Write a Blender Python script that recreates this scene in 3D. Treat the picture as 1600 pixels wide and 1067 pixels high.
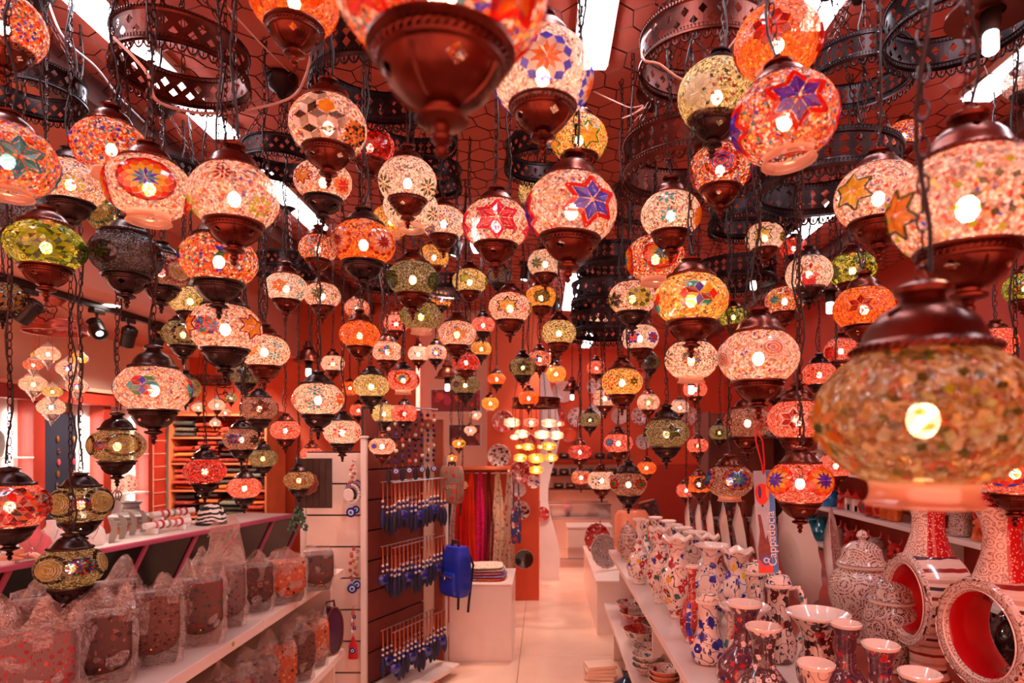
import bpy, bmesh, math, random
from mathutils import Vector, Matrix, noise
random.seed(7)
PI = math.pi
for o in list(bpy.data.objects):
    bpy.data.objects.remove(o, do_unlink=True)
SC = bpy.context.scene
COL = SC.collection
EYE, FPX, VX, VY = 1.6, 1000.0, 850.0, 690.0      # eye height, focal length in pixels, vanishing point


def P(px, py, d):
    """world point seen at photo pixel (px, py) at depth d metres down the shop"""
    return Vector(((px - VX) / FPX * d, d, EYE + (VY - py) / FPX * d))


# ------------------------------------------------------------------ camera, world, exposure
cd = bpy.data.cameras.new('camera')
cam = bpy.data.objects.new('camera', cd)
COL.objects.link(cam)
cam.location = (0, 0, EYE)
cam.rotation_euler = (PI / 2, 0, 0)
cd.sensor_width = 36.0
cd.lens = FPX / 1600 * 36
cd.shift_x = (800 - VX) / 1600
cd.shift_y = (VY - 533.5) / 1600
cd.clip_start = 0.02
cd.dof.use_dof = True
cd.dof.focus_distance = 2.1
cd.dof.aperture_fstop = 3.4
SC.camera = cam
SC.view_settings.view_transform = 'Standard'
SC.view_settings.look = 'None'
SC.view_settings.exposure = 0.42
SC.view_settings.gamma = 1
SC.view_settings.use_curve_mapping = False
SC.cycles.use_adaptive_sampling = True
SC.cycles.adaptive_threshold = 0.05
SC.cycles.max_bounces = 5
SC.cycles.diffuse_bounces = 3
SC.cycles.glossy_bounces = 3
SC.cycles.transmission_bounces = 4
SC.cycles.transparent_max_bounces = 8
SC.cycles.sample_clamp_indirect = 4
SC.cycles.caustics_reflective = False
SC.cycles.caustics_refractive = False
W = bpy.data.worlds.new('world')
SC.world = W
W.use_nodes = True
W.node_tree.nodes['Background'].inputs[0].default_value = (1.0, 0.34, 0.24, 1)   # even salmon ambient fill, added, entering through the open shop front
W.node_tree.nodes['Background'].inputs[1].default_value = 2.1


# ------------------------------------------------------------------ colours and node helpers
def c(h):
    h = h.lstrip('#')
    r = []
    for i in (0, 2, 4):
        v = int(h[i:i + 2], 16) / 255
        r.append(v / 12.92 if v <= 0.04045 else ((v + 0.055) / 1.055) ** 2.4)
    return (*r, 1.0)


class NT:
    def __init__(self, name):
        self.m = bpy.data.materials.new(name)
        self.m.use_nodes = True
        self.t = self.m.node_tree
        self.t.nodes.clear()
        self.out = self.t.nodes.new('ShaderNodeOutputMaterial')

    def n(self, typ, props=None, **ins):
        nd = self.t.nodes.new('ShaderNode' + typ)
        for k, v in (props or {}).items():
            setattr(nd, k, v)
        for k, v in ins.items():
            key = int(k[1:]) if k[0] == 'i' and k[1:].isdigit() else k.replace('_', ' ')
            s = nd.inputs[key]
            if hasattr(v, 'is_output') or isinstance(v, bpy.types.NodeSocket):
                self.t.links.new(v, s)
            else:
                s.default_value = v
        return nd

    def math(self, op, a, b=0.0):
        return self.n('Math', {'operation': op}, i0=a, i1=b).outputs[0]

    def mixc(self, f, a, b):
        nd = self.n('MixRGB', None, i0=f, i1=a, i2=b)
        return nd.outputs[0]

    def ramp(self, f, stops, const=True):
        nd = self.n('ValToRGB', None, i0=f)
        cr = nd.color_ramp
        cr.interpolation = 'CONSTANT' if const else 'LINEAR'
        while len(cr.elements) < len(stops):
            cr.elements.new(0.5)
        for e, (p, col) in zip(cr.elements, stops):
            e.position = p
            e.color = col
        return nd.outputs[0]

    def coord(self, kind='Object', rnd=True, scale=(1, 1, 1)):
        tc = self.n('TexCoord').outputs[kind]
        if rnd:
            oi = self.n('ObjectInfo')
            r = self.math('MULTIPLY', oi.outputs['Random'], 37.0)
            off = self.n('CombineXYZ', None, i0=r, i1=r, i2=r).outputs[0]
            return self.n('Mapping', None, Vector=tc, Location=off, Scale=scale).outputs[0]
        if scale != (1, 1, 1):
            return self.n('Mapping', None, Vector=tc, Scale=scale).outputs[0]
        return tc

    def vor(self, vec, scale, feature='F1', rand=1.0):
        nd = self.n('TexVoronoi', {'feature': feature}, Vector=vec, Scale=scale, Randomness=rand)
        return nd

    def noise(self, vec, scale, detail=3.0):
        return self.n('TexNoise', None, Vector=vec, Scale=scale, Detail=detail).outputs[0]

    def done(self, sh):
        self.t.links.new(sh, self.out.inputs[0])
        return self.m


MATS = {}


def pbr(name, col, rough=0.5, metal=0.0, var=0.12, vscale=6.0, bump=0.0, bscale=60.0, coat=0.0, emit=None, estr=0.0, alpha=None):
    """plain surface with a little procedural colour variation and optional fine relief"""
    if name in MATS:
        return MATS[name]
    k = NT(name)
    v = k.coord('Object', True)
    f = k.noise(v, vscale)
    base = c(col) if isinstance(col, str) else col
    dark = tuple(x * (1 - var) for x in base[:3]) + (1,)
    lite = tuple(min(1, x * (1 + var)) for x in base[:3]) + (1,)
    cc = k.ramp(f, [(0.3, dark), (0.7, lite)], False)
    b = k.n('BsdfPrincipled', None, Base_Color=cc, Roughness=rough, Metallic=metal)
    if coat:
        b.inputs['Coat Weight'].default_value = coat
        b.inputs['Coat Roughness'].default_value = 0.06
    if bump:
        h = k.noise(v, bscale, 4.0)
        k.t.links.new(k.n('Bump', None, Strength=bump, Height=h, Distance=0.01).outputs[0], b.inputs['Normal'])
    if emit:
        b.inputs['Emission Color'].default_value = c(emit) if isinstance(emit, str) else emit
        b.inputs['Emission Strength'].default_value = estr
    MATS[name] = k.done(b.outputs[0])
    return MATS[name]


def emis(name, col, strength):
    if name in MATS:
        return MATS[name]
    k = NT(name)
    MATS[name] = k.done(k.n('Emission', None, Color=c(col), Strength=strength).outputs[0])
    return MATS[name]


def glow_glass(name, colsock_fn, transp=0.18, gloss=0.10, bump=0.25, whiten=0.0):
    """stained glass shell: light of the bulb inside passes through it"""
    if name in MATS:
        return MATS[name]
    k = NT(name)
    col, height = colsock_fn(k)
    tr = k.n('BsdfTranslucent', None, Color=col).outputs[0]
    df = k.n('BsdfDiffuse', None, Color=col).outputs[0]
    s = k.n('MixShader', None, i0=0.28, i1=tr, i2=df).outputs[0]
    tp = k.n('BsdfTransparent', None, Color=k.mixc(whiten, col, (1, .93, .86, 1))).outputs[0]
    if height is not None and whiten > .3:             # some beads are clear, others cloudy
        hv = k.vor(k.coord('Object', True), 34.0).outputs['Color']
        transp = k.math('ADD', k.math('MULTIPLY', k.math('GREATER_THAN', k.n('SeparateColor', None, i0=hv).outputs[2], .62), .46), transp - .18)
    s = k.n('MixShader', None, i0=transp, i1=s, i2=tp).outputs[0]
    gl = k.n('BsdfGlossy', None, Color=(1, 1, 1, 1), Roughness=0.12)
    if height is not None:
        bp = k.n('Bump', None, Strength=bump, Height=height, Distance=0.03).outputs[0]
        k.t.links.new(bp, gl.inputs['Normal'])
    s = k.n('MixShader', None, i0=gloss, i1=s, i2=gl.outputs[0]).outputs[0]
    MATS[name] = k.done(s)
    return MATS[name]


def pal_stops(pal):
    """[(weight, hex), ...] -> constant ramp stops"""
    tot = sum(w for w, _ in pal)
    st, acc = [], 0.0
    for w, h in pal:
        st.append((acc, c(h)))
        acc += w / tot
    return st


def beads(pal, scale, grout, gw=0.05, stretch=(1, 1, 1)):
    def fn(k):
        v = k.coord('Object', True, stretch)
        vo = k.vor(v, scale * (1.3 if scale > 15 else 1))
        f = k.n('SeparateColor', None, i0=vo.outputs['Color']).outputs[0]
        col = k.ramp(f, pal_stops(pal))
        g2 = k.n('SeparateColor', None, i0=vo.outputs['Color']).outputs[1]
        val = k.math('ADD', k.math('MULTIPLY', g2, 0.55), 0.6)
        col = k.n('VectorMath', {'operation': 'SCALE'}, i0=col, Scale=val).outputs[0]
        ed = k.vor(v, scale * (1.3 if scale > 15 else 1), 'DISTANCE_TO_EDGE').outputs['Distance']
        g = k.math('LESS_THAN', ed, gw)
        return k.mixc(g, col, c(grout)), vo.outputs['Distance']
    return fn


GLOBE = {
    'pink':   beads([(11, 'ffe4d4'), (5, 'ffcdb4'), (2.2, 'ff9a5c'), (.8, 'ff5a2a'), (.5, 'c02818'), (.5, '3a4ac8'), (.7, 'ffd070')], 26, 'b4583e', .06),
    'white':  beads([(12, 'fff0e2'), (5, 'ffdcc6'), (1, 'ffb080'), (.5, 'd03020'), (.4, '504848')], 30, 'c8866c', .06),
    'wspeck': beads([(9, 'ffe0cc'), (4, 'ffc2a4'), (1.6, '3a2a28'), (.7, 'c03018'), (.6, 'ff9048')], 30, 'f0c0a4', .03),
    'multi':  beads([(5, 'ff7a28'), (4, 'ff5018'), (3, 'ffb040'), (2.2, 'd81c10'), (1.4, '2a8a98'), (1.2, '3040b8'), (6, 'ffd8bc'), (.8, '401010')], 24, '9c3c22', .055),
    'orange': beads([(6, 'ff7010'), (4, 'ff8c20'), (3, 'f05008'), (1, 'ffb040')], 26, 'b83c0c'),
    'amber':  beads([(6, 'ffb030'), (4, 'ffc658'), (2, 'ff9018'), (1, 'ffe09a')], 22, 'd08020'),
    'red':    beads([(5, 'e82818'), (4, 'c01410'), (2, 'ff5a38'), (2, 'ff9a80'), (.6, '601010')], 24, '801810'),
    'redpk':  beads([(5, 'ff8a70'), (4, 'ff6048'), (3, 'ffb69c'), (2, 'e03024'), (.8, '4a1414')], 28, 'c85844'),
    'cream':  beads([(6, 'f4dc9a'), (4, 'e8c878'), (2, 'ffe8c0'), (1.6, 'b09a38'), (1, '5a6a20')], 28, '907038'),
    'green':  beads([(4, '8a9a18'), (4, 'b8b030'), (3, '5c7810'), (2, 'd8c850'), (1, '385010')], 11, '3c3a14', .03),
    'crackg': beads([(5, 'd8cc98'), (4, 'b8ac70'), (3, '8a8448'), (1.5, 'f4e4b4'), (1, '4c4a24')], 32, '3a3420', .05),
    'crackr': beads([(5, 'e8b4a0'), (4, 'd09480'), (3, 'b87060'), (1.5, 'ffd8c0'), (.8, '702820')], 34, '4c2420', .05),
    'dark':   beads([(5, '8a8080'), (4, '6a5c5c'), (3, 'a89c98'), (2, '503c3c'), (1, '3a2828')], 32, '241818', .06),
    'gold':   beads([(4, 'ffd060'), (4, 'ffb848'), (3, 'ff9430'), (2, 'ffe8a0'), (1, 'd86018'), (.8, '2a7a70')], 28, 'c07828'),
    'ochre':  beads([(5, 'b08848'), (4, 'd0b080'), (3, 'a07038'), (3, 'c8c0a0'), (2, 'd06838'), (1, '6a7020'), (1, 'ffd070')], 18, '9a6a44', .02),
}
TILEC = {'B': '3448ff', 'T': '1cb8cc', 'Y': 'ffd428', 'O': 'ff8010', 'R': 'f01c10', 'D': 'a81010', 'G': '1c9c50', 'L': 'c8d820', 'P': '5434f0',
         'W': 'fff4e8', 'K': '1c1212', 'M': 'f01858', 'A': 'ffa820', 'E': '587024', 'S': 'b8b0a8', 'C': '88d0e0'}


def tile_mat(kk):
    def fn(k):
        v = k.coord('Object', True)
        f = k.noise(v, 9.0, 2.0)
        b = c(TILEC[kk])
        return k.ramp(f, [(0.25, tuple(x * .72 for x in b[:3]) + (1,)), (0.75, tuple(min(1, x * 1.2 + .01) for x in b[:3]) + (1,))], False), f
    return glow_glass('glass_tile_' + kk, fn, 0.46, 0.08, 0.05, 0.1)


def globe_mat(kk):
    return glow_glass('mosaic_glass_' + kk, GLOBE[kk], 0.36, 0.07, 0.5, 0.6)


def clear_glass():
    def fn(k):
        return k.n('RGB').outputs[0], None
    m = glow_glass('rim_glass', fn, 0.52, 0.12)
    for n in m.node_tree.nodes:
        if n.type == 'RGB':
            n.outputs[0].default_value = c('ffd8c0')
    return m


def copper(name, a, b, rough):
    if name in MATS:
        return MATS[name]
    k = NT(name)
    v = k.coord('Object', True)
    f = k.noise(v, 5.0, 4.0)
    col = k.ramp(f, [(0.3, c(a)), (0.72, c(b))], False)
    rg = k.math('ADD', k.math('MULTIPLY', f, 0.25), rough)
    bs = k.n('BsdfPrincipled', None, Base_Color=col, Roughness=rg, Metallic=0.85)
    MATS[name] = k.done(bs.outputs[0])
    return MATS[name]


COPPER = copper('aged_copper', '481a12', '7c3626', 0.17)
PEWTER = copper('dark_pewter', '2a1c1c', '503a38', 0.18)
RINGK = copper('ring_copper', '3a1610', '6a2e22', 0.24)
RINGD = copper('ring_black', '1c1214', '3c2a2a', 0.22)
CHAINM = copper('dark_chain', '2e1814', '543430', 0.28)
BLACKM = pbr('black_cord', '1c1214', 0.5)
BULB = emis('lamp_bulb', 'ffd4b4', 52.0)
BULBD = emis('lamp_bulb_dim', 'ffc490', 20.0)
BULBW = emis('white_bulb', 'ffeede', 9.0)
TUBE = emis('tube_light', 'f2f4ff', 15.0)
RIMG = clear_glass()


# ------------------------------------------------------------------ mesh helpers
class MB:
    def __init__(s):
        s.v, s.f, s.m = [], [], []

    def add(s, V, F, mi=0):
        o = len(s.v)
        s.v += [tuple(x) for x in V]
        s.f += [tuple(i + o for i in f) for f in F]
        s.m += [mi] * len(F)
        return s

    def box(s, x0, x1, y0, y1, z0, z1, mi=0, b=0.0):
        if b <= 0:
            V = [(x, y, z) for z in (z0, z1) for y in (y0, y1) for x in (x0, x1)]
            F = [(0, 2, 3, 1), (4, 5, 7, 6), (0, 1, 5, 4), (1, 3, 7, 5), (3, 2, 6, 7), (2, 0, 4, 6)]
            return s.add(V, F, mi)
        bm = bmesh.new()
        bmesh.ops.create_cube(bm, size=1.0)
        for v in bm.verts:
            v.co = Vector(((x0 + x1) / 2 + v.co.x * (x1 - x0), (y0 + y1) / 2 + v.co.y * (y1 - y0), (z0 + z1) / 2 + v.co.z * (z1 - z0)))
        bmesh.ops.bevel(bm, geom=list(bm.edges), offset=min(b, .45 * min(x1 - x0, y1 - y0, z1 - z0)), segments=2, affect='EDGES', profile=.5)
        return s.addbm(bm, mi)

    def addbm(s, bm, mi=0):
        bm.verts.index_update()
        V = [tuple(v.co) for v in bm.verts]
        F = [tuple(v.index for v in f.verts) for f in bm.faces]
        bm.free()
        return s.add(V, F, mi)

    def lathe(s, prof, n=24, mi=0, cx=0.0, cy=0.0, holes=(), closed=False):
        """surface of revolution; holes = [(row, first column, step)] cuts diamond openings"""
        V, rows = [], []
        for r, z in prof:
            if r < 1e-6:
                rows.append([len(V)] * n)
                V.append((cx, cy, z))
            else:
                rows.append([len(V) + i for i in range(n)])
                V += [(cx + r * math.cos(2 * PI * i / n), cy + r * math.sin(2 * PI * i / n), z) for i in range(n)]
        skip = set()
        extra = []
        for row, c0, st in holes:
            for j in range(c0, n, st):
                for a in (-1, 0):
                    for bb in (-1, 0):
                        skip.add((row + a, (j + bb) % n))
                u, d = rows[row + 1], rows[row - 1]
                mrow = rows[row]
                jl, jr = (j - 1) % n, (j + 1) % n
                extra += [(d[jl], d[j], mrow[jl]), (d[j], d[jr], mrow[jr]), (mrow[jr], u[jr], u[j]), (mrow[jl], u[j], u[jl])]
        F = []
        for i in range(len(rows) - 1 + (1 if closed else 0)):
            a, b = rows[i], rows[(i + 1) % len(rows)]
            for j in range(n):
                if (i, j) in skip:
                    continue
                k = (j + 1) % n
                q = [a[j], a[k], b[k], b[j]]
                q = list(dict.fromkeys(q))
                if len(q) > 2:
                    F.append(tuple(q))
        return s.add(V, F + extra, mi)

    def tube(s, pts, r, n=6, mi=0, closed=False, caps=True):
        pts = [Vector(p) for p in pts]
        rr = r if isinstance(r, (list, tuple)) else [r] * len(pts)
        V = []
        up0 = None
        N = len(pts)
        for i, p in enumerate(pts):
            if closed:
                t = pts[(i + 1) % N] - pts[i - 1]
            else:
                t = pts[min(i + 1, N - 1)] - pts[max(i - 1, 0)]
            t = t.normalized() if t.length > 1e-9 else Vector((0, 0, 1))
            if up0 is None:
                up0 = Vector((0, 0, 1)) if abs(t.z) < .9 else Vector((1, 0, 0))
            a = t.cross(up0)
            if a.length < 1e-4:
                a = t.cross(Vector((0.3, 1, 0.2)))
            a.normalize()
            b = t.cross(a)
            up0 = -b if up0.dot(-b) > 0 else b
            a = t.cross(up0).normalized()
            b = a.cross(t)
            for j in range(n):
                an = 2 * PI * j / n
                V.append(p + (a * math.cos(an) + b * math.sin(an)) * rr[i])
        F = []
        for i in range(N if closed else N - 1):
            i2 = (i + 1) % N
            for j in range(n):
                k = (j + 1) % n
                F.append((i * n + j, i * n + k, i2 * n + k, i2 * n + j))
        if caps and not closed:
            F.append(tuple(range(n)))
            F.append(tuple((N - 1) * n + j for j in reversed(range(n))))
        return s.add(V, F, mi)

    def prism(s, poly, axis_fn, mi=0):
        """poly: 2-D points; axis_fn(u, v, w) -> 3-D with w in {0,1}"""
        n = len(poly)
        V = [axis_fn(u, v, 0) for u, v in poly] + [axis_fn(u, v, 1) for u, v in poly]
        F = [tuple(reversed(range(n))), tuple(range(n, 2 * n))]
        F += [(i, (i + 1) % n, n + (i + 1) % n, n + i) for i in range(n)]
        return s.add(V, F, mi)

    def sphere(s, cx, cy, cz, rx, ry, rz, n=12, m=8, mi=0):
        prof = [(math.sin(PI * i / m), -math.cos(PI * i / m)) for i in range(m + 1)]
        prof[0] = (0, -1)
        prof[-1] = (0, 1)
        t = MB().lathe(prof, n)
        return s.add([(cx + x * rx, cy + y * ry, cz + z * rz) for x, y, z in t.v], t.f, mi)

    def xf(s, M):
        s.v = [tuple(M @ Vector(p)) for p in s.v]
        return s

    def mesh(s, name, mats, smooth=True, angle=None):
        me = bpy.data.meshes.new(name)
        me.from_pydata(s.v, [], s.f)
        if not isinstance(mats, (list, tuple)):
            mats = [mats]
        for m in mats:
            me.materials.append(m)
        if len(mats) > 1:
            me.polygons.foreach_set('material_index', s.m)
        if smooth:
            me.polygons.foreach_set('use_smooth', [True] * len(me.polygons))
            if angle is not None:
                try:
                    me.set_sharp_from_angle(angle=angle)
                except Exception:
                    pass
        me.update()
        return me

    def obj(s, name, mats, parent=None, loc=(0, 0, 0), rot=(0, 0, 0), smooth=True, angle=0.6):
        return link(name, s.mesh(name, mats, smooth, angle), parent, loc, rot)


def link(name, me, parent=None, loc=(0, 0, 0), rot=(0, 0, 0), scale=(1, 1, 1)):
    o = bpy.data.objects.new(name, me)
    COL.objects.link(o)
    o.location = loc
    o.rotation_euler = rot
    o.scale = scale
    if parent is not None:
        o.parent = parent
    return o


def tag(o, label, cat, group=None, kind=None):
    if label:
        o['label'] = label
    if cat:
        o['category'] = cat
    if group:
        o['group'] = group
    if kind:
        o['kind'] = kind
    return o


def thing(name, label, cat, loc=(0, 0, 0), rz=0.0, group=None, scale=1.0):
    o = bpy.data.objects.new(name, None)
    COL.objects.link(o)
    o.empty_display_size = .02
    o.location = loc
    o.rotation_euler = (0, 0, rz)
    o.scale = (scale,) * 3
    return tag(o, label, cat, group)


def struct(o):
    o['kind'] = 'structure'
    return o


def arc(p0, p1, sag, n=10):
    p0, p1 = Vector(p0), Vector(p1)
    return [p0.lerp(p1, i / n) + Vector((0, 0, -sag * 4 * (i / n) * (1 - i / n))) for i in range(n + 1)]
# ------------------------------------------------------------------ big lights: fluorescent battens on the ceiling
CEIL = 3.0
WHITEP = pbr('white_paint', 'e8dcd4', 0.45, var=.04)


def batten(x, y0, y1, label):
    t = thing('ceiling_batten_light', label, 'ceiling light', (x, (y0 + y1) / 2, CEIL), group='fluorescent battens')
    L = (y1 - y0) / 2
    MB().box(-.065, .065, -L, L, -.035, -.002, b=.006).obj('housing', WHITEP, t)
    MB().box(-.056, .056, -L + .01, L - .01, -.05, -.036, b=.01).obj('diffuser', TUBE, t)


batten(-1.42, 0.7, 2.87, 'white ceiling batten seen through the copper ring, nearest on the left side')
batten(-1.44, 3.2, 4.10, 'white ceiling batten farther back on the left side, half hidden by lamps')
batten(0.17, 0.9, 2.34, 'white ceiling batten in the middle above the blue flower lamp')
batten(0.87, 0.7, 2.12, 'white ceiling batten above the orange lamp, second from the right wall')
batten(1.72, 0.9, 2.56, 'white ceiling batten nearest the right wall at the picture edge')
batten(1.68, 3.55, 4.28, 'short white ceiling batten far back on the right side')
batten(-0.45, 3.9, 4.6, 'white ceiling batten deep in the shop centre above the lamps')

batten(0.25, 5.2, 6.6, 'added unseen white ceiling batten deep in the shop above the aisle')  # hidden batten added to lift the light over the aisle
batten(1.35, 5.4, 6.9, 'added unseen white ceiling batten deep in the shop above the pottery')  # another hidden batten added as fill for the deep right side
batten(0.6, 8.0, 9.2, 'added unseen white ceiling batten at the very back of the shop')  # added out of sight to brighten the back end

# ------------------------------------------------------------------ the room
PLASTER = pbr('red_plaster', 'c25a48', 0.85, var=.10, vscale=1.6, bump=.15, bscale=25)
PLASTER2 = pbr('salmon_plaster', 'dc8a74', 0.85, var=.06, vscale=1.6)
CREAM = pbr('cream_paint', 'f2cdb4', 0.7, var=.05, vscale=2)
ORANGE = pbr('orange_paint', 'd4522a', 0.65, var=.08, vscale=1.5)
REDW = pbr('red_orange_paint', 'b03a22', 0.65, var=.1, vscale=1.5)
WOODM = pbr('red_brown_wood', '8a3a20', 0.45, var=.25, vscale=5, bump=.2, bscale=30)
DARKW = pbr('dark_beam_wood', '5a2a20', 0.6, var=.3, vscale=4, bump=.3, bscale=18)
SHELFW = pbr('white_shelf', 'f0d8cc', 0.28, var=.04, coat=.3)
BLACKG = pbr('black_glass', '0c0708', 0.12, var=.1, coat=.4)
GREYM = pbr('grey_metal', 'b8a8a4', 0.3, 0.8)
CHROME = pbr('chrome', 'd0c4c0', 0.15, 1.0, var=.03)
FLOORM = pbr('floor_tile', 'e8bfa6', 0.22, var=.08, vscale=2.5, coat=.2)
GROUT = pbr('floor_grout', 'a87f6c', 0.8)

fl = struct(MB().box(-3.8, 2.85, -1.2, 10.0, -.10, -.008).obj('floor', GROUT, smooth=False))
for i in range(-1, 2):
    for j in range(12):
        x0, y0 = -1.0 + i * .8 + .02, 1.2 + j * .72
        MB().box(x0 + .002, x0 + .798, y0 + .002, y0 + .718, -.008, 0.0, b=.003).obj('tile', FLOORM, fl, smooth=False)
struct(MB().box(-1.75, 2.85, -1.2, 10.0, CEIL, CEIL + .08).obj('ceiling', PLASTER, smooth=False))
struct(MB().box(-2.52, -1.752, -1.2, 10.0, CEIL, CEIL + .08).obj('ceiling_side', PLASTER2, smooth=False))
struct(MB().box(-2.60, -2.50, -1.2, 6.5, 2.45, CEIL - .002).obj('wall_soffit', PLASTER2, smooth=False))
struct(MB().box(-3.80, -2.602, -1.2, 6.5, 2.45, 2.53).obj('ceiling_left', PLASTER2, smooth=False))
struct(MB().box(-3.80, -3.60, -1.2, 6.5, 0, 2.448).obj('wall_left', CREAM, smooth=False))
struct(MB().box(-3.80, -1.32, 6.502, 6.60, 0, CEIL - .002).obj('wall_textile', ORANGE, smooth=False))
struct(MB().box(-1.318, -.575, 6.80, 6.88, 0, CEIL - .002).obj('wall_poster', CREAM, smooth=False))
struct(MB().box(-.572, -.05, 6.45, 6.62, 0, CEIL - .002).obj('wall_plates', ORANGE, smooth=False))
wb = struct(MB().box(-1.3, 2.85, 9.80, 9.95, 1.25, CEIL - .002).obj('wall_back', ORANGE, smooth=False))
struct(MB().box(-1.3, 1.25, 9.78, 9.95, 0, 1.248).obj('wall_back_lower', CREAM, smooth=False))
struct(MB().box(1.252, 2.85, 9.78, 9.95, 0, 1.248).obj('wall_back_corner', REDW, smooth=False))
struct(MB().box(2.75, 2.85, -1.2, 9.77, 0, CEIL - .002).obj('wall_right', REDW, smooth=False))
struct(MB().box(-1.86, -1.72, -1.2, 9.7, CEIL - .11, CEIL - .003, b=.01).obj('ceiling_beam', DARKW))
struct(MB().box(2.0, 2.12, 2.2, 9.7, CEIL - .10, CEIL - .003, b=.01).obj('ceiling_beam', DARKW))

# wavy white partition edge beside the plate wall
pts = [(0, 0)]
for i in range(25):
    z = i / 24 * 2.4
    pts.append((.16 + .07 * math.sin(z * 4.2 + .6), z))
pts.append((0, 2.4))
struct(MB().prism(pts, lambda u, v, w: (u, w * .05, v)).obj('wall_wavy', WHITEP, None, (-.045, 7.4, 0), smooth=False))

# hexagonal wire netting stretched under the ceiling
def netting():
    V, F = [], []
    pw, ph = .118, .074
    nx, ny = int(4.5 / pw), int(7.2 / (ph * 1.5))
    m = MB()
    idx = {}

    def vert(x, y):
        k = (round(x, 3), round(y, 3))
        if k not in idx:
            s = Vector((x * 5, y * 5, 0))
            idx[k] = (x + .022 * noise.noise(s * 1.7), y + .022 * noise.noise(s * 1.7 + Vector((9, 3, 1))), CEIL - .028 + .022 * noise.noise(s * .5))
        return idx[k]
    done = set()
    for i in range(nx):
        for j in range(ny):
            cx = -1.66 + i * pw + (j % 2) * pw / 2
            cy = .75 + j * ph * 1.5
            if cx > 2.7:
                continue
            c6 = [(cx + dx, cy + dy) for dx, dy in ((0, -ph), (pw / 2, -ph / 2), (pw / 2, ph / 2), (0, ph), (-pw / 2, ph / 2), (-pw / 2, -ph / 2))]
            for a in range(6):
                p, q = c6[a], c6[(a + 1) % 6]
                key = tuple(sorted(((round(p[0], 3), round(p[1], 3)), (round(q[0], 3), round(q[1], 3)))))
                if key in done:
                    continue
                done.add(key)
                A, B = Vector(vert(*p)), Vector(vert(*q))
                t = (B - A).normalized()
                s = t.cross(Vector((0, 0, 1)))
                r = .0026 if a in (0, 3, 1, 4) else .0019
                o = len(V)
                for Q in (A, B):
                    V.extend([Q + s * r, Q - s * r, Q + Vector((0, 0, -r * 1.6))])
                F.extend([(o, o + 1, o + 4, o + 3), (o + 1, o + 2, o + 5, o + 4), (o + 2, o, o + 3, o + 5)])
    m.add(V, F)
    o = m.obj('wire_netting', copper('rusty_wire', '3a1c18', '6a382e', .4), None, smooth=False)
    tag(o, 'rusty hexagonal wire netting stretched below the red ceiling', 'wire netting', kind='stuff')


netting()

# loose cables below the ceiling
CABLE = pbr('pale_cable', 'e0a494', 0.5)
CABLE2 = pbr('grey_cable', 'b8b4b8', 0.45)


def cable(pts, r, m, label):
    P3 = [P(*p) for p in pts]
    out = []
    for i in range(len(P3) - 1):
        a, b = P3[max(i - 1, 0)], P3[i]
        cc, d = P3[i + 1], P3[min(i + 2, len(P3) - 1)]
        for k in range(6):
            t = k / 6
            out.append(.5 * ((2 * b) + (-a + cc) * t + (2 * a - 5 * b + 4 * cc - d) * t * t + (-a + 3 * b - 3 * cc + d) * t ** 3))
    out.append(P3[-1])
    tag(MB().tube(out, r, 6).obj('ceiling_cable', m), label, 'cable')


cable([(75, 2, 1.96), (100, 60, 2.0), (150, 105, 2.2), (185, 150, 2.4), (225, 190, 2.6)], .0035, CABLE2, 'pale grey cable running along the dark beam beside the ring')
cable([(175, -5, 1.9), (178, 22, 1.9), (172, 50, 1.72), (205, 85, 1.62), (232, 118, 1.60), (243, 155, 1.62), (285, 172, 1.75), (335, 177, 1.9), (395, 170, 2.1), (455, 152, 2.2), (478, 118, 2.1), (492, 60, 2.0), (520, 10, 1.95)], .0042, CABLE, 'salmon cable looping in front of the copper ring')
cable([(345, 0, 2.0), (400, 60, 2.1), (450, 110, 2.4), (480, 140, 2.6)], .003, CABLE, 'thin red cable sagging beside the orange lamp')
cable([(1190, 0, 2.0), (1150, 60, 1.75), (1110, 108, 1.7), (1070, 125, 1.66), (1030, 100, 1.62), (1005, 92, 1.6), (1008, 60, 1.68), (1040, 20, 1.85), (1052, -5, 1.95)], .003, CABLE, 'pale cable wound around the large pierced ring')
cable([(928, 143, 2.5), (960, 158, 2.4), (985, 168, 2.38), (1005, 165, 2.38), (990, 178, 2.38), (972, 185, 2.38), (985, 180, 2.38), (1008, 168, 2.38)], .0028, CABLE, 'tangled loose wire end dangling beside the middle batten')
cable([(975, 290, 2.9), (970, 250, 2.75), (985, 200, 2.5), (1000, 180, 2.4)], .0026, CABLE, 'thin pale wire hanging behind the blue star lamp')
cable([(1215, 92, 2.0), (1185, 125, 2.05), (1170, 150, 2.1)], .0026, CABLE, 'short red wire between two orange lamps')
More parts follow.
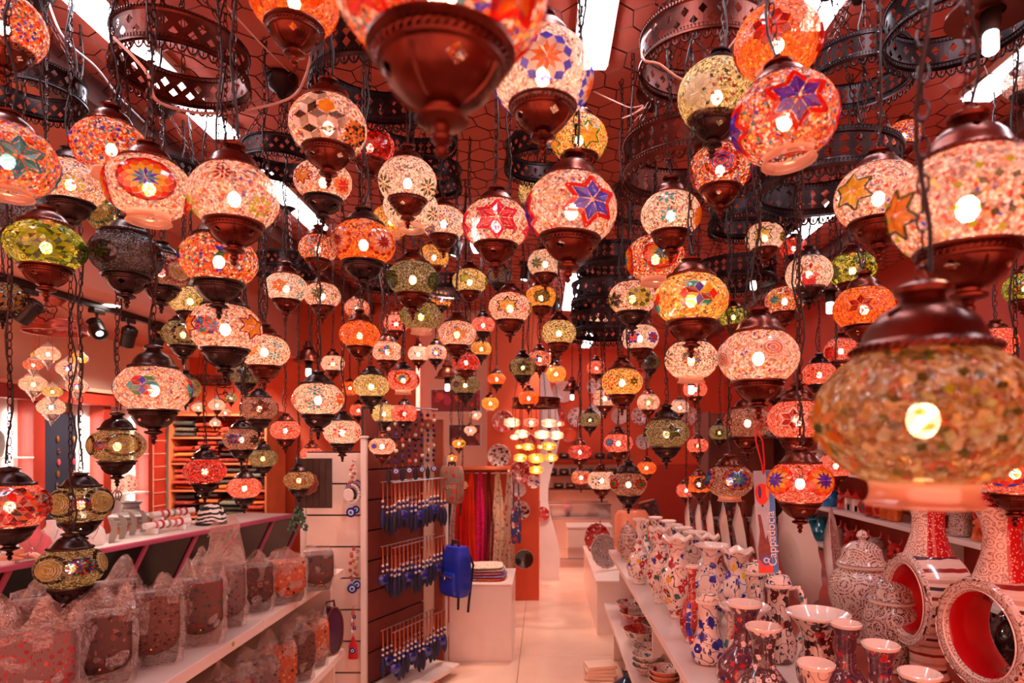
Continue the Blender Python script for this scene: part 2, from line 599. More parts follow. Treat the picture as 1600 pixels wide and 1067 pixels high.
# ------------------------------------------------------------------ mosaic lamp parts (unit size: globe diameter 1)
CAPP = [(.285, .295), (.318, .305), (.318, .330), (.285, .345), (.272, .360), (.252, .392), (.222, .430), (.182, .466), (.140, .496), (.112, .512),
        (.108, .528), (.136, .536), (.138, .552), (.112, .562), (.060, .574), (.018, .582), (0, .584)]
CUPP = [(.285, -.288), (.325, -.294), (.345, -.302), (.345, -.318), (.318, -.330), (.296, -.338), (.290, -.362), (.300, -.372), (.298, -.386), (.276, -.396), (.270, -.412), (.254, -.448), (.226, -.488),
        (.176, -.532), (.116, -.566), (.080, -.580), (.078, -.600), (.108, -.610), (.124, -.622), (.122, -.638), (.096, -.652), (.048, -.664), (.032, -.688), (.048, -.706), (.046, -.724), (.020, -.748),
        (.036, -.768), (.028, -.788), (0, -.815)]
CAPTALL = [(.285, .295), (.318, .305), (.318, .330), (.290, .345), (.276, .365), (.262, .405), (.236, .450), (.196, .492), (.150, .520), (.118, .536),
           (.100, .556), (.092, .580), (.128, .592), (.132, .620), (.104, .636), (.064, .650), (.020, .660), (0, .662)]
CAPM = {}
for key, prof, hr in (('cap', CAPP, 7), ('captall', CAPTALL, 7)):
    CAPM[key] = MB().lathe(prof, 32, holes=[(hr, 1, 8)])
CUPB = MB().lathe(CUPP, 32, holes=[(11, 2, 8)])
for i in range(8):                                  # raised ribs between the pierced openings
    a = 2 * PI * (6 + i * 4) / 32 if i % 1 == 0 else 0
    a = 2 * PI * (6 + i * 8) / 32
    if i < 4:
        CUPB.tube([(r * 1.01 * math.cos(a), r * 1.01 * math.sin(a), z) for r, z in ((.272, -.41), (.256, -.448), (.228, -.488), (.178, -.532), (.12, -.564))], .009, 5)
ROPE = MB()
for i in range(44):
    a = 2 * PI * i / 44
    ca, sa = math.cos(a), math.sin(a)
    b2 = a + .11
    p0 = (math.cos(a) * .312, math.sin(a) * .312, -.015)
    p1 = (math.cos(a + .055) * .328, math.sin(a + .055) * .328, 0)
    p2 = (math.cos(b2) * .312, math.sin(b2) * .312, .015)
    ROPE.tube([p0, p1, p2], [.008, .011, .008], 4)
LOOP = MB().tube([(.036 * math.cos(t * PI / 6), 0, .036 * math.sin(t * PI / 6)) for t in range(12)], .009, 5, closed=True)


def link_mesh(mb, p, q, w, r, turn):
    p, q = Vector(p), Vector(q)
    t = (q - p)
    L = t.length
    t.normalize()
    a = t.cross(Vector((.21, .93, .3)))
    a.normalize()
    b = t.cross(a)
    s = a if turn else b
    pts = []
    for k in range(8):
        an = 2 * PI * k / 8
        pts.append(p + t * (L * .5 - math.cos(an) * L * .62) + s * (math.sin(an) * w))
    mb.tube(pts, r, 3, closed=True)


def chain_mb(p, q, pitch=.021, w=.0062, r=.0017):
    m = MB()
    p, q = Vector(p), Vector(q)
    n = max(2, int((q - p).length / pitch))
    for i in range(n):
        link_mesh(m, p.lerp(q, i / n), p.lerp(q, (i + 1) / n), w, r, i % 2)
    return m


CHAINS = {}


def chain_mesh(L):
    k = max(1, round(L / .12))
    if k not in CHAINS:
        CHAINS[k] = chain_mb((0, 0, 0), (0, 0, k * .12)).mesh('chain', CHAINM, smooth=False)
    return CHAINS[k], k * .12


CORDS = {}


def cord_mesh(L):
    k = max(1, round(L / .25))
    if k not in CORDS:
        n = k * 5
        pts = [(.010 * math.sin(i * 1.3) + .006, .007 * math.cos(i * .9), k * .25 * i / n) for i in range(n + 1)]
        CORDS[k] = MB().tube(pts, .0028, 5).mesh('cord', BLACKM)
    return CORDS[k], k * .25


# flat filigree pendants under the finial
def filigree(kind):
    m = MB()
    r = .0075

    def curve(pts, cl=False):
        m.tube([(x, 0, z) for x, z in pts], r, 4, closed=cl)
    if kind == 'trefoil':
        for s in (-1, 1):
            curve([(0, -.86), (s * .05, -.87), (s * .11, -.85), (s * .13, -.91), (s * .10, -.97), (s * .04, -.965), (0, -.93)])
            curve([(s * .10, -.97), (s * .085, -1.03), (s * .03, -1.05), (0, -1.09)])
        curve([(0, -.90), (.03, -.94), (0, -1.0), (-.03, -.94)], True)
    else:
        for s in (-1, 1):
            curve([(0, -.87), (s * .045, -.89), (s * .075, -.95), (s * .06, -1.02), (s * .03, -1.06), (s * .05, -1.10)])
            curve([(0, -.89), (s * .022, -.95), (s * .028, -1.01), (0, -1.06)])
    curve([(0, -.80), (.012, -.83), (0, -.865), (-.012, -.83)], True)
    return m


FILI = {k: filigree(k).mesh('pendant', CHAINM, smooth=False) for k in ('trefoil', 'tulip')}
CM = {}
for key in ('cap', 'captall'):
    for mk, mm in (('k', COPPER), ('d', PEWTER)):
        CM[key, mk] = CAPM[key].mesh('cap', mm, True, .7)
for mk, mm in (('k', COPPER), ('d', PEWTER)):
    CM['cup', mk] = CUPB.mesh('cup', mm, True, .7)
    CM['rope', mk] = ROPE.mesh('rope_band', mm, True)
    CM['loop', mk] = LOOP.mesh('loop', mm, True)
CM['rim'] = MB().lathe([(.262, -.300), (.246, -.318), (.236, -.345), (.236, -.385), (.250, -.415), (.262, -.428), (.256, -.436), (.240, -.425), (.226, -.390), (.226, -.330)], 32).mesh('rim', RIMG)
CM['bulb'] = MB().sphere(0, 0, -.02, .074, .074, .09, 10, 6).mesh('bulb', BULB)
CM['bulbdim'] = MB().sphere(0, 0, -.02, .074, .074, .09, 10, 6).mesh('bulb', BULBD)
CM['socket'] = MB().lathe([(.0, .33), (.05, .32), (.05, .10), (.035, .05), (0, .05)], 10).mesh('socket', BLACKM)


def globe_profile(cz):
    pr = []
    a0, a1 = math.asin(.275 / .5), PI - math.asin(.262 / .5)
    for i in range(17):
        a = a0 + (a1 - a0) * i / 16
        pr.append((.5 * math.sin(a), cz * math.cos(a)))
    return pr


GL = {}


def globe_mesh(mk, cz):
    k = (mk, cz)
    if k not in GL:
        GL[k] = MB().lathe(globe_profile(cz), 36).mesh('globe', globe_mat(mk))
    return GL[k]


# ------------------------------------------------------------------ mosaic motifs: polygons on the globe
def rosette(n, cols, s):
    n = max(n, 2 * (len(cols) + 1))
    a = 2 * PI / n
    rad = [0] + [math.sin(k * a / 2) / math.sin(a / 2) for k in range(1, len(cols) + 3)]
    top = max(rad[:len(cols) + 2])
    out = []
    for k, cl in enumerate(cols):
        for j in range(n):
            th = j * a + (k % 2) * a / 2 + PI / 2
            pol = lambda r, t: (r * s / top * math.cos(t), r * s / top * math.sin(t))
            q = [pol(rad[k], th), pol(rad[k + 1], th - a / 2), pol(rad[k + 2], th), pol(rad[k + 1], th + a / 2)]
            cc = cl[j % len(cl)]
            out.append((q, cc))
    return out


def motif(spec, s):
    kind, _, arg = spec.partition(':')
    out = []
    nn = int(''.join(ch for ch in kind if ch.isdigit()) or 6)
    kk = ''.join(ch for ch in kind if not ch.isdigit())
    pol = lambda r, t: (r * math.cos(t), r * math.sin(t))
    if kk == 'rose':
        return rosette(nn, arg.split(','), s)
    if kk == 'star':                       # star of paired shards with bead outline
        ac, _, oc = arg.partition('/')
        a = 2 * PI / nn
        R, r = s * .82, s * .46
        for j in range(nn):
            th = j * a + PI / 2
            cc = ac[j % len(ac)]
            out.append(([pol(s * .05, th), pol(r, th - a / 2), pol(R, th)], cc))
            out.append(([pol(s * .05, th), pol(R, th), pol(r, th + a / 2)], cc))
        if oc:
            for kx, f in enumerate((1.16, 1.34) if len(oc) > 1 or oc == 'R' or oc == 'M' else (1.18,)):
                for j in range(nn):
                    th = j * a + PI / 2
                    for (r0, t0, r1, t1) in ((r * f, th - a / 2, R * f, th), (R * f, th, r * f, th + a / 2)):
                        A, B = Vector(pol(r0, t0)), Vector(pol(r1, t1))
                        d = (B - A).normalized()
                        nrm = Vector((-d.y, d.x)) * s * .045
                        out.append(([A + nrm, A - nrm, B - nrm, B + nrm], oc[kx % len(oc)]))
    elif kk == 'flw':                      # leaf petals around a centre
        ac, _, cc = arg.partition('/')
        a = 2 * PI / nn
        for j in range(nn):
            th = j * a + PI / 2
            out.append(([pol(s * .24, th), pol(s * .6, th - a * .30), pol(s * .85, th - a * .14), pol(s, th), pol(s * .85, th + a * .14), pol(s * .6, th + a * .30)], ac[j % len(ac)]))
        out.append(([pol(s * .2, 2 * PI * k / 6) for k in range(6)], cc or 'R'))
    elif kk == 'spi':                      # rings of tiny beads inside dark wedges
        ac, _, oc = arg.partition('/')
        for q in range(6):
            r0, r1 = s * (.06 + q * .115), s * (.06 + q * .115 + .06)
            n = 16
            for k in range(n):
                t0, t1 = 2 * PI * k / n, 2 * PI * (k + 1) / n
                out.append(([pol(r0, t0), pol(r1, t0), pol(r1, t1), pol(r0, t1)], ac[q % len(ac)] + '*'))
        n = 16
        for k in range(n):
            t0, t1 = 2 * PI * k / n, 2 * PI * (k + .86) / n
            out.append(([pol(s * .80, t0), pol(s, t0), pol(s, t1), pol(s * .80, t1)], oc[k % len(oc)]))
    elif kk == 'cube':                     # tumbling blocks
        h = s / 3.0
        for i in range(-2, 3):
            for j in range(-2, 3):
                cx, cy = (i + (j % 2) * .5) * h * 1.78, j * h * 1.5
                if math.hypot(cx, cy) > s * 1.02:
                    continue
                rnd = random.Random(i * 7 + j * 13 + 100)
                if rnd.random() < .12:
                    out.append(([(cx + h * .9 * math.cos(PI / 6 + k * PI / 3), cy + h * .9 * math.sin(PI / 6 + k * PI / 3)) for k in range(6)], 'A'))
                    continue
                hx = [(cx + h * math.cos(PI / 6 + k * PI / 3), cy + h * math.sin(PI / 6 + k * PI / 3)) for k in range(6)]
                cs = arg if rnd.random() < .7 else arg[::-1]
                for q in range(3):
                    out.append(([(cx, cy), hx[(2 * q) % 6], hx[(2 * q + 1) % 6], hx[(2 * q + 2) % 6]], cs[q % len(cs)]))
    elif kk == 'tri':                      # irregular triangles
        rnd = random.Random(sum(map(ord, spec)))
        n = 4
        g = {}
        for i in range(-n, n + 1):
            for j in range(-n, n + 1):
                g[i, j] = ((i + (j % 2) * .5 + rnd.uniform(-.22, .22)) * s / n, (j * .9 + rnd.uniform(-.22, .22)) * s / n)
        for i in range(-n, n):
            for j in range(-n, n):
                sh = j % 2
                A, B, C_, D_ = g[i, j], g[i + 1, j], g[i, j + 1], g[i + 1, j + 1]
                for tri in (((A, B, D_), (A, D_, C_)) if sh else ((A, B, C_), (B, D_, C_))):
                    mx = sum(p[0] for p in tri) / 3
                    my = sum(p[1] for p in tri) / 3
                    if math.hypot(mx, my) < s:
                        out.append((list(tri), rnd.choice(arg)))
    elif kk == 'chip':                     # ring of loose lozenges
        for j in range(nn):
            th = j * 2 * PI / nn
            for rr, cc in ((.55, arg[0]), (1.0, arg[-1])):
                t = th + (.5 * 2 * PI / nn if rr < .8 else 0)
                c0 = Vector(pol(s * rr * .85, t))
                e = Vector(pol(1, t)) * s * .13
                f = Vector((-e.y, e.x)) * .75
                out.append(([c0 + e, c0 + f, c0 - e, c0 - f], cc))
    return out


def on_globe(u, v, el, cz, off):
    rho = math.hypot(u, v)
    n = Vector((0, -math.cos(el), math.sin(el)))
    r = Vector((1, 0, 0))
    t = n.cross(r)
    d = n if rho < 1e-9 else n * math.cos(rho) + (r * (u / rho) + t * (v / rho)) * math.sin(rho)
    lim = .80
    z = max(-lim, min(lim, d.z))
    if z != d.z:
        h = math.hypot(d.x, d.y) or 1e-6
        k = math.sqrt(1 - z * z) / h
        d = Vector((d.x * k, d.y * k, z))
    return Vector((d.x * .5, d.y * .5, d.z * cz)) * (1 + off)


MOT = {}


def tile_poly(mb, poly, el, cz, mi, shrink=.90, thick=.024):
    cu = sum(p[0] for p in poly) / len(poly)
    cv = sum(p[1] for p in poly) / len(poly)
    pp = [(cu + (p[0] - cu) * shrink, cv + (p[1] - cv) * shrink) for p in poly]
    n = len(pp)                                    # glass chip glued on the shell: front face and edges
    V = [on_globe(u, v, el, cz, .002) for u, v in pp] + [on_globe(u, v, el, cz, thick) for u, v in pp]
    mb.add(V, [tuple(range(n, 2 * n))] + [(i, (i + 1) % n, n + (i + 1) % n, n + i) for i in range(n)], mi)


def motif_meshes(spec, s, el, cz, single):
    k = (spec, s, el, cz, single)
    if k in MOT:
        return MOT[k]
    polys = motif(spec, s)
    res = []
    if single and not spec.startswith('spi'):
        for poly, cl in polys:
            m = MB()
            tile_poly(m, poly, el, cz, 0)
            res.append(('glass_tile', m.mesh('glass_tile', tile_mat(cl[0]), smooth=False)))
    else:
        cols = sorted({cl[0] for _, cl in polys})
        m = MB()
        for poly, cl in polys:
            tile_poly(m, poly, el, cz, cols.index(cl[0]), 1.0 if cl.endswith('*') else .90, .03 if cl.endswith('*') else .024)
        res.append(('mosaic_inlay', m.mesh('mosaic_inlay', [tile_mat(q) for q in cols], smooth=False)))
    MOT[k] = res
    return res


PLACED = []          # (x, y, ztop, zbot, radius) of what hangs already


def clash(x, y, zt, zb, r):
    n = 0
    for (a, b, t, u, q) in PLACED:
        d = math.hypot(x - a, y - b)
        if d < r + q + .006 and zb < t and zt > u:
            n += 2
        if d < q + .01 and t < 2.9 and zt < u:       # own chain through the other lamp
            n += 1
        if d < r + .01 and zt < 2.9 and t < zb:      # the other's chain through this one
            n += 1
    return n


def default_d(w):
    return .19 if w >= 140 else .178 if w >= 100 else .168 if w >= 70 else .158 if w >= 44 else .145


def mosaic_lamp(cx, cy, w, base, glb, meds, label, lit=1, D=None, tilt=0, cz=None, fin=None, metal=None, tall=None, face=0):
    rnd = random.Random(int(cx * 31 + cy * 17 + w))
    cz = cz or .39
    D0 = D or default_d(w)
    best = None
    for k in range(25):
        f = 1 + ((k + 1) // 2) * .014 * (1 if k % 2 else -1)
        d = D0 * f * 1000 / w
        p = P(cx, cy, d)
        R = .5 * D0 * f
        n = clash(p.x, p.y, p.z + .6 * D0 * f, p.z - .8 * D0 * f, R)
        if p.z + .66 * D0 * f > CEIL - .03:
            n += 5
        if best is None or n < best[0]:
            best = (n, f, p)
        if n == 0:
            break
    _, f, p = best
    D = D0 * f
    PLACED.append((p.x, p.y, p.z + .6 * D, p.z - .8 * D, .5 * D))
    rz = math.atan2(-p.x, p.y)
    t = thing('mosaic_lamp', label, 'lamp', p, rz, 'hanging mosaic lamps', D)
    if tilt:
        t.rotation_euler = (0, math.radians(tilt), rz)
    mk = metal or ('d' if (not lit or rnd.random() < .22) else 'k')
    ck = 'captall' if (tall if tall is not None else rnd.random() < .3) else 'cap'
    ztop = .662 if ck == 'captall' else .584
    cap = link('cap', CM[ck, mk], t, rot=(0, 0, rnd.random() * 6))
    link('rope_band', CM['rope', mk], cap, (0, 0, .318))
    link('loop', CM['loop', mk], cap, (0, 0, ztop + .03), (0, 0, rnd.random() * 3))
    g = link('globe', globe_mesh(glb, cz), t, rot=(0, 0, 0))
    single = w >= 88
    vel = -math.degrees(math.atan2(p.z - EYE, math.hypot(p.x, p.y)))
    for mi, (spec, az, el, s) in enumerate(meds):
        el = round((el + vel * .8) / 3) * 3
        el = max(-34, min(34, el))
        s = round(s * (1.0 if spec[:3] == 'tri' else 1.12), 3)
        for nm, me in motif_meshes(spec, s, math.radians(el), cz, single):
            o = link(nm, me, g, rot=(0, 0, math.radians(az)))
            if nm == 'mosaic_inlay':
                o['kind'] = 'stuff'
        if mi == 0 and spec[:3] not in ('tri',) and w >= 40:
            for dz in ((95, -95, 180) if len(meds) == 1 else (150, -120)):
                nm, me = motif_meshes(spec, s, math.radians(el), cz, False)[0]
                o = link('mosaic_inlay', me, g, rot=(0, 0, math.radians(az + dz)))
                o['kind'] = 'stuff'
    if base == 'c':
        cup = link('cup', CM['cup', mk], t, rot=(0, 0, rnd.random() * 6))
        link('rope_band', CM['rope', mk], cap if False else cup, (0, 0, -.352), scale=(.945, .945, .9))
        if fin:
            link('pendant', FILI[fin], t, rot=(0, 0, rnd.uniform(-.5, .5)))
    elif base == 'o':
        link('rim', CM['rim'], t)
    if w >= 40:
        link('socket', CM['socket'], t)
    if lit:
        link('bulb', CM['bulbdim' if glb in ('crackg', 'crackr', 'ochre') else 'bulb'], t)
    z0 = ztop + .06
    L = CEIL - .004 - (p.z + z0 * D)
    if L > .05:
        me, Lm = chain_mesh(L)
        o = link('chain', me, t, (0, 0, z0), (0, 0, rnd.random() * 3), (1 / D, 1 / D, L / Lm / D))
        o['kind'] = 'stuff'
        me, Lm = cord_mesh(L)
        link('cord', me, t, (0, 0, z0 - .03), (0, 0, rnd.random() * 6), (1 / D, 1 / D, L / Lm / D))
    return t


R5 = 'rose8:B,Y,O,R'
LAMPS = [
 # cx, cy, w, base, globe, motifs, label, options
 (1442, 650, 322, 'o', 'ochre', [('chip9:LE', 14, 2, .5), ('flw6:E/O', 78, 0, .42), ('flw6:A/E', -62, -6, .36)], 'huge blurred olive and amber mosaic lamp with open glass rim', dict(D=.235, cz=.37, metal='k', tall=True)),
 (690, -22, 335, 'c', 'multi', [('star6:O/R', -50, 0, .4)], 'huge blurred orange lamp cut by the top edge with dark copper cup', dict(D=.22, cz=.36, metal='k')),
 (776, -64, 200, 'c', 'multi', [('chip8:BR', 0, 0, .4)], 'orange lamp above the top edge with only its dark finial and cup showing', dict(cz=.38, metal='k')),
 (1512, 322, 225, 'c', 'pink', [('chip9:EL', 22, 2, .55), ('star6:A/E', -58, 4, .42)], 'large blurred pale lamp with green lozenges, right side under heavy dark cap', dict(cz=.40, metal='k', tall=True)),
 (848, 118, 156, 'c', 'white', [('rose10:O,W,B', 4, 12, .48), ('rose10:O,W,B', 84, 4, .40)], 'bright white lamp with blue and orange flower beside the middle batten', dict(cz=.43, metal='k')),
 (1225, 187, 160, 'o', 'multi', [('star6:P/R', 14, 14, .55)], 'orange speckled lamp with purple star outlined in red beads and open rim', dict(cz=.42, tilt=-6)),
 (893, 328, 142, 'c', 'pink', [('star6:B/R', 26, 10, .56), ('star6:B/R', -88, 0, .5)], 'pink lamp with cobalt blue star outlined in red in the middle', dict(cz=.41, tilt=3)),
 (366, 309, 132, 'c', 'pink', [('flw8:L/O', 38, -12, .30), ('flw8:D/R', -14, 30, .18)], 'pale pink speckled lamp with small lime flower below the copper ring', dict(cz=.41)),
 (1372, 308, 128, 'c', 'pink', [('star6:Y/E', -34, 12, .50)], 'pink lamp with yellow star on dark green behind the blurred pale lamp', dict(cz=.42)),
 (460, 2, 132, 'c', 'orange', [('rose8:A,O', 20, 10, .4)], 'amber orange lamp cut by the top edge with ribbed copper cup', dict(cz=.40)),
 (12, 250, 134, 'o', 'multi', [('star6:T/T', 12, 4, .5)], 'orange lamp with teal star outline at the left picture edge', dict(cz=.43)),
 (1215, 68, 132, 'o', 'orange', [('rose8:R,D', -8, 16, .42)], 'glowing orange lamp with dark red chips high beside the batten', dict(cz=.42)),
 (233, 294, 125, 'o', 'pink', [('rose12:BT,Y,O,R,D', -4, 10, .60)], 'pink lamp with large red and yellow rosette and open glass rim', dict(cz=.39)),
 (1120, 150, 121, 'c', 'cream', [('rose12:W,W,W', -24, 0, .46), ('chip8:DE', 12, 2, .5)], 'gold lamp with cream petal rosette beside the purple star lamp', dict(cz=.44, tilt=5)),
 (1185, 558, 122, 'c', 'pink', [('spi:OW/W', 20, 16, .34), ('spi:OW/W', -58, 0, .3)], 'pale speckled lamp with faint coiled bead circles on the right', dict(cz=.38)),
 (513, 198, 117, 'c', 'pink', [('cube:KWS', -16, 2, .72), ('tri:KOAKO', 52, -8, .4)], 'lamp with black and white tumbling block tiles', dict(cz=.40)),
 (5, 42, 116, 'c', 'multi', [('chip8:BR', 30, 0, .4)], 'orange beaded lamp in the top left corner', dict(cz=.46)),
 (342, 407, 114, 'c', 'multi', [('star6:OBG', 12, 12, .40)], 'orange beaded lamp with blue and orange shards under the pink lime flower lamp', dict(cz=.37)),
 (1080, 468, 114, 'c', 'gold', [('rose6:BDY,TRY', 12, 6, .46)], 'golden lamp with six armed star of red blue and teal shards', dict(cz=.37)),
 (72, 385, 108, 'c', 'green', [('tri:LELELY', -4, 0, .70), ('tri:EKE', 70, -4, .4)], 'olive green lamp tiled with lime shards', dict(fin='trefoil', cz=.36)),
 (174, 232, 108, 'o', 'multi', [('chip9:RB', 4, 0, .6)], 'orange lamp with scattered red and blue lozenges high beside the beam', dict(cz=.40)),
 (352, 513, 107, 'c', 'pink', [('star6:A/D', 46, 8, .46), ('tri:BTRTO', -30, 2, .34)], 'pale lamp with amber star and teal and blue chips', dict(fin='trefoil', cz=.38)),
 (240, 608, 107, 'c', 'pink', [('rose6:BDT,RTG', -16, 6, .38)], 'pale orange lamp with small blue red and teal shard star', dict(cz=.37, metal='d')),
 (15, 790, 106, 'c', 'redpk', [('tri:RDKDSO', -6, 0, .85), ('tri:DKRS', 70, 0, .6)], 'dark lamp tiled with red and black triangles at the left edge', dict(cz=.38, metal='d')),
 (1586, 738, 106, 'c', 'redpk', [('rose8:T,O,R,B', -14, 6, .60)], 'lamp with red orange and blue flower at the right edge under the huge lamp', dict(cz=.40)),
 (198, 398, 104, 'c', 'dark', [('rose8:K,K,K', -40, 0, .42), ('rose8:K,D,K', 50, 10, .3)], 'unlit grey crackle lamp with black flower behind the spiral lamps', dict(lit=0, cz=.37)),
 (775, 352, 103, 'c', 'pink', [('star6:M/M', 2, 8, .60)], 'rose pink lamp with magenta star outline in the middle', dict(cz=.40)),
 (110, 287, 98, 'c', 'pink', [('flw8:L/R', 4, -6, .32)], 'dusty pink lamp with one lime flower and red centre', dict(cz=.38)),
 (568, 381, 98, 'c', 'orange', [('rose12:D,W,A,D', 38, 4, .52), ('rose12:D,W,A,D', -52, 4, .5)], 'orange lamp with pair of maroon and amber rosettes', dict(cz=.37)),
 (1250, 754, 98, 'c', 'redpk', [('rose10:P,Y,O,R', -48, 6, .58)], 'pink speckled lamp with flame orange rosette behind the hanging card', dict(cz=.38)),
 (1125, 265, 97, 'c', 'multi', [('spi:BM/D', 4, 10, .50)], 'orange red lamp with blue and magenta beaded roundel', dict(cz=.39)),
 (110, 886, 95, 'c', 'crackg', [('spi:YW/K', -38, 0, .58), ('spi:YW/K', 72, 4, .52), ('tri:RBGTOKD', 18, 2, .42)], 'lowest of the spiral bead lamps, hanging over the plastic wrapped bags', dict(cz=.37, metal='d')),
 (1048, 336, 93, 'c', 'wspeck', [('flw6:T/T', -4, -6, .28), ('flw6:T/T', -8, 36, .28), ('tri:OA', 76, 0, .40)], 'orange lamp with teal flowers on a pale speckled band', dict(cz=.40)),
 (1024, 404, 92, 'o', 'multi', [('rose8:T,Y,O,R,D', 12, 8, .56)], 'lamp with teal yellow and red rosette above an open rim', dict(cz=.41)),
 (1350, 482, 90, 'c', 'orange', [('star6:D/A', -6, 4, .48)], 'orange lamp with maroon star left of the huge copper dome', dict(cz=.42)),
 (637, 285, 90, 'c', 'white', [('flw8:E/A', -58, -4, .34), ('flw8:E/O', 48, -8, .32)], 'cream lamp with olive leaf flowers at both sides', dict(cz=.43)),
 (1246, 656, 90, 'c', 'redpk', [('star6:D/W', -8, 2, .50), ('tri:WW', 0, 0, .2)], 'red rimmed lamp with white panel and maroon star', dict(cz=.40)),
 (905, 218, 88, 'c', 'gold', [('star6:Y/G', 18, 6, .5)], 'golden lamp with yellow star in green frame behind the bright white lamp', dict(cz=.42)),
 (505, 284, 88, 'c', 'pink', [('star8:A/D', -46, 12, .42), ('rose8:R,O', 46, -6, .36)], 'pink orange lamp with amber star behind the tumbling block lamp', dict(cz=.36)),
 (126, 787, 87, 'c', 'crackg', [('spi:YW/K', -44, 2, .60), ('spi:YW/K', 44, 4, .60), ('tri:RBGO', 0, 0, .34)], 'spiral bead lamp with two coils, second from the bottom on the left', dict(cz=.38, metal='d')),
 (38, 335, 88, 'c', 'dark', [('rose8:K,K', 34, 4, .3)], 'unlit dark grey crackle lamp behind the green one at left', dict(lit=0, cz=.42)),
 (642, 324, 84, 'o', 'white', [('flw8:E/O', 60, -8, .3)], 'cream lamp with open rim behind the olive leaf lamp', dict(cz=.42)),
 (185, 340, 85, 'c', 'crackg', [('spi:WY/G', -42, 6, .55), ('spi:YW/B', 48, 2, .58), ('tri:RBGTOY', 4, -6, .36)], 'spiral bead lamp with blue and green triangles below the open rim lamp', dict(cz=.36)),
 (252, 424, 82, 'c', 'crackr', [('spi:YW/D', -48, 4, .52), ('spi:YW/D', 40, 4, .56), ('tri:RBPO', -6, -2, .30)], 'spiral bead lamp with red border hanging left of the orange beaded lamp', dict(cz=.37)),
 (1080, 562, 82, 'o', 'wspeck', [('tri:RYGDBOE', 0, 2, .36), ('flw6:E/R', -58, 8, .3), ('chip8:GR', 56, 4, .3)], 'clear lamp with mixed colour shards and open rim above a bare bulb', dict(cz=.40)),
 (183, 696, 80, 'c', 'crackg', [('spi:WY/DE', 12, 4, .62), ('spi:WY/K', -74, 0, .5), ('tri:BGRO', -32, 0, .26)], 'small dark spiral bead lamp with tulip pendant', dict(cz=.35, fin='tulip', metal='d')),
 (645, 436, 80, 'c', 'crackg', [('rose8:E,E,E', -62, 0, .44), ('rose8:E,E,E', 62, 0, .44)], 'green grey crackle lamp with dark green side flowers', dict(cz=.36)),
 (497, 624, 78, 'c', 'wspeck', [('flw6:T/T', -8, 26, .26), ('flw6:T/T', -10, -20, .26), ('star6:O', 58, 4, .42), ('star6:O', -72, 4, .4)], 'white speckled lamp with two turquoise flowers and orange star', dict(cz=.36)),
 (578, 230, 76, 'c', 'red', [('rose10:R,D,R,D', 20, 4, .55)], 'red lamp with maroon chevron rosette behind the tumbling block lamp', dict(cz=.44)),
 (413, 549, 76, 'c', 'wspeck', [('star6:A', -30, 4, .44), ('flw6:T/T', 24, -14, .22), ('flw6:T/T', 30, 22, .2)], 'white speckled lamp with yellow star and small turquoise flowers', dict(cz=.36)),
 (988, 466, 74, 'c', 'pink', [('rose8:L,E,L', 18, -2, .52), ('star6:K/E', -48, -4, .4)], 'lamp with lime and black stars left of the golden shard lamp', dict(cz=.38)),
 (1168, 660, 73, 'c', 'crackr', [('flw6:R/D', 34, 0, .40)], 'grey pink lamp with red petal flower above the hanging card', dict(cz=.36)),
 (1140, 751, 73, 'o', 'crackr', [('rose8:T,B,O,D', 20, 6, .58)], 'lamp with teal and blue flower ringed in orange above the vases', dict(cz=.38)),
 (1264, 428, 70, 'c', 'white', [('flw6:RO/O', 4, 2, .40), ('tri:RM', 0, -38, .3)], 'white lamp with red and orange petals beside the bare bulb', dict(cz=.44, tall=True)),
 (1332, 422, 70, 'c', 'green', [('tri:YEKE', 24, 0, .5), ('rose8:E,E', -52, 0, .4)], 'yellow green mosaic lamp partly behind the bare bulb pendant', dict(cz=.42)),
 (1041, 677, 70, 'c', 'crackg', [('star6:E/W', 14, 4, .56)], 'grey lamp with dark green star panel in white outline', dict(cz=.36, metal='d', tall=True)),
 (797, 481, 68, 'c', 'pink', [('star6:Y/K', -8, 2, .52)], 'pink lamp with yellow star outlined black in the middle distance', dict(cz=.36)),
 (693, 349, 68, 'c', 'white', [('chip9:RB', 4, 8, .44), ('tri:BRTY', -50, -18, .34)], 'white lamp with red blue and yellow confetti chips', dict(cz=.40)),
 (972, 597, 65, 'c', 'gold', [('star6:E', 34, 2, .3), ('chip8:RK', -34, 2, .5)], 'yellow lamp with dark green star and red and black chips', dict(cz=.36, tall=True)),
 (658, 494, 64, 'o', 'crackg', [('flw8:L/E', 6, 4, .46)], 'green crackle lamp with lime flower and open rim', dict(cz=.37)),
 (447, 450, 64, 'c', 'white', [('star6:O', -18, 4, .52), ('flw6:T/T', 50, -22, .24), ('flw6:T/T', 46, 26, .22)], 'white lamp with orange star and turquoise dots on the left', dict(cz=.38)),
 (1555, 536, 64, 'c', 'redpk', [('flw8:O/D', -38, 8, .4)], 'red speckled lamp peeking from behind the huge lamp at right', dict(cz=.42)),
 (320, 736, 62, 'c', 'red', [('rose6:O,R', 6, -2, .26), ('chip9:SD', 0, 0, .6)], 'dark red lamp with wavy silver bands', dict(cz=.35, metal='d')),
 (562, 523, 62, 'c', 'orange', [('rose8:O,O', 0, 0, .3)], 'plain glowing orange lamp in the middle distance', dict(cz=.36)),
 (297, 470, 60, 'c', 'cream', [('flw8:L/Y', 14, 0, .4)], 'small cream lamp with lime flower behind the orange beaded lamp', dict(cz=.40)),
 (286, 522, 60, 'c', 'crackg', [('spi:WY/K', 8, 2, .62), ('tri:BGR', 60, -6, .3)], 'small dark spiral bead lamp left of the amber star lamp', dict(cz=.38, metal='d')),
 (1226, 470, 60, 'c', 'multi', [('rose8:T,Y', -30, 4, .4)], 'small orange lamp with turquoise flower right of the speckled coil lamp', dict(cz=.38)),
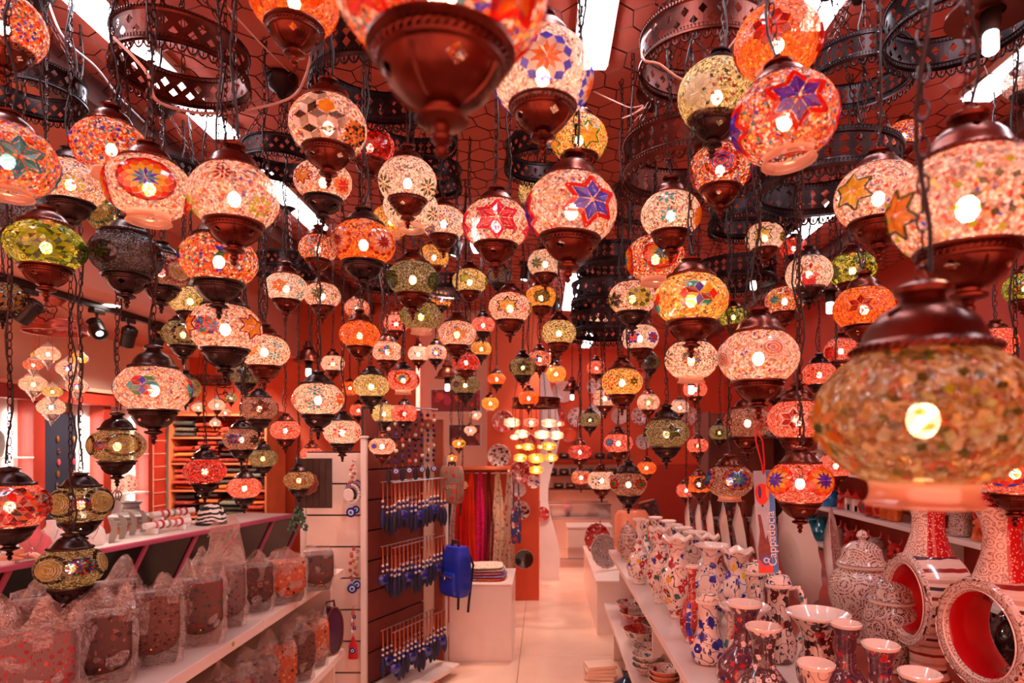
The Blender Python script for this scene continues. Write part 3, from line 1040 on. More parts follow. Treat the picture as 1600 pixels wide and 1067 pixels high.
 (714, 522, 60, 'c', 'pink', [('star6:A/O', 6, -4, .42)], 'pink lamp with amber star in the middle distance', dict(cz=.36)),
 (4, 466, 60, 'c', 'cream', [('rose8:K,A,K', -30, 0, .6)], 'unlit gold lamp with black star at the left edge near the spotlights', dict(lit=0, cz=.44)),
 (1602, 450, 62, 'c', 'green', [('tri:GEO', 0, 0, .5)], 'green lamp cut by the right edge', dict(cz=.42)),
 (1602, 128, 62, 'c', 'crackr', [('chip8:SD', 0, 0, .4)], 'unlit grey pink lamp cut by the right edge near the ceiling', dict(lit=0, cz=.44)),
 (1195, 371, 59, 'c', 'white', [('star6:Y/E', -6, 4, .50), ('tri:YE', 66, 0, .3)], 'white lamp with yellow star in dark green frame on the right', dict(cz=.40)),
 (497, 389, 58, 'c', 'multi', [('flw6:T/T', -20, 26, .26), ('flw6:T/T', -14, -16, .26)], 'small orange lamp with turquoise flowers left of the paired rosettes', dict(cz=.40)),
 (611, 346, 58, 'o', 'gold', [('flw6:LY/E', 30, -4, .62)], 'small gold lamp with big yellow petal flower', dict(cz=.44)),
 (1000, 528, 58, 'c', 'white', [('rose8:R,B', -24, 0, .40), ('rose8:D,P', 46, 0, .36)], 'white lamp with blue and red starbursts', dict(cz=.40)),
 (982, 756, 58, 'c', 'crackr', [('rose8:G,R,D', 42, 0, .36)], 'pink crackle lamp with maroon star hanging over the vases', dict(cz=.36, metal='d', tall=True)),
 (535, 675, 58, 'c', 'white', [('flw6:OM/R', -8, 2, .40), ('flw6:R/M', 58, -4, .3)], 'white lamp with magenta and orange petal flower low at centre left', dict(cz=.38)),
 (405, 638, 56, 'c', 'crackr', [('star6:D/K', 4, 6, .52)], 'grey pink lamp with maroon star outlined black', dict(cz=.38, metal='d')),
 (1412, 212, 54, 'c', 'multi', [('chip9:PB', 0, 0, .5)], 'small speckled lamp with blue chips high behind the chains on the right', dict(cz=.42)),
 (837, 301, 55, 'c', 'cream', [('chip9:GE', 0, 0, .5)], 'small cream green lamp tucked behind the cobalt star lamp', dict(cz=.44)),
 (852, 412, 55, 'c', 'white', [('rose8:E,W', -30, 0, .5)], 'small cream lamp with green edging below the cobalt star lamp', dict(cz=.42)),
 (504, 462, 55, 'c', 'pink', [('star8:E/G', -14, 4, .40), ('flw6:E/L', 36, 0, .2)], 'small lamp with two green stars on the left', dict(cz=.38)),
 (580, 603, 55, 'c', 'cream', [('flw8:Y/G', 4, 4, .36)], 'brown glass lamp with yellow green flower', dict(cz=.36, metal='d')),
 (377, 686, 54, 'c', 'crackr', [('tri:OBTRB', -22, 0, .44), ('star6:K/E', 46, -2, .4)], 'grey lamp with blue and orange mosaic patch near the fabrics', dict(cz=.36, metal='d')),
 (734, 440, 54, 'c', 'cream', [('star6:L/E', -14, 8, .36)], 'small cream lamp with lime star right of the green crackle lamp', dict(cz=.38)),
 (873, 520, 54, 'c', 'cream', [('chip9:LE', 4, 0, .5)], 'small glowing green gold lamp in the middle distance', dict(cz=.42)),
 (1280, 585, 52, 'c', 'redpk', [('flw6:RO/O', -20, 4, .42)], 'small pink lamp with red petals above the maroon star lamp', dict(cz=.40)),
 (1306, 727, 52, 'c', 'redpk', [('chip9:RO', 0, 0, .4)], 'small red speckled lamp right of the flame rosette lamp', dict(cz=.40)),
 (1314, 548, 50, 'c', 'redpk', [('tri:RRD', -40, -10, .5)], 'small red and pink lamp beside the huge lamp', dict(cz=.46)),
 (845, 465, 50, 'c', 'amber', [('rose8:E,E,K', 4, 2, .50)], 'small yellow lamp with dark green rosette', dict(cz=.38)),
 (382, 762, 50, 'c', 'redpk', [('flw8:O/Y', 4, 2, .36)], 'small red lamp with glowing orange flower near the fabrics', dict(cz=.36, metal='d')),
 (630, 594, 50, 'o', 'redpk', [('rose8:T,Y,R,D', -4, 8, .50)], 'small pink lamp with red star and blue centre', dict(cz=.38)),
 (605, 549, 48, 'c', 'pink', [('rose6:BRT,OG', -8, 4, .42)], 'small pink lamp with teal and red shard star', dict(cz=.36)),
 (383, 584, 50, 'c', 'crackg', [('rose8:E,K', 0, 0, .5)], 'dark green crackle lamp behind the amber star lamp', dict(lit=0, cz=.38)),
 (1146, 495, 44, 'c', 'green', [('tri:EL', 0, 0, .5)], 'small green lamp behind the chains left of the speckled coil lamp', dict(cz=.40)),
 (446, 672, 46, 'c', 'redpk', [('flw6:RG/O', 8, 4, .38)], 'small red lamp with red and green petals on the left', dict(cz=.36)),
 (678, 402, 46, 'c', 'gold', [('chip9:BT', 0, 0, .5)], 'small orange lamp with blue chips right of the green crackle lamp', dict(cz=.46)),
 (966, 692, 46, 'c', 'redpk', [('rose8:T,B', -38, 2, .36), ('chip8:RR', 30, 0, .4)], 'small pink lamp with blue flower above the vases', dict(cz=.36)),
 (940, 750, 44, 'c', 'white', [('flw6:K/W', -24, -2, .40), ('tri:BOR', 54, 10, .34)], 'small white lamp with black petals', dict(cz=.40)),
 (467, 750, 45, 'c', 'ochre', [('flw6:OY/R', -2, 2, .40)], 'small brown lamp with orange flower against the dark board', dict(cz=.36, metal='d')),
 (411, 716, 42, 'c', 'crackg', [('flw8:Y/L', 2, 0, .40)], 'small grey lamp with glowing yellow flower', dict(cz=.40, metal='d')),
 (817, 574, 42, 'c', 'crackg', [('star6:E/K', 4, 0, .55)], 'small dark green star lamp in the middle distance', dict(cz=.42, metal='d')),
 (597, 697, 41, 'c', 'pink', [('rose8:B,Y', -36, 0, .40), ('chip8:RR', 30, 0, .5)], 'small pale lamp with blue and yellow flower beside the evil eye rack', dict(cz=.36)),
 (1240, 388, 40, 'c', 'red', [('flw6:R/O', -10, 0, .4)], 'small red lamp behind the bare bulb pendant', dict(cz=.44)),
 (632, 646, 40, 'c', 'redpk', [('rose8:D,R', -10, 0, .4)], 'small red crackle lamp above the evil eye rack', dict(cz=.42, metal='d')),
 (600, 646, 38, 'c', 'cream', [('rose8:A,O', 70, 0, .4)], 'small gold crackle lamp above the evil eye rack', dict(cz=.44, metal='d')),
 (945, 622, 40, 'c', 'pink', [('rose6:BRY', 20, 6, .4)], 'small pink lamp with confetti star behind the yellow one', dict(cz=.40)),
 (728, 566, 42, 'c', 'red', [('flw6:R/D', 10, 0, .5)], 'small bright red lamp in the middle distance', dict(cz=.38)),
 (727, 601, 44, 'c', 'crackg', [('tri:GRB', -40, 0, .3)], 'small grey green lamp before the poster wall', dict(cz=.40, metal='d')),
 (1092, 756, 40, 'c', 'orange', [('rose8:K,K,K', 10, 2, .55)], 'small orange lamp with black rosette behind the teal flower lamp', dict(cz=.42)),
 (290, 606, 44, 'c', 'cream', [('chip8:KE', 40, 0, .4)], 'small grey gold lamp behind the shard star lamp on the left', dict(lit=0, cz=.44)),
 (558, 482, 38, 'c', 'multi', [('flw6:TO/O', 0, 0, .4)], 'tiny orange lamp above the plain orange one', dict(cz=.44)),
 (619, 506, 38, 'c', 'redpk', [('flw6:D/O', 0, 0, .45)], 'tiny pink lamp with maroon flower left of the lime flower lamp', dict(cz=.40)),
 (690, 468, 31, 'c', 'amber', [('rose10:B,W,R', 4, 0, .55)], 'tiny yellow lamp with blue and red eye', dict(cz=.46)),
 (755, 508, 36, 'c', 'redpk', [('chip8:RR', 0, 0, .5)], 'tiny pink red lamp left of the yellow star lamp', dict(cz=.40)),
 (780, 432, 40, 'c', 'crackg', [('spi:WY/B', -30, 0, .55)], 'tiny unlit spiral lamp behind the yellow star lamp', dict(lit=0, cz=.40)),
 (935, 506, 36, 'c', 'pink', [('flw6:T/R', -20, 0, .4)], 'tiny pale lamp with turquoise flower', dict(cz=.40)),
 (1124, 676, 32, 'c', 'crackg', [('star6:E/K', 0, 0, .5)], 'tiny green grey lamp left of the red petal lamp', dict(cz=.44)),
 (520, 568, 36, 'c', 'white', [('flw6:RY/O', 0, 2, .48)], 'tiny white lamp with red and yellow petals', dict(cz=.40)),
 (487, 711, 36, 'c', 'redpk', [('flw8:OE/R', 30, 0, .4)], 'tiny orange lamp above the dark board', dict(cz=.38)),
 (681, 551, 34, 'c', 'pink', [('rose8:Y,B', 6, 2, .48)], 'tiny pink lamp with blue starburst', dict(cz=.42)),
 (654, 553, 33, 'c', 'white', [('flw6:W/D', -20, 0, .4)], 'tiny white lamp with pale petals left of the blue starburst', dict(cz=.42)),
 (752, 545, 32, 'c', 'gold', [('star6:Y/O', 0, 0, .5)], 'tiny yellow star lamp near the red one', dict(cz=.42)),
 (766, 630, 27, 'o', 'amber', [('flw6:A/Y', 0, 0, .2)], 'tiny plain gold globe before the plate wall', dict(cz=.40)),
 (776, 592, 28, 'c', 'orange', [('flw6:O/Y', 0, 0, .3)], 'tiny orange lamp above the gold globe', dict(cz=.36)),
 (843, 561, 37, 'c', 'multi', [('rose6:BYT', -10, 4, .4)], 'tiny orange lamp with blue chips right of the dark green star', dict(cz=.40)),
 (869, 584, 31, 'o', 'amber', [('chip8:WO', 0, 0, .4)], 'tiny cream gold lamp with open rim in the middle distance', dict(cz=.48)),
 (922, 656, 33, 'c', 'crackg', [('star6:E/W', 0, 0, .55)], 'tiny dark green star lamp right of the tiered chandelier', dict(cz=.42, metal='d')),
 (1086, 608, 37, 'c', 'redpk', [('flw6:RY/Y', 0, -2, .45)], 'tiny pink lamp with red and yellow petals', dict(cz=.42)),
 (1013, 629, 35, 'c', 'pink', [('star6:L/E', 4, 4, .46)], 'tiny pink lamp with lime star', dict(cz=.44)),
 (906, 706, 37, 'c', 'red', [('star6:W/R', -24, 0, .36)], 'tiny red lamp with white star', dict(cz=.34)),
 (1090, 696, 33, 'c', 'redpk', [('rose6:ODE', 0, 0, .4)], 'tiny pink lamp with dark shards behind the grey green star lamp', dict(cz=.40)),
 (1072, 766, 30, 'c', 'redpk', [('chip8:BT', 10, 0, .5)], 'tiny red lamp with blue chips low behind the vases', dict(cz=.44)),
 (1010, 731, 31, 'c', 'orange', [('flw6:A/Y', 0, 0, .3)], 'tiny plain orange lamp above the pink crackle one', dict(cz=.36)),
 (908, 746, 30, 'c', 'multi', [('spi:OR/R', 40, 0, .4)], 'tiny orange lamp left of the black petal lamp', dict(cz=.46)),
 (826, 622, 32, 'c', 'orange', [('chip8:BR', 0, 0, .5)], 'tiny orange lamp above the tiered chandelier', dict(cz=.42)),
 (1062, 636, 28, 'c', 'white', [('flw6:BO/O', 10, 0, .4)], 'tiny white lamp with blue petal right of the lime star', dict(cz=.50)),
 (1016, 566, 32, 'c', 'crackg', [('rose8:K,E', 0, 0, .6)], 'tiny black and green lamp behind the starburst lamp', dict(lit=0, cz=.44)),
 (932, 575, 30, 'c', 'redpk', [('flw6:O/R', 0, 0, .4)], 'tiny red orange lamp behind the long chains', dict(cz=.44)),
 (547, 606, 26, 'o', 'orange', [('flw6:R/Y', 0, 0, .4)], 'tiny square orange lamp behind the brown glass lamp', dict(cz=.50)),
 (560, 641, 26, 'c', 'redpk', [('flw6:O/R', 0, 0, .4)], 'tiny red lamp above the magenta petal lamp', dict(cz=.46)),
 (743, 648, 19, 'o', 'white', [('chip8:OO', 0, 0, .5)], 'tiny white lamp before the lower poster', dict(D=.105, cz=.36)),
 (735, 672, 20, 'o', 'white', [('star6:P', -6, 0, .4)], 'tiny white lamp with purple star before the lower poster', dict(D=.105, cz=.36)),
 (717, 693, 21, 'c', 'amber', [('tri:LE', 40, 0, .4)], 'tiny lime yellow lamp before the lower poster', dict(D=.105, cz=.34)),
 (706, 716, 17, 'c', 'gold', [('chip8:BO', 0, 0, .5)], 'tiny yellow lamp above the patterned backpack', dict(D=.09, cz=.42)),
 (723, 758, 16, 'c', 'amber', [('spi:YB/B', 40, 0, .5)], 'tiny amber lamp with blue eye beside the hanging scarves', dict(D=.085, cz=.46)),
 (1210, 612, 34, 'c', 'crackr', [('flw6:D/R', 0, 0, .4)], 'tiny grey pink lamp below the speckled coil lamp', dict(lit=0, cz=.40)),
]
LAMPS.sort(key=lambda r: -r[2])
for (cx, cy, w, b, g, meds, lab, op) in LAMPS:
    mosaic_lamp(cx, cy, w, b, g, meds, lab, **op)

# ------------------------------------------------------------------ pierced ring crowns near the ceiling
N = 96
RPROF = [(.488, .004), (.503, 0), (.506, -.018), (.498, -.030), (.497, -.050), (.497, -.080), (.497, -.110), (.497, -.140), (.498, -.160), (.507, -.166), (.509, -.184),
         (.520, -.194), (.522, -.206), (.505, -.212), (.485, -.205)]
BAND_A = MB().lathe(RPROF, N, holes=[(5, 0, 4), (7, 2, 4)])
BAND_B = MB().lathe([(.488, .004), (.506, 0), (.506, -.03), (.496, -.036), (.496, -.066), (.496, -.096), (.496, -.126), (.496, -.156), (.506, -.164), (.510, -.19), (.498, -.21)], N,
                    holes=[(4, 0, 3), (6, 0, 3)])
RRIM = MB()
for i in range(120):
    a = 2 * PI * i / 120
    RRIM.tube([(.507 * math.cos(a), .507 * math.sin(a), -.012), (.507 * math.cos(a), .507 * math.sin(a), .012)], .0065, 4)
FRINGE = MB()
for i in range(44):
    a = 2 * PI * i / 44
    da = 2 * PI / 44

    def pt(u, z, a=a):
        return (.512 * math.cos(a + u * da), .512 * math.sin(a + u * da), z)
    FRINGE.tube([pt(.5 + .46 * math.cos(PI * k / 6), -.212 - .042 * math.sin(PI * k / 6)) for k in range(7)], .0075, 4)
    FRINGE.tube([pt(.5, -.212), pt(.5, -.232), pt(.5, -.244)], [.004, .010, .003], 4)
for q in (BAND_A, BAND_B, FRINGE):
    q.xf(Matrix.Diagonal((1, 1, 1.3, 1)))
RM = {}
for mk, mm in (('k', RINGK), ('d', RINGD)):
    RM['A', mk] = BAND_A.xf(Matrix.Diagonal((1, 1, 1.0, 1))).mesh('pierced_band', mm, False)
    RM['B', mk] = BAND_B.mesh('pierced_band', mm, False)
    RM['rim', mk] = RRIM.mesh('ribbed_edge', mm)
    RM['fr', mk] = FRINGE.mesh('scalloped_fringe', mm)
    RM['can', mk] = MB().lathe([(0, .0), (.062, -.002), (.060, -.02), (.045, -.05), (.022, -.066), (.012, -.085), (0, -.088)], 20).mesh('canopy', mm)


def ring_crown(cx, cy, w, d, kind, mk, label):
    best = None
    for k in range(21):
        f = 1 + ((k + 1) // 2) * .02 * (1 if k % 2 else -1)
        p = P(cx, cy, d * f)
        R = w / 1000 * d * f / 2
        n = 0
        if p.z > CEIL - .06:
            n += 9
        for (a, b, t, u, q) in PLACED:
            hd = math.hypot(p.x - a, p.y - b)
            if abs(hd - R) < q + .02 and p.z - .26 * 2 * R < t and p.z > u:
                n += 1
        if best is None or n < best[0]:
            best = (n, p, R)
        if n == 0:
            break
    n, p, R = best
    t = thing('chandelier_ring', label, 'chandelier', p, 0, 'pierced copper chandelier rings', 2 * R)
    D = 2 * R
    b = link('pierced_band', RM[kind, mk], t)
    link('ribbed_edge', RM['rim', mk], b, (0, 0, -.012))
    link('ribbed_edge', RM['rim', mk], b, (0, 0, -.228))
    link('scalloped_fringe', RM['fr', mk], t)
    hook = Vector((0, 0, (CEIL - .03 - p.z)))
    link('canopy', RM['can', mk], t, (0, 0, (CEIL - .002 - p.z) / D), scale=(1 / D,) * 3)
    for k in range(4):
        a = .5 + k * PI / 2
        o = chain_mb((R * .985 * math.cos(a), R * .985 * math.sin(a), 0), hook, .024, .0065, .0017).obj('chain', CHAINM, t, smooth=False)
        o.scale = (1 / D,) * 3
        o['kind'] = 'stuff'
    return t


RINGS = [
 (285, 70, 190, 1.85, 'A', 'k', 'large copper ring chandelier in front of the left ceiling batten'),
 (52, 120, 138, 1.95, 'A', 'd', 'dark ring chandelier in the upper left corner beside the beam'),
 (1100, 55, 196, 1.80, 'A', 'k', 'large copper ring wound with pale cable, upper tier at right of centre'),
 (1078, 222, 205, 1.86, 'B', 'k', 'lattice ring hanging as lower tier below the cable wound ring'),
 (590, 92, 198, 1.92, 'B', 'd', 'lattice ring chandelier behind the huge blurred orange lamp'),
 (645, 185, 134, 2.25, 'B', 'd', 'smaller lattice ring below and behind the huge blurred lamp'),
 (440, 232, 112, 2.45, 'A', 'd', 'ring chandelier left of the tumbling block lamp'),
 (1340, 92, 152, 1.92, 'B', 'd', 'dark lattice ring upper right behind the hanging chains'),
 (1495, 0, 200, 1.62, 'A', 'd', 'black ring chandelier at the upper right edge near the bare bulb'),
 (1292, 246, 210, 1.90, 'B', 'd', 'dark lattice ring right of the purple star lamp'),
 (852, 228, 124, 2.45, 'A', 'd', 'ring chandelier peeking out behind the bright white lamp'),
 (255, 262, 118, 2.60, 'B', 'd', 'small lattice ring above the red rosette lamp'),
 (668, 262, 104, 2.62, 'A', 'd', 'ring chandelier hidden behind the cream olive leaf lamp'),
 (1018, 296, 128, 2.55, 'B', 'k', 'lattice ring right of the cobalt star lamp'),
 (962, 392, 118, 3.60, 'B', 'd', 'black ring tier between the cobalt star lamp and the teal rosette lamp'),
 (955, 444, 122, 3.60, 'A', 'd', 'black ring second tier among the long chains'),
 (952, 492, 120, 3.62, 'B', 'd', 'black ring lowest tier among the long chains'),
 (1175, 318, 130, 2.75, 'A', 'd', 'black ring above the small yellow star lamp on the right'),
 (1150, 412, 120, 3.50, 'B', 'd', 'black ring low between the chains on the right'),
 (450, 402, 92, 3.70, 'A', 'd', 'small far ring above the orange star lamp on the left'),
 (608, 424, 84, 4.10, 'A', 'd', 'small far ring left of the green crackle lamp'),
 (706, 436, 80, 4.30, 'B', 'd', 'small far ring right of the green crackle lamp'),
]
for r in RINGS:
    ring_crown(*r)


# ------------------------------------------------------------------ bare bulb pendants
PEND = MB().lathe([(0, .12), (.018, .118), (.022, .095), (.036, .085), (.038, .072), (.030, .066), (.056, .045), (.070, .018), (.074, 0), (.090, -.006), (.092, -.014), (.070, -.012), (.03, -.01)], 24).mesh('dome_cap', COPPER, True, .7)
PSOCK = MB().lathe([(0, -.01), (.021, -.01), (.021, -.05), (.018, -.056), (0, -.056)], 14).mesh('socket', BLACKM)
PBULB = MB().lathe([(.012, -.054), (.016, -.060), (.0165, -.098), (.012, -.104), (0, -.105)], 14).mesh('bulb', BULBW)


def bare_bulb(cx, cy, s, d, label, fac=1.0):
    p = P(cx, cy, d)
    t = thing('bare_bulb_pendant', label, 'lamp', p, 0, 'bare bulb pendants', s)
    link('dome_cap', PEND, t)
    link('socket', PSOCK, t)
    link('bulb', PBULB, t)
    L = CEIL - .005 - (p.z + .12 * s)
    if L > .03:
        me, Lm = chain_mesh(L)
        o = link('chain', me, t, (0, 0, .12), (0, 0, 1), (1 / s, 1 / s, L / Lm / s))
        o['kind'] = 'stuff'


bare_bulb(1548, 12, 1.0, 1.45, 'dark dome pendant with glowing bare bulb in the upper right corner')
bare_bulb(1297, 452, 1.0, 2.75, 'copper dome pendant with glowing bare bulb beside the white petal lamp')
bare_bulb(1177, 424, 1.0, 3.6, 'small dome pendant with bare bulb among the chains on the right')
bare_bulb(482, 562, 1.0, 4.0, 'small pendant with bare bulb left of the tiny white petal lamp')
bare_bulb(699, 588, 1.0, 4.6, 'small pendant with bare bulb before the poster wall')
bare_bulb(1080, 588, .9, 3.4, 'bare bulb hanging below the mixed shard lamp')
bare_bulb(862, 562, .8, 4.8, 'bare bulb deep in the shop above the moon plate')
bare_bulb(894, 608, .8, 5.0, 'bare bulb deep in the shop right of the moon plate')
# ------------------------------------------------------------------ decorated cloth, bag and pottery materials
def motif_mat(name, base, pal, scale, rough=.5, coat=0.0, stems=None, dots=0.28, stretch=(1, 1, 1), petals=True, second=None):
    """printed or painted all-over decoration: scattered blossoms, leaves and stems on a ground colour"""
    if name in MATS:
        return MATS[name]
    k = NT(name)
    v = k.coord('Object', True, stretch)
    wob = k.n('TexNoise', None, Vector=v, Scale=scale * .7, Detail=2.0).outputs['Color']
    vv = k.n('VectorMath', {'operation': 'ADD'}, i0=v, i1=k.n('VectorMath', {'operation': 'SCALE'}, i0=wob, Scale=.55 / scale).outputs[0]).outputs[0]
    col = c(base)
    if stems:
        w = k.math('ABSOLUTE', k.math('SUBTRACT', k.math('FRACT', k.math('MULTIPLY', k.noise(v, scale * .55, 1.0), 7.0)), .5))
        col = k.mixc(k.math('LESS_THAN', w, .045), col, c(stems))
    a = k.vor(k.n('Mapping', None, Vector=vv, Scale=(1.5, 1.5, .62)).outputs[0], scale * 1.9)
    ra = k.n('SeparateColor', None, i0=a.outputs['Color'])
    leaf = k.math('LESS_THAN', a.outputs['Distance'], .27)
    leaf = k.math('MULTIPLY', leaf, k.math('GREATER_THAN', ra.outputs[1], .30))
    col = k.mixc(leaf, col, k.ramp(ra.outputs[0], pal_stops(second or pal)))
    b = k.vor(vv, scale)
    rb = k.n('SeparateColor', None, i0=b.outputs['Color'])
    rad = dots
    if petals:
        rip = k.vor(vv, scale * 4.5).outputs['Distance']
        rad = k.math('ADD', k.math('MULTIPLY', rip, .22), dots - .06)
    fl = k.math('LESS_THAN', b.outputs['Distance'], rad)
    col = k.mixc(fl, col, k.ramp(rb.outputs[0], pal_stops(pal)))
    ce = k.math('LESS_THAN', b.outputs['Distance'], dots * .32)
    col = k.mixc(ce, col, c(base))
    bs = k.n('BsdfPrincipled', None, Base_Color=col, Roughness=rough)
    if coat:
        bs.inputs['Coat Weight'].default_value = coat
        bs.inputs['Coat Roughness'].default_value = .05
    MATS[name] = k.done(bs.outputs[0])
    return MATS[name]


def rings_mat(name, base, ink, scale, freq, rough=.25, coat=.6, thr=.1, ink2=None):
    """painted concentric scrolls"""
    if name in MATS:
        return MATS[name]
    k = NT(name)
    v = k.coord('Object', True)
    b = k.vor(v, scale)
    w = k.math('SINE', k.math('MULTIPLY', b.outputs['Distance'], freq))
    nz = k.math('GREATER_THAN', k.noise(v, scale * 14, 1.0), .5)
    m = k.math('MULTIPLY', k.math('GREATER_THAN', w, thr), nz)
    col = k.mixc(m, c(base), c(ink))
    if ink2:
        e = k.vor(v, scale, 'DISTANCE_TO_EDGE').outputs['Distance']
        col = k.mixc(k.math('LESS_THAN', e, .05), col, c(ink2))
    bs = k.n('BsdfPrincipled', None, Base_Color=col, Roughness=rough)
    bs.inputs['Coat Weight'].default_value = coat
    MATS[name] = k.done(bs.outputs[0])
    return MATS[name]


def stripe_mat(name, cols, scale, axis=2, rough=.6, wob=.0, coat=0.0):
    if name in MATS:
        return MATS[name]
    k = NT(name)
    v = k.coord('Object', True)
    s = k.n('SeparateXYZ', None, i0=v).outputs[axis]
    if wob:
        s = k.math('ADD', s, k.math('MULTIPLY', k.noise(v, 9.0), wob))
    f = k.math('FRACT', k.math('MULTIPLY', s, scale))
    col = k.ramp(f, [(i / len(cols), c(h)) for i, h in enumerate(cols)])
    bs = k.n('BsdfPrincipled', None, Base_Color=col, Roughness=rough)
    bs.inputs['Coat Weight'].default_value = coat
    MATS[name] = k.done(bs.outputs[0])
    return MATS[name]


def film_mat():
    k = NT('cellophane')
    v = k.coord('Object', True)
    h = k.noise(v, 26.0, 4.0)
    bp = k.n('Bump', None, Strength=1.0, Height=h, Distance=.07).outputs[0]
    gl = k.n('BsdfGlossy', None, Color=(1, .95, .92, 1), Roughness=.06, Normal=bp).outputs[0]
    df = k.n('BsdfDiffuse', None, Color=c('e8d0c8')).outputs[0]
    tp = k.n('BsdfTransparent', None, Color=(.97, .93, .91, 1)).outputs[0]
    s = k.n('MixShader', None, i0=.10, i1=tp, i2=df).outputs[0]
    return k.done(k.n('MixShader', None, i0=.20, i1=s, i2=gl).outputs[0])


FILM = film_mat()
PINKF = pbr('pink_frame', 'b8506a', .35, var=.06)
LEDM = emis('led_strip', 'fff0e4', 12.0)
BRASS = pbr('brass', 'c88448', .28, .9)

# ------------------------------------------------------------------ left shelf with wrapped bags
sh = thing('bag_shelf', 'white two tier shelf along the left holding plastic wrapped bags', 'shelf', (-1.5, 2.4, 0))
for (x0, x1, z) in ((-.34, .32, .85), (-.34, .32, .38)):
    for (y0, y1) in ((-1.3, .30), (.303, 1.38)):
        MB().box(x0, x1, y0, y1, z - .045, z, b=.004).obj('board', SHELFW, sh, smooth=False)
MB().box(-.36, -.342, -1.3, 1.38, 0, .87, b=.003).obj('back_panel', SHELFW, sh, smooth=False)
for y in (-1.28, .29, 1.36):
    MB().box(-.34, .27 if y != .29 else .0, y - .012, y + .012, 0, .334, b=.002).obj('upright', SHELFW, sh, smooth=False)
    MB().box(-.34, .25 if y != .29 else -.1, y - .012, y + .012, .381, .804, b=.002).obj('upright', SHELFW, sh, smooth=False)
MB().box(.3205, .3225, .02, .035, .825, .84).obj('sticker', pbr('lime_sticker', '9ab428', .5), sh, smooth=False)

BAGM = [motif_mat('bag_red_floral', '745450', [(3, 'a01820'), (2, '801018'), (1, 'b84a44')], 52, .6),
        motif_mat('bag_brown_floral', '54302a', [(2, '301a18'), (2, '74382c'), (1, '8a5040')], 34, .6),
        motif_mat('bag_quilted_tan', '6a4238', [(2, '4a241c'), (2, '805040'), (1, '3c1c16')], 70, .7),
        motif_mat('bag_green_rose', '643e36', [(2, '3c4a3c'), (2, '803030'), (1, '28342e')], 44, .6),
        motif_mat('bag_orange_kilim', 'b85834', [(2, '8a2814'), (1, '402018'), (2, 'd08a60')], 46, .6),
        motif_mat('bag_grey_floral', '7a605c', [(2, '403638'), (1, '8a2c34'), (2, '544444')], 48, .6)]
LEATH = [pbr('leather_dark', '3c201c', .45, var=.2), pbr('leather_taupe', '6a4a42', .45, var=.2), pbr('leather_black', '1a1012', .4, var=.2), pbr('leather_brown', '5a2c20', .45, var=.2)]


def rounded(w, d, h, bulge=.12, n=28, m=9, zt=.0):
    """soft bag body: rounded-rectangle sections that bulge in the middle"""
    mb = MB()
    V, F = [], []
    for j in range(m + 1):
        t = j / m
        z = h * t
        e = 1 - (abs(2 * t - 1) ** 5) * .16
        k = 1 + bulge * math.sin(PI * t)
        for i in range(n):
            a = 2 * PI * i / n
            ca, sa = math.cos(a), math.sin(a)
            r = (abs(ca) ** 5 + abs(sa) ** 5) ** (-1 / 5)
            V.append((w / 2 * ca * r * e, d / 2 * sa * r * e * k, z))
    for j in range(m):
        for i in range(n):
            q = (i + 1) % n
            F.append((j * n + i, j * n + q, (j + 1) * n + q, (j + 1) * n + i))
    F.append(tuple(reversed(range(n))))
    F.append(tuple(m * n + i for i in range(n)))
    return mb.add(V, F)


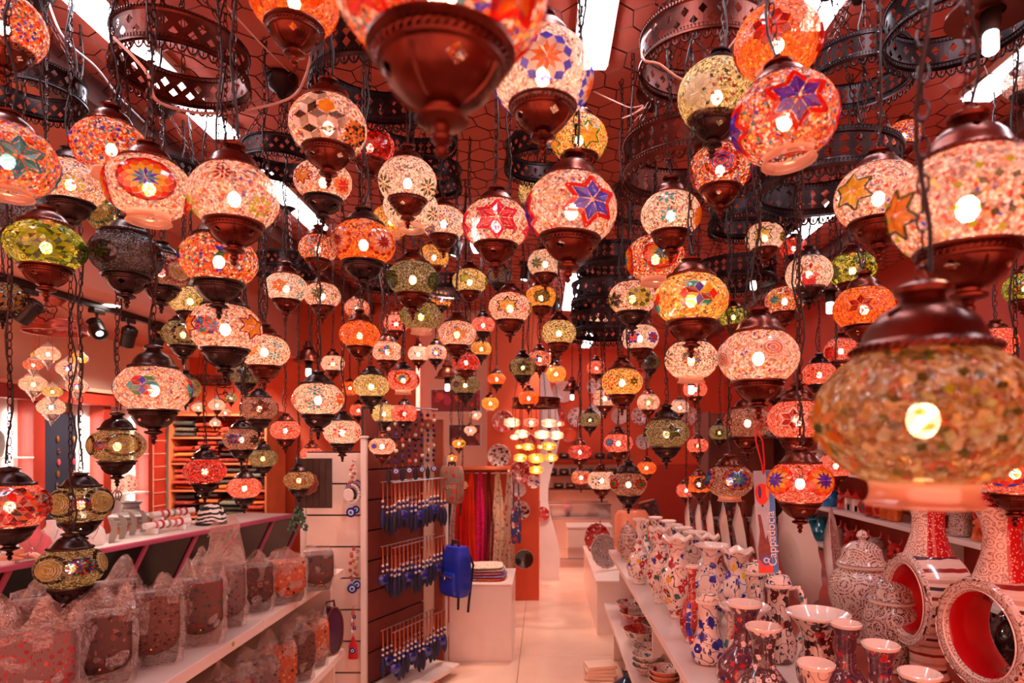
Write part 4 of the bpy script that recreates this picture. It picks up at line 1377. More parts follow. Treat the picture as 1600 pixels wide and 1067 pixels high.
def bag(p, rz, w, d, h, mi, li, label, group, film=1.0, crest=.07, seed=0):
    t = thing('wrapped_handbag', label, 'handbag', p, rz, group)
    rounded(w, d, h).obj('body', LEATH[li], t)
    fl = MB()
    n, V, F = 10, [], []
    prof = [(d * .44, h * .99), (d * .2, h * 1.02), (-d * .3, h * 1.02), (-d * .52, h * .97), (-d * .60, h * .8), (-d * .62, h * .5), (-d * .62, h * .30)]
    for j, (y, z) in enumerate(prof):
        for i in range(n + 1):
            u = -1 + 2 * i / n
            zz = z - (0 if j < 6 else .10 * h * (1 - u * u)) + (.10 * h * u ** 6 if j >= 5 else 0)
            V.append((u * w * .485, y - .006, zz))
    for j in range(len(prof) - 1):
        for i in range(n):
            F.append((j * (n + 1) + i, j * (n + 1) + i + 1, (j + 1) * (n + 1) + i + 1, (j + 1) * (n + 1) + i))
    fl.add(V, F)
    o = fl.obj('flap', BAGM[mi], t)
    md = o.modifiers.new('thick', 'SOLIDIFY')
    md.thickness = .005
    MB().lathe([(0, -.004), (.018, -.004), (.021, 0), (.016, .006), (0, .008)], 12).xf(Matrix.Translation((0, -d * .66, h * .27)) @ Matrix.Rotation(PI / 2, 4, 'X')).obj('clasp', BRASS, t)
    a = Vector((-w * .47, 0, h * .9))
    strap = MB()
    pts = [a + Vector((-.012, 0, -i * h * .085 - .004 * math.sin(i))) for i in range(11)]
    for i in range(10):
        link_mesh(strap, pts[i], pts[i + 1], .006, .0016, i % 2)
    strap.obj('chain_strap', BRASS, t)
    if film:
        rnd = random.Random(seed)
        off = Vector((seed * 3.1, seed * 1.7, 0))
        n, m = 30, 12
        V, F = [], []
        for j in range(m + 1):
            tt = j / m
            z = -.002 + (h + crest) * tt
            for i in range(n):
                a = 2 * PI * i / n
                ca, sa = math.cos(a), math.sin(a)
                r = (abs(ca) ** 4 + abs(sa) ** 4) ** (-1 / 4)
                top = max(0, (z - h * .98) / max(crest, .01))
                k = 1.05 + .05 * noise.noise(Vector((a * 2.2, tt * 5, seed * 2.3))) - .34 * min(1.2, top)
                q = Vector((w / 2 * ca * r * k + .006 * ca, d / 2 * sa * r * (1.34 + .25 * noise.noise(Vector((a * 1.7, tt * 4, seed * 5.1))) - .75 * min(1, top * 1.2)), z))
                nz = (noise.noise(q * 16 + off) * .016 + abs(noise.noise(q * 38 + off)) * .013) * (1 + top) if j > 1 else 0
                q += Vector((ca, sa, 0)) * nz
                if top > 0:
                    q.z += noise.noise(Vector((q.x * 22, seed, 0)) + off) * crest * 1.3 * top
                    q.y += noise.noise(Vector((q.x * 9, seed + 5, 1)) + off) * .035 * top
                V.append(q)
        for j in range(m):
            for i in range(n):
                q = (i + 1) % n
                F.append((j * n + i, j * n + q, (j + 1) * n + q, (j + 1) * n + i))
        MB().add(V, F).obj('plastic_wrap', FILM, t, smooth=True, angle=.5)
    return t


GU, GLW = 'plastic wrapped bags on the upper shelf', 'plastic wrapped bags on the lower shelf'
for i, (px, z, w, h, mi, li, lab, cr) in enumerate([
    (52, 1.80, .21, .215, 0, 1, 'red floral handbag in plastic, nearest on the upper shelf', .06),
    (158, 1.99, .17, .215, 1, 0, 'dark brown handbag with round motif in plastic beside the red floral one', .06),
    (236, 2.16, .17, .235, 2, 2, 'quilted tan handbag with brass clasp in plastic', .05),
    (312, 2.38, .15, .235, 3, 1, 'taupe handbag with brass chain in plastic', .05),
    (352, 2.60, .14, .235, 5, 1, 'handbag under a tall peak of plastic wrap', .17),
    (396, 2.84, .15, .20, 1, 0, 'dark handbag in plastic right of the tall peak', .05),
    (447, 3.00, .16, .19, 4, 0, 'black handbag with orange strap in plastic near the shelf end', .05),
    (497, 3.24, .13, .185, 3, 2, 'last dark handbag in plastic at the end of the upper shelf', .04)]):
    bag(((px - VX) / 1000 * z, z, .852), .55, w, .085, h, mi, li, lab, GU, 1, cr, i)
for i, (x, y, lab) in enumerate([(-1.70, 1.92, 'wrapped bag in the back row behind the red floral handbag'), (-1.69, 2.18, 'wrapped bag in the back row behind the quilted tan handbag'),
                                 (-1.66, 2.44, 'wrapped bag in the back row behind the taupe handbag'), (-1.60, 3.14, 'small wrapped bag in the back row near the shelf end')]):
    bag((x, y, .852), .5, .19, .08, .21 if i < 3 else .17, (1, 5, 3, 2)[i], (0, 1, 2, 3)[i], lab, GU, 1, .07, 20 + i)
for i, (px, z, mi, li, lab) in enumerate([
    (292, 2.26, 4, 3, 'orange wrapped bag nearest on the lower shelf'), (332, 2.46, 4, 0, 'orange kilim wrapped bag second on the lower shelf'),
    (372, 2.66, 0, 3, 'red floral wrapped bag on the lower shelf'), (408, 2.86, 5, 1, 'grey floral wrapped bag on the lower shelf'),
    (440, 3.06, 4, 2, 'black and orange wrapped bag on the lower shelf'), (470, 3.27, 2, 3, 'tan wrapped bag on the lower shelf'), (493, 3.47, 4, 3, 'orange wrapped bag beside the purple purse')]):
    bag(((px - VX) / 1000 * z - .02, z, .382), .75, .15, .075, .24, mi, li, lab, GLW, 1, .06, 40 + i)
t = thing('purple_purse', 'glossy dark purple purse standing at the end of the lower shelf', 'purse', ((516 - VX) / 1000 * 3.68, 3.68, .382), 1.0)
PURP = pbr('purple_leather', '4a1440', .22, var=.2, coat=.4)
MB().prism([(.062 * math.cos(a), .135 + .135 * math.sin(a) * (1.0 if a < PI else .98)) for a in [2 * PI * i / 28 for i in range(28)]], lambda u, v, w: (u * 1.0, -.035 + .07 * w, v)).obj('body', PURP, t, angle=.5)
MB().tube([(.064 * math.cos(a), -.037, .135 + .137 * math.sin(a)) for a in [2 * PI * i / 28 for i in range(28)]], .004, 5, closed=True).obj('zip', BRASS, t)
MB().tube([(-.03, 0, .265), (-.025, 0, .30), (.025, 0, .30), (.03, 0, .265)], .006, 6).obj('handle', PURP, t)

# ------------------------------------------------------------------ slanted black glass counter with jewellery displays
A, B = Vector((-2.47, 2.50, 0)), Vector((-1.88, 5.02, 0))
ux = (B - A).normalized()
ang = math.atan2(ux.y, ux.x)
LC = (B - A).length
ct = thing('display_counter', 'long counter with slanted black glass panes and pink frame', 'counter', A, ang)
np_ = 7
pw = LC / np_
for i in range(np_):
    x0, x1 = i * pw + .012, (i + 1) * pw - .012
    MB().prism([(x0, 0), (x1, 0), (x1 - .10, -1), (x0 - .10, -1)], lambda u, v, w: (u, .012 - v * .15 + w * .008, 1.022 + v * .42)).obj('pane', BLACKG, ct, smooth=False)
    if i % 1 == 0:
        xm = x0 + .19
        MB().prism([(xm, -.62), (xm + .035, -.62), (xm + .035, -1.0), (xm, -1.0)], lambda u, v, w: (u - .06, .0 - v * .15 - w * .012, 1.022 + v * .42)).obj('handle', pbr('pale_handle', 'a08080', .4), ct, smooth=False)
for i in range(np_ + 1):
    x = i * pw
    MB().prism([(x - .012, 0), (x + .012, 0), (x + .012 - .10, -1), (x - .012 - .10, -1)], lambda u, v, w: (u, .020 - v * .15 - w * .022, 1.022 + v * .42)).obj('frame_bar', PINKF, ct, smooth=False)
MB().box(-.02, LC + .02, -.012, .02, 1.022, 1.05, b=.006).obj('top_rail', PINKF, ct)
MB().box(0, LC, .02, .55, 1.010, 1.032, b=.003).obj('counter_top', WHITEP, ct, smooth=False)
MB().box(0, LC, .16, .55, 0, .60).obj('plinth', pbr('dark_plinth', '2a1614', .5), ct, smooth=False)
MB().box(0, LC, .53, .55, .60, 1.010).obj('back_board', pbr('dark_plinth', '2a1614', .5), ct, smooth=False)

PINKV = pbr('pink_velvet', 'f07c84', .8, var=.05)
WHITV = pbr('white_velvet', 'f4ece8', .7, var=.04)
GREYV = pbr('grey_velvet', '9a9088', .7, var=.1)
REDV = pbr('red_velvet', 'b03844', .8, var=.1)


def bust(p, rz, h, m, label, group='necklace busts', neck=True):
    t = thing('necklace_bust', label, 'bust', p, rz, group, h)
    V, F = [], []
    secs = [(0, .36, .10), (.12, .40, .14), (.35, .42, .17), (.55, .38, .16), (.70, .24, .13), (.78, .15, .11), (.90, .13, .10), (1.0, .135, .105)]
    n = 16
    for z, a, b in secs:
        for i in range(n):
            an = 2 * PI * i / n
            V.append((a * math.cos(an), b * math.sin(an) + .06 * (1 - z), z))
    for j in range(len(secs) - 1):
        for i in range(n):
            q = (i + 1) % n
            F.append((j * n + i, j * n + q, (j + 1) * n + q, (j + 1) * n + i))
    F.append(tuple(reversed(range(n))))
    F.append(tuple((len(secs) - 1) * n + i for i in range(n)))
    MB().add(V, F).obj('form', m, t)
    pts = []
    for i in range(15):
        u = -1 + i / 7
        pts.append((u * .20, -.10 - .07 * (1 - u * u), .72 - .42 * (1 - u * u)))
    MB().tube(pts, .011, 5).obj('necklace', CHROME, t)
    MB().sphere(0, -.185, .27, .028, .02, .04, 8, 6).obj('pendant', CHROME, t)


def on_counter(px, z, dx=0.0):
    return Vector(((px - VX) / 1000 * z + dx, z, 1.033))


bust(on_counter(60, 3.12, -.02), .6, .17, PINKV, 'pink velvet necklace bust beside the mannequin hand')
bust(on_counter(14, 3.00, -.02), .6, .14, WHITV, 'white necklace bust at the left edge of the counter')
bust(on_counter(86, 3.32, -.02), .5, .16, WHITV, 'white necklace bust right of the pink one')
bust(on_counter(108, 3.52, -.02), .5, .12, PINKV, 'small pink necklace bust behind the spiral lamp')
bust(on_counter(144, 3.50, 0), .7, .15, WHITV, 'tall white necklace card bust before the grey stands')
# mannequin hand for rings
t = thing('ring_hand_display', 'flesh coloured mannequin hand wearing rings on the counter', 'hand display', on_counter(36, 2.95), .4)
SKIN = pbr('mannequin_skin', 'e09a78', .5, var=.06)
hm = MB()
hm.add(*(lambda q: (q.v, q.f))(rounded(.06, .035, .05, .2, 16, 5).xf(Matrix.Translation((-.05, 0, .012)) @ Matrix.Rotation(PI / 2, 4, 'Y'))))
for i, (y, l) in enumerate(((-.022, .050), (-.008, .058), (.007, .054), (.021, .044))):
    hm.tube([(-.005, y, .004 - .002 * i), (.02, y * 1.2, .006), (.02 + l * .5, y * 1.35, .002), (.02 + l, y * 1.4, -.014)], [.0085, .0085, .0078, .005], 8)
hm.tube([(-.035, -.026, 0), (-.01, -.048, -.002), (.018, -.056, -.006)], [.011, .009, .006], 8)
hm.tube([(-.045, 0, -.012), (-.09, 0, -.014), (-.12, 0, -.016)], [.020, .019, .021], 10)
hm.xf(Matrix.Translation((0, 0, .040)))
hm.obj('hand', SKIN, t)
for y in (-.026, .009):
    MB().tube([(.028, y * 1.2 + .0095 * math.cos(a), .044 + .0095 * math.sin(a)) for a in [2 * PI * i / 10 for i in range(10)]], .002, 4, closed=True).obj('ring', CHROME, t)
MB().box(-.13, -.02, -.03, .03, 0, .026, b=.006).obj('stand', WHITV, t)
# grey curved bracelet stands
CURV = [(0, 0), (.028, .004), (.046, .05), (.040, .095), (.018, .128), (-.006, .14), (.006, .11), (.012, .07), (.002, .03)]
for i, (px, z, lab) in enumerate(((170, 3.62, 'first'), (186, 3.76, 'second'), (202, 3.90, 'third'), (219, 4.02, 'last'))):
    t = thing('bracelet_stand', f'grey curved bracelet stand, {lab} of four from the left on the counter', 'stand', on_counter(px, z), .55, 'grey bracelet stands')
    MB().prism(CURV, lambda u, v, w: (u, -.03 + .06 * w, v)).obj('curved_card', GREYV, t, angle=.3)
    MB().tube([(.045 + .002 * math.cos(a), .034 * math.cos(a), .06 + .02 * math.sin(a)) for a in [2 * PI * k / 12 for k in range(12)]], .004, 5, closed=True).obj('bracelet', BRASS, t)
# bracelet rolls
for i, (px, z, zz, lab) in enumerate(((262, 4.02, 0, 'front white bracelet roll on the counter'), (270, 4.22, .045, 'rear white bracelet roll on its higher stand'))):
    t = thing('bracelet_roll', lab, 'bracelet holder', on_counter(px, z), ang - .1, 'bracelet rolls')
    L = .16
    MB().tube([(-L, 0, .055 + zz), (L, 0, .055 + zz)], .020, 14).obj('roll', WHITV, t)
    for k in range(5):
        x = -.09 + k * .045
        MB().tube([(x, .0215 * math.cos(a), .055 + zz + .0215 * math.sin(a)) for a in [2 * PI * q / 14 for q in range(14)]], .008, 6, closed=True).obj('bracelet', (pbr('rose_bead', 'd06070', .3), pbr('red_bead', 'a82828', .3), GREYV)[k % 3], t)
    for x in (-.10, .10):
        MB().box(x - .012, x + .012, -.03, .03, 0, .036 + zz, b=.004).obj('foot', WHITV, t)
# zebra striped dome
t = thing('striped_cap', 'black and white striped round cap at the end of the counter', 'cap', on_counter(326, 4.40, .02), .3)
MB().lathe([(.088, 0), (.096, .03), (.090, .075), (.066, .115), (.030, .136), (0, .14)], 24).obj('crown', stripe_mat('zebra', ('f4ece4', '16100f'), 34, 2, .7, .10), t)
MB().lathe([(.085, 0), (.099, .002), (.099, .014), (.09, .018)], 24).obj('band', pbr('cap_black', '181010', .7), t)
# grey banded urn on a stand and a small frame
t = thing('banded_urn', 'grey banded urn behind the bracelet stands', 'urn', (-2.98, 4.62, .9), 0)
MB().lathe([(.06, 0), (.09, .02), (.12, .08), (.135, .14), (.14, .17), (.12, .18), (.06, .195), (.05, .24), (.075, .27), (.05, .27)], 28).obj('body', stripe_mat('urn_bands', ('8a807c', 'a89c96', '746864'), 28, 2, .5), t)
MB().box(-.2, .2, -.2, .2, -.9, -.002, b=.01).obj('stand', SHELFW, t, smooth=False)

# ------------------------------------------------------------------ lit wall niches on the far left
wl = thing('jewellery_wall_unit', 'lit wall unit with red pilasters and white panels on the far left wall', 'wall unit', (-3.6, 3.4, 0))
REDP = pbr('red_pilaster', '9c2c1c', .5, var=.1)


def yb(a, b):
    return a - 3.4, b - 3.4


for (a, b) in ((4.34, 4.44), (5.03, 5.12), (3.4, 3.5), (5.60, 5.66)):
    y0, y1 = yb(a, b)
    MB().box(0, .14, y0, y1, 0, 1.88, b=.004).obj('pilaster', REDP, wl, smooth=False)
for (a, b) in ((3.5, 4.34), (4.84, 5.03), (5.12, 5.60)):
    y0, y1 = yb(a, b)
    MB().box(.005, .03, y0, y1, .3, 1.88).obj('white_panel', WHITEP, wl, smooth=False)
y0, y1 = yb(3.4, 5.7)
MB().box(0, .19, y0, y1, 1.88, 1.97, b=.006).obj('top_beam', REDP, wl, smooth=False)
MB().box(0, .22, y0, y1, 1.972, 2.0, b=.004).obj('ledge', PLASTER2, wl, smooth=False)
for yy in (3.62, 4.26, 4.95, 5.53):
    MB().box(.031, .05, yy - 3.4 - .016, yy - 3.4 + .016, .75, 1.80, b=.004).obj('led_strip', LEDM, wl)
for zz in (1.17, 1.50):
    for (a, b) in ((3.5, 4.34), (5.12, 5.60)):
        y0, y1 = yb(a, b)
        MB().box(.03, .15, y0 + .01, y1 - .01, zz - .012, zz).obj('shelf_board', WHITEP, wl, smooth=False)
y0, y1 = yb(4.44, 4.84)
nv = MB().box(.005, .06, y0, y1, .3, 1.80).obj('navy_panel', pbr('navy_velvet', '191626', .85, var=.15), wl, smooth=False)
for k in range(3):
    y = y0 + .06 + k * .15
    for q in range(9):
        z = 1.62 - q * .085
        MB().sphere(.068, y + .01 * math.sin(q), z, .010, .014, .026, 6, 5).obj('leaf_charm', (BRASS, CHROME, REDV)[q % 3], nv)
p0, p1 = yb(5.67, 6.0)
pn = MB().box(0, .05, p0, p1, 0, 1.9).obj('patterned_panel', pbr('red_lacquer', 'b83420', .5), wl, smooth=False)
GOLDL = pbr('pale_scroll', 'f0a080', .5)
for k in range(8):
    z = .95 + k * .12
    MB().tube([(.053, p0 + .06 + .05 * math.sin(a), z + .04 * math.sin(2 * a)) for a in [2 * PI * i / 16 for i in range(16)]], .005, 4, closed=True).obj('scroll', GOLDL, pn)
    MB().box(.05, .056, p0, p1, z + .056, z + .064).obj('scroll_line', GOLDL, pn, smooth=False)
MB().box(.05, .056, p0 + .135, p0 + .145, .8, 1.9).obj('scroll_line', GOLDL, pn, smooth=False)
for i, (y, z, m, lab) in enumerate(((3.72, 1.502, REDV, 'red velvet bust on the upper shelf of the lit niche'), (4.02, 1.502, GREYV, 'grey bust on the upper shelf of the lit niche'),
                                    (3.72, 1.172, GREYV, 'grey bust on the lower shelf of the lit niche'), (4.05, 1.172, REDV, 'red bust on the lower shelf of the lit niche'))):
    bust((-3.50, y, z), 1.2, .26, m, lab, 'busts in the lit niche')
for i, y in enumerate((5.24, 5.42)):
    t = thing('display_plate', ('red painted plate standing in the far lit niche', 'second painted plate standing in the far lit niche')[i], 'plate', (-3.50, y, 1.172), 1.4)
    MB().lathe([(0, .012), (.05, .012), (.075, .004), (.078, 0), (.05, 0), (0, 0)], 24).xf(Matrix.Translation((0, .0, .078)) @ Matrix.Rotation(PI / 2 - .15, 4, 'X')).obj('dish', motif_mat('plate_red', 'e8b8a0', [(2, 'b02820'), (1, '802018')], 40, .3), t)

# ------------------------------------------------------------------ folded textiles on shelves
ts = thing('textile_shelf', 'open shelf packed with folded textiles at the far left', 'shelf', (-3.06, 6.24, 0))
for z in (.66, .90, 1.147, 1.40, 1.644, 1.86):
    MB().box(-.44, .44, -.24, .20, z - .018, z, b=.002).obj('board', pbr('orange_board', 'e07848', .5), ts, smooth=False)
for x in (-.45, .45):
    MB().box(x - .01, x + .01, -.24, .20, 0, 1.90, b=.002).obj('upright', pbr('orange_board', 'e07848', .5), ts, smooth=False)
MB().box(-.44, .44, .203, .22, 0, 1.90).obj('back_panel', ORANGE, ts, smooth=False)
CLC = ['e8722c', 'b8321c', '3c2624', '74705c', 'd8542a', '5c4a40', 'f08838', '8c2418', '4a5048', 'c8402a']
CLN = ['orange', 'red', 'black brown', 'olive grey', 'rust', 'brown', 'bright orange', 'maroon', 'dark green', 'brick red']
CLM = [motif_mat('cloth_%d' % i, h, [(2, h), (1, CLC[(i + 3) % 10])], 46, .85) for i, h in enumerate(CLC)]
rowname = {.66: 'lowest', .90: 'fourth', 1.147: 'third', 1.40: 'second', 1.644: 'top'}
colname = ('leftmost', 'left of centre', 'right of centre', 'rightmost')
CLOTH = {}


def cloth_mesh(i):
    w, d, h = .205, .36, .05
    mb = MB()
    V, F = [], []
    n, m = 12, 8
    for j in range(n):
        a = 2 * PI * j / n
        ca, sa = math.cos(a), math.sin(a)
        r = (abs(ca) ** 6 + abs(sa) ** 6) ** (-1 / 6)
        for k in range(m + 1):
            x = -w / 2 + w * k / m
            q = noise.noise(Vector((x * 16 + i * 3, ca * 2, sa))) * .006
            V.append((x, ca * r * d / 2, h / 2 + sa * r * h / 2 + q))
    for j in range(n):
        for k in range(m):
            q = (j + 1) % n
            F.append((j * (m + 1) + k, q * (m + 1) + k, q * (m + 1) + k + 1, j * (m + 1) + k + 1))
    F.append(tuple(j * (m + 1) for j in range(n)))
    F.append(tuple(j * (m + 1) + m for j in reversed(range(n))))
    return mb.add(V, F).mesh('folded_cloth', CLM[i])


lay = ('bottom', 'second', 'third', 'topmost')
for zi, (z, cap) in enumerate(((.66, 4), (.90, 4), (1.147, 4), (1.40, 4), (1.644, 3))):
    for ci in range(4):
        zz = z + .003
        for k in range(cap - (1 if (zi + ci) % 3 == 0 else 0)):
            i = (zi * 7 + ci * 3 + k * 5) % 10
            if i not in CLOTH:
                CLOTH[i] = cloth_mesh(i)
            rr = random.Random(zi * 100 + ci * 10 + k)
            sz = rr.uniform(.72, 1.02)
            o = link('folded_cloth', CLOTH[i], None, (-3.06 - .325 + ci * .216 + rr.uniform(-.006, .006), 6.20 + rr.uniform(-.05, .02), zz), (rr.uniform(-.03, .03), rr.uniform(-.035, .035), rr.uniform(-.06, .06)), (rr.uniform(.84, .98), rr.uniform(.85, 1), sz))
            zz += .05 * sz + .009
            tag(o, f'{CLN[i]} folded cloth, {lay[k]} in the {colname[ci]} pile on the {rowname[z]} textile shelf', 'folded cloth', 'folded textiles on the shelf')

# ------------------------------------------------------------------ track lights and downlight on the left
tr = thing('light_track', 'black ceiling track running along the left bay', 'light track', (-2.74, 2.2, 2.449))
MB().box(-.018, .018, 0, 3.9, -.035, 0, b=.003).obj('rail', BLACKM, tr, smooth=False)
SPOTB = pbr('black_spot_body', '20120f', .35, var=.2)


def track_spot(y, aim, label, on=True, power=26):
    t = thing('track_spotlight', label, 'spotlight', (-2.74, y, 2.412), 0, 'track spotlights')
    MB().box(-.02, .02, -.05, .05, -.03, 0, b=.004).obj('adapter', SPOTB, t, smooth=False)
    MB().tube([(0, 0, -.03), (0, 0, -.075)], .008, 8).obj('stem', SPOTB, t)
    d = Vector(aim).normalized()
    rot = d.to_track_quat('-Z', 'Y').to_euler()
    body = MB().lathe([(0, .07), (.030, .07), (.040, .06), (.043, .05), (.043, -.065), (.040, -.068), (.038, -.055), (.0, -.050)], 20).obj('housing', SPOTB, t, (0, 0, -.12), rot)
    for k in range(3):
        MB().lathe([(.043, -.004), (.047, -.004), (.047, .004), (.043, .004)], 20).obj('cooling_fin', SPOTB, body, (0, 0, .02 + k * .014))
    MB().lathe([(0, -.052), (.034, -.053)], 16).obj('lens', emis('spot_lens', 'fff0e4', 6.0) if on else GREYM, body)
    if on:
        l = bpy.data.lights.new('spot_light', 'SPOT')
        l.energy = power * 2.0
        l.color = (1.0, .84, .74)
        l.spot_size = 1.5
        l.spot_blend = .7
        l.shadow_soft_size = .03
        lo = bpy.data.objects.new('spot_light', l)
        COL.objects.link(lo)
        lo.parent = body
        lo.location = (0, 0, -.09)


track_spot(2.75, (-.9, .25, -1), 'black track spotlight nearest the camera on the left', True, 30)
track_spot(3.40, (-.8, -.1, -1), 'black track spotlight before the small chandelier', True, 30)
track_spot(3.92, (.8, -.5, -.8), 'black track spotlight turned towards the shop', True, 22)
track_spot(4.22, (-.5, .4, -1), 'black finned track spotlight with lit lens', True, 30)
track_spot(4.52, (-.7, .6, -1), 'black track spotlight farther along the rail', True, 30)
track_spot(5.4, (-.3, .8, -.8), 'last black track spotlight above the textiles', True, 34)
t = thing('downlight', 'round white recessed downlight in the left ceiling', 'downlight', (-2.68, 3.95 + .02, 2.4495))
MB().lathe([(.062, 0), (.066, -.006), (.05, -.008), (.05, -.002)], 24).obj('trim_ring', WHITEP, t)
MB().lathe([(.0, -.004), (.05, -.004)], 24).obj('lens', emis('downlight_lens', 'fff2e6', 12.0), t)


# ------------------------------------------------------------------ small clustered chandeliers
SPINK = pbr('pink_copper', 'c05848', .3, .7)
MINI_CAP = MB().lathe([(.30, .30), (.30, .33), (.2, .42), (.08, .50), (.04, .58), (0, .6)], 14).mesh('lamp_cap', WHITEP)
MINI_CUP = MB().lathe([(.29, -.30), (.27, -.36), (.15, -.52), (.06, -.60), (.07, -.66), (.03, -.72), (0, -.8)], 14)


def cluster(name, label, ring_px, ring_py, d, ringw, lamps, top, mt, capm, drop=0.0):
    p = P(ring_px, ring_py, d)
    t = thing(name, label, 'chandelier', p)
    R = ringw / 1000 * d / 2
    D = 2 * R
    rb = MB().lathe([(x * D, z * D) for x, z in RPROF], 48, holes=[(5, 0, 4), (7, 2, 4)]).obj('pierced_ring', mt, t, smooth=False)
    for k in range(3):
        a = k * 2.1 + .4
        chain_mb((R * .98 * math.cos(a), R * .98 * math.sin(a), 0), (0, 0, top - p.z - .04), .03, .006, .0016).obj('chain', mt, t, smooth=False)['kind'] = 'stuff'
    MB().lathe([(0, 0), (.055, -.002), (.05, -.03), (.02, -.06), (0, -.065)], 16).obj('canopy', mt, t, (0, 0, top - p.z - .001))
    cupm = MINI_CUP.mesh('lamp_cup', capm)
    for i, (px, py, w, gk, med) in enumerate(lamps):
        dd = d + R * .7 * math.sin(i * 2.4)
        q = P(px, py, dd) - p
        s = w / 1000 * dd
        g = link('lamp_globe', globe_mesh(gk, .36), t, q, (0, 0, math.atan2(-p.x, p.y)), (s,) * 3)
        link('lamp_cap', MINI_CAP, g)
        link('lamp_cup', cupm, g)
        link('lamp_bulb', CM['bulb'], g)
        if med:
            nm, me = motif_meshes(med, .46, 0.0, .36, False)[0]
            for az in (0, 1.6, -1.6):
                link('mosaic_inlay', me, g, rot=(0, 0, az))['kind'] = 'stuff'
        MB().tube([q + Vector((0, 0, s * .58)), Vector((q.x * .9, q.y * .9, -.15 * D))], .0022, 4).obj('hanger', mt, t)
    return t


cluster('clustered_chandelier', 'pink copper ring chandelier with cluster of small white lamps on the far left', 87, 503, 3.72, 84,
        [(75, 553, 33, 'white', None), (106, 576, 33, 'white', 'flw6:B/B'), (52, 570, 26, 'multi', None), (52, 600, 37, 'white', 'flw6:L/E'), (120, 604, 31, 'pink', 'star6:P'),
         (82, 612, 27, 'cream', 'flw6:L/E'), (80, 636, 38, 'white', 'flw6:T/W'), (124, 560, 24, 'gold', 'flw6:B/R'), (60, 556, 20, 'gold', None)], 2.449, SPINK, CHROME)
cluster('clustered_chandelier', 'small chandelier of white lamps before the textile shelf', 328, 588, 4.9, 60,
        [(339, 633, 25, 'white', None), (352, 645, 17, 'pink', None), (336, 661, 17, 'white', None), (361, 622, 19, 'crackg', None), (310, 637, 20, 'white', 'flw6:L/E')], 2.449 if False else 2.99, COPPER, COPPER)


# ceiling spotlights over the aisle, plus ones added to brighten the shelves
def ceiling_spot(x, y, aim, power, label, size=1.2):
    t = thing('ceiling_spotlight', label, 'spotlight', (x, y, CEIL - .002), 0, 'ceiling spotlights')
    MB().lathe([(0, 0), (.045, 0), (.045, -.015), (.012, -.02), (.010, -.06), (0, -.06)], 16).obj('mount', SPOTB, t)
    rot = Vector(aim).normalized().to_track_quat('-Z', 'Y').to_euler()
    body = MB().lathe([(0, .06), (.026, .06), (.034, .05), (.036, -.05), (.033, -.052), (.031, -.042), (0, -.040)], 18).obj('housing', SPOTB, t, (0, 0, -.09), rot)
    MB().lathe([(0, -.042), (.028, -.043)], 14).obj('lens', MATS['spot_lens'], body)
    l = bpy.data.lights.new('spot_light', 'SPOT')
    l.energy = power
    l.color = (1.0, .66, .54)
    l.spot_size = size
    l.spot_blend = .6
    l.shadow_soft_size = .03
    lo = bpy.data.objects.new('spot_light', l)
    COL.objects.link(lo)
    lo.parent = body
    lo.location = (0, 0, -.08)


ceiling_spot(-.15, 5.0, (-.1, -.12, -1), 95, 'black ceiling spotlight above the white plinth')
ceiling_spot(.12, 6.3, (0, .1, -1), 120, 'black ceiling spotlight above the middle of the aisle')
ceiling_spot(.25, 7.7, (0, .2, -1), 130, 'black ceiling spotlight above the glass table')
ceiling_spot(.30, 3.9, (.35, -.1, -1), 60, 'added black ceiling spotlight brightening the pottery shelf')  # this spot and the two below are added fill light
ceiling_spot(-.75, 3.35, (-.35, .2, -1), 60, 'added black ceiling spotlight brightening the slat wall')
ceiling_spot(-.60, 4.35, (-.3, .0, -1), 60, 'added black ceiling spotlight brightening the evil eye rack')
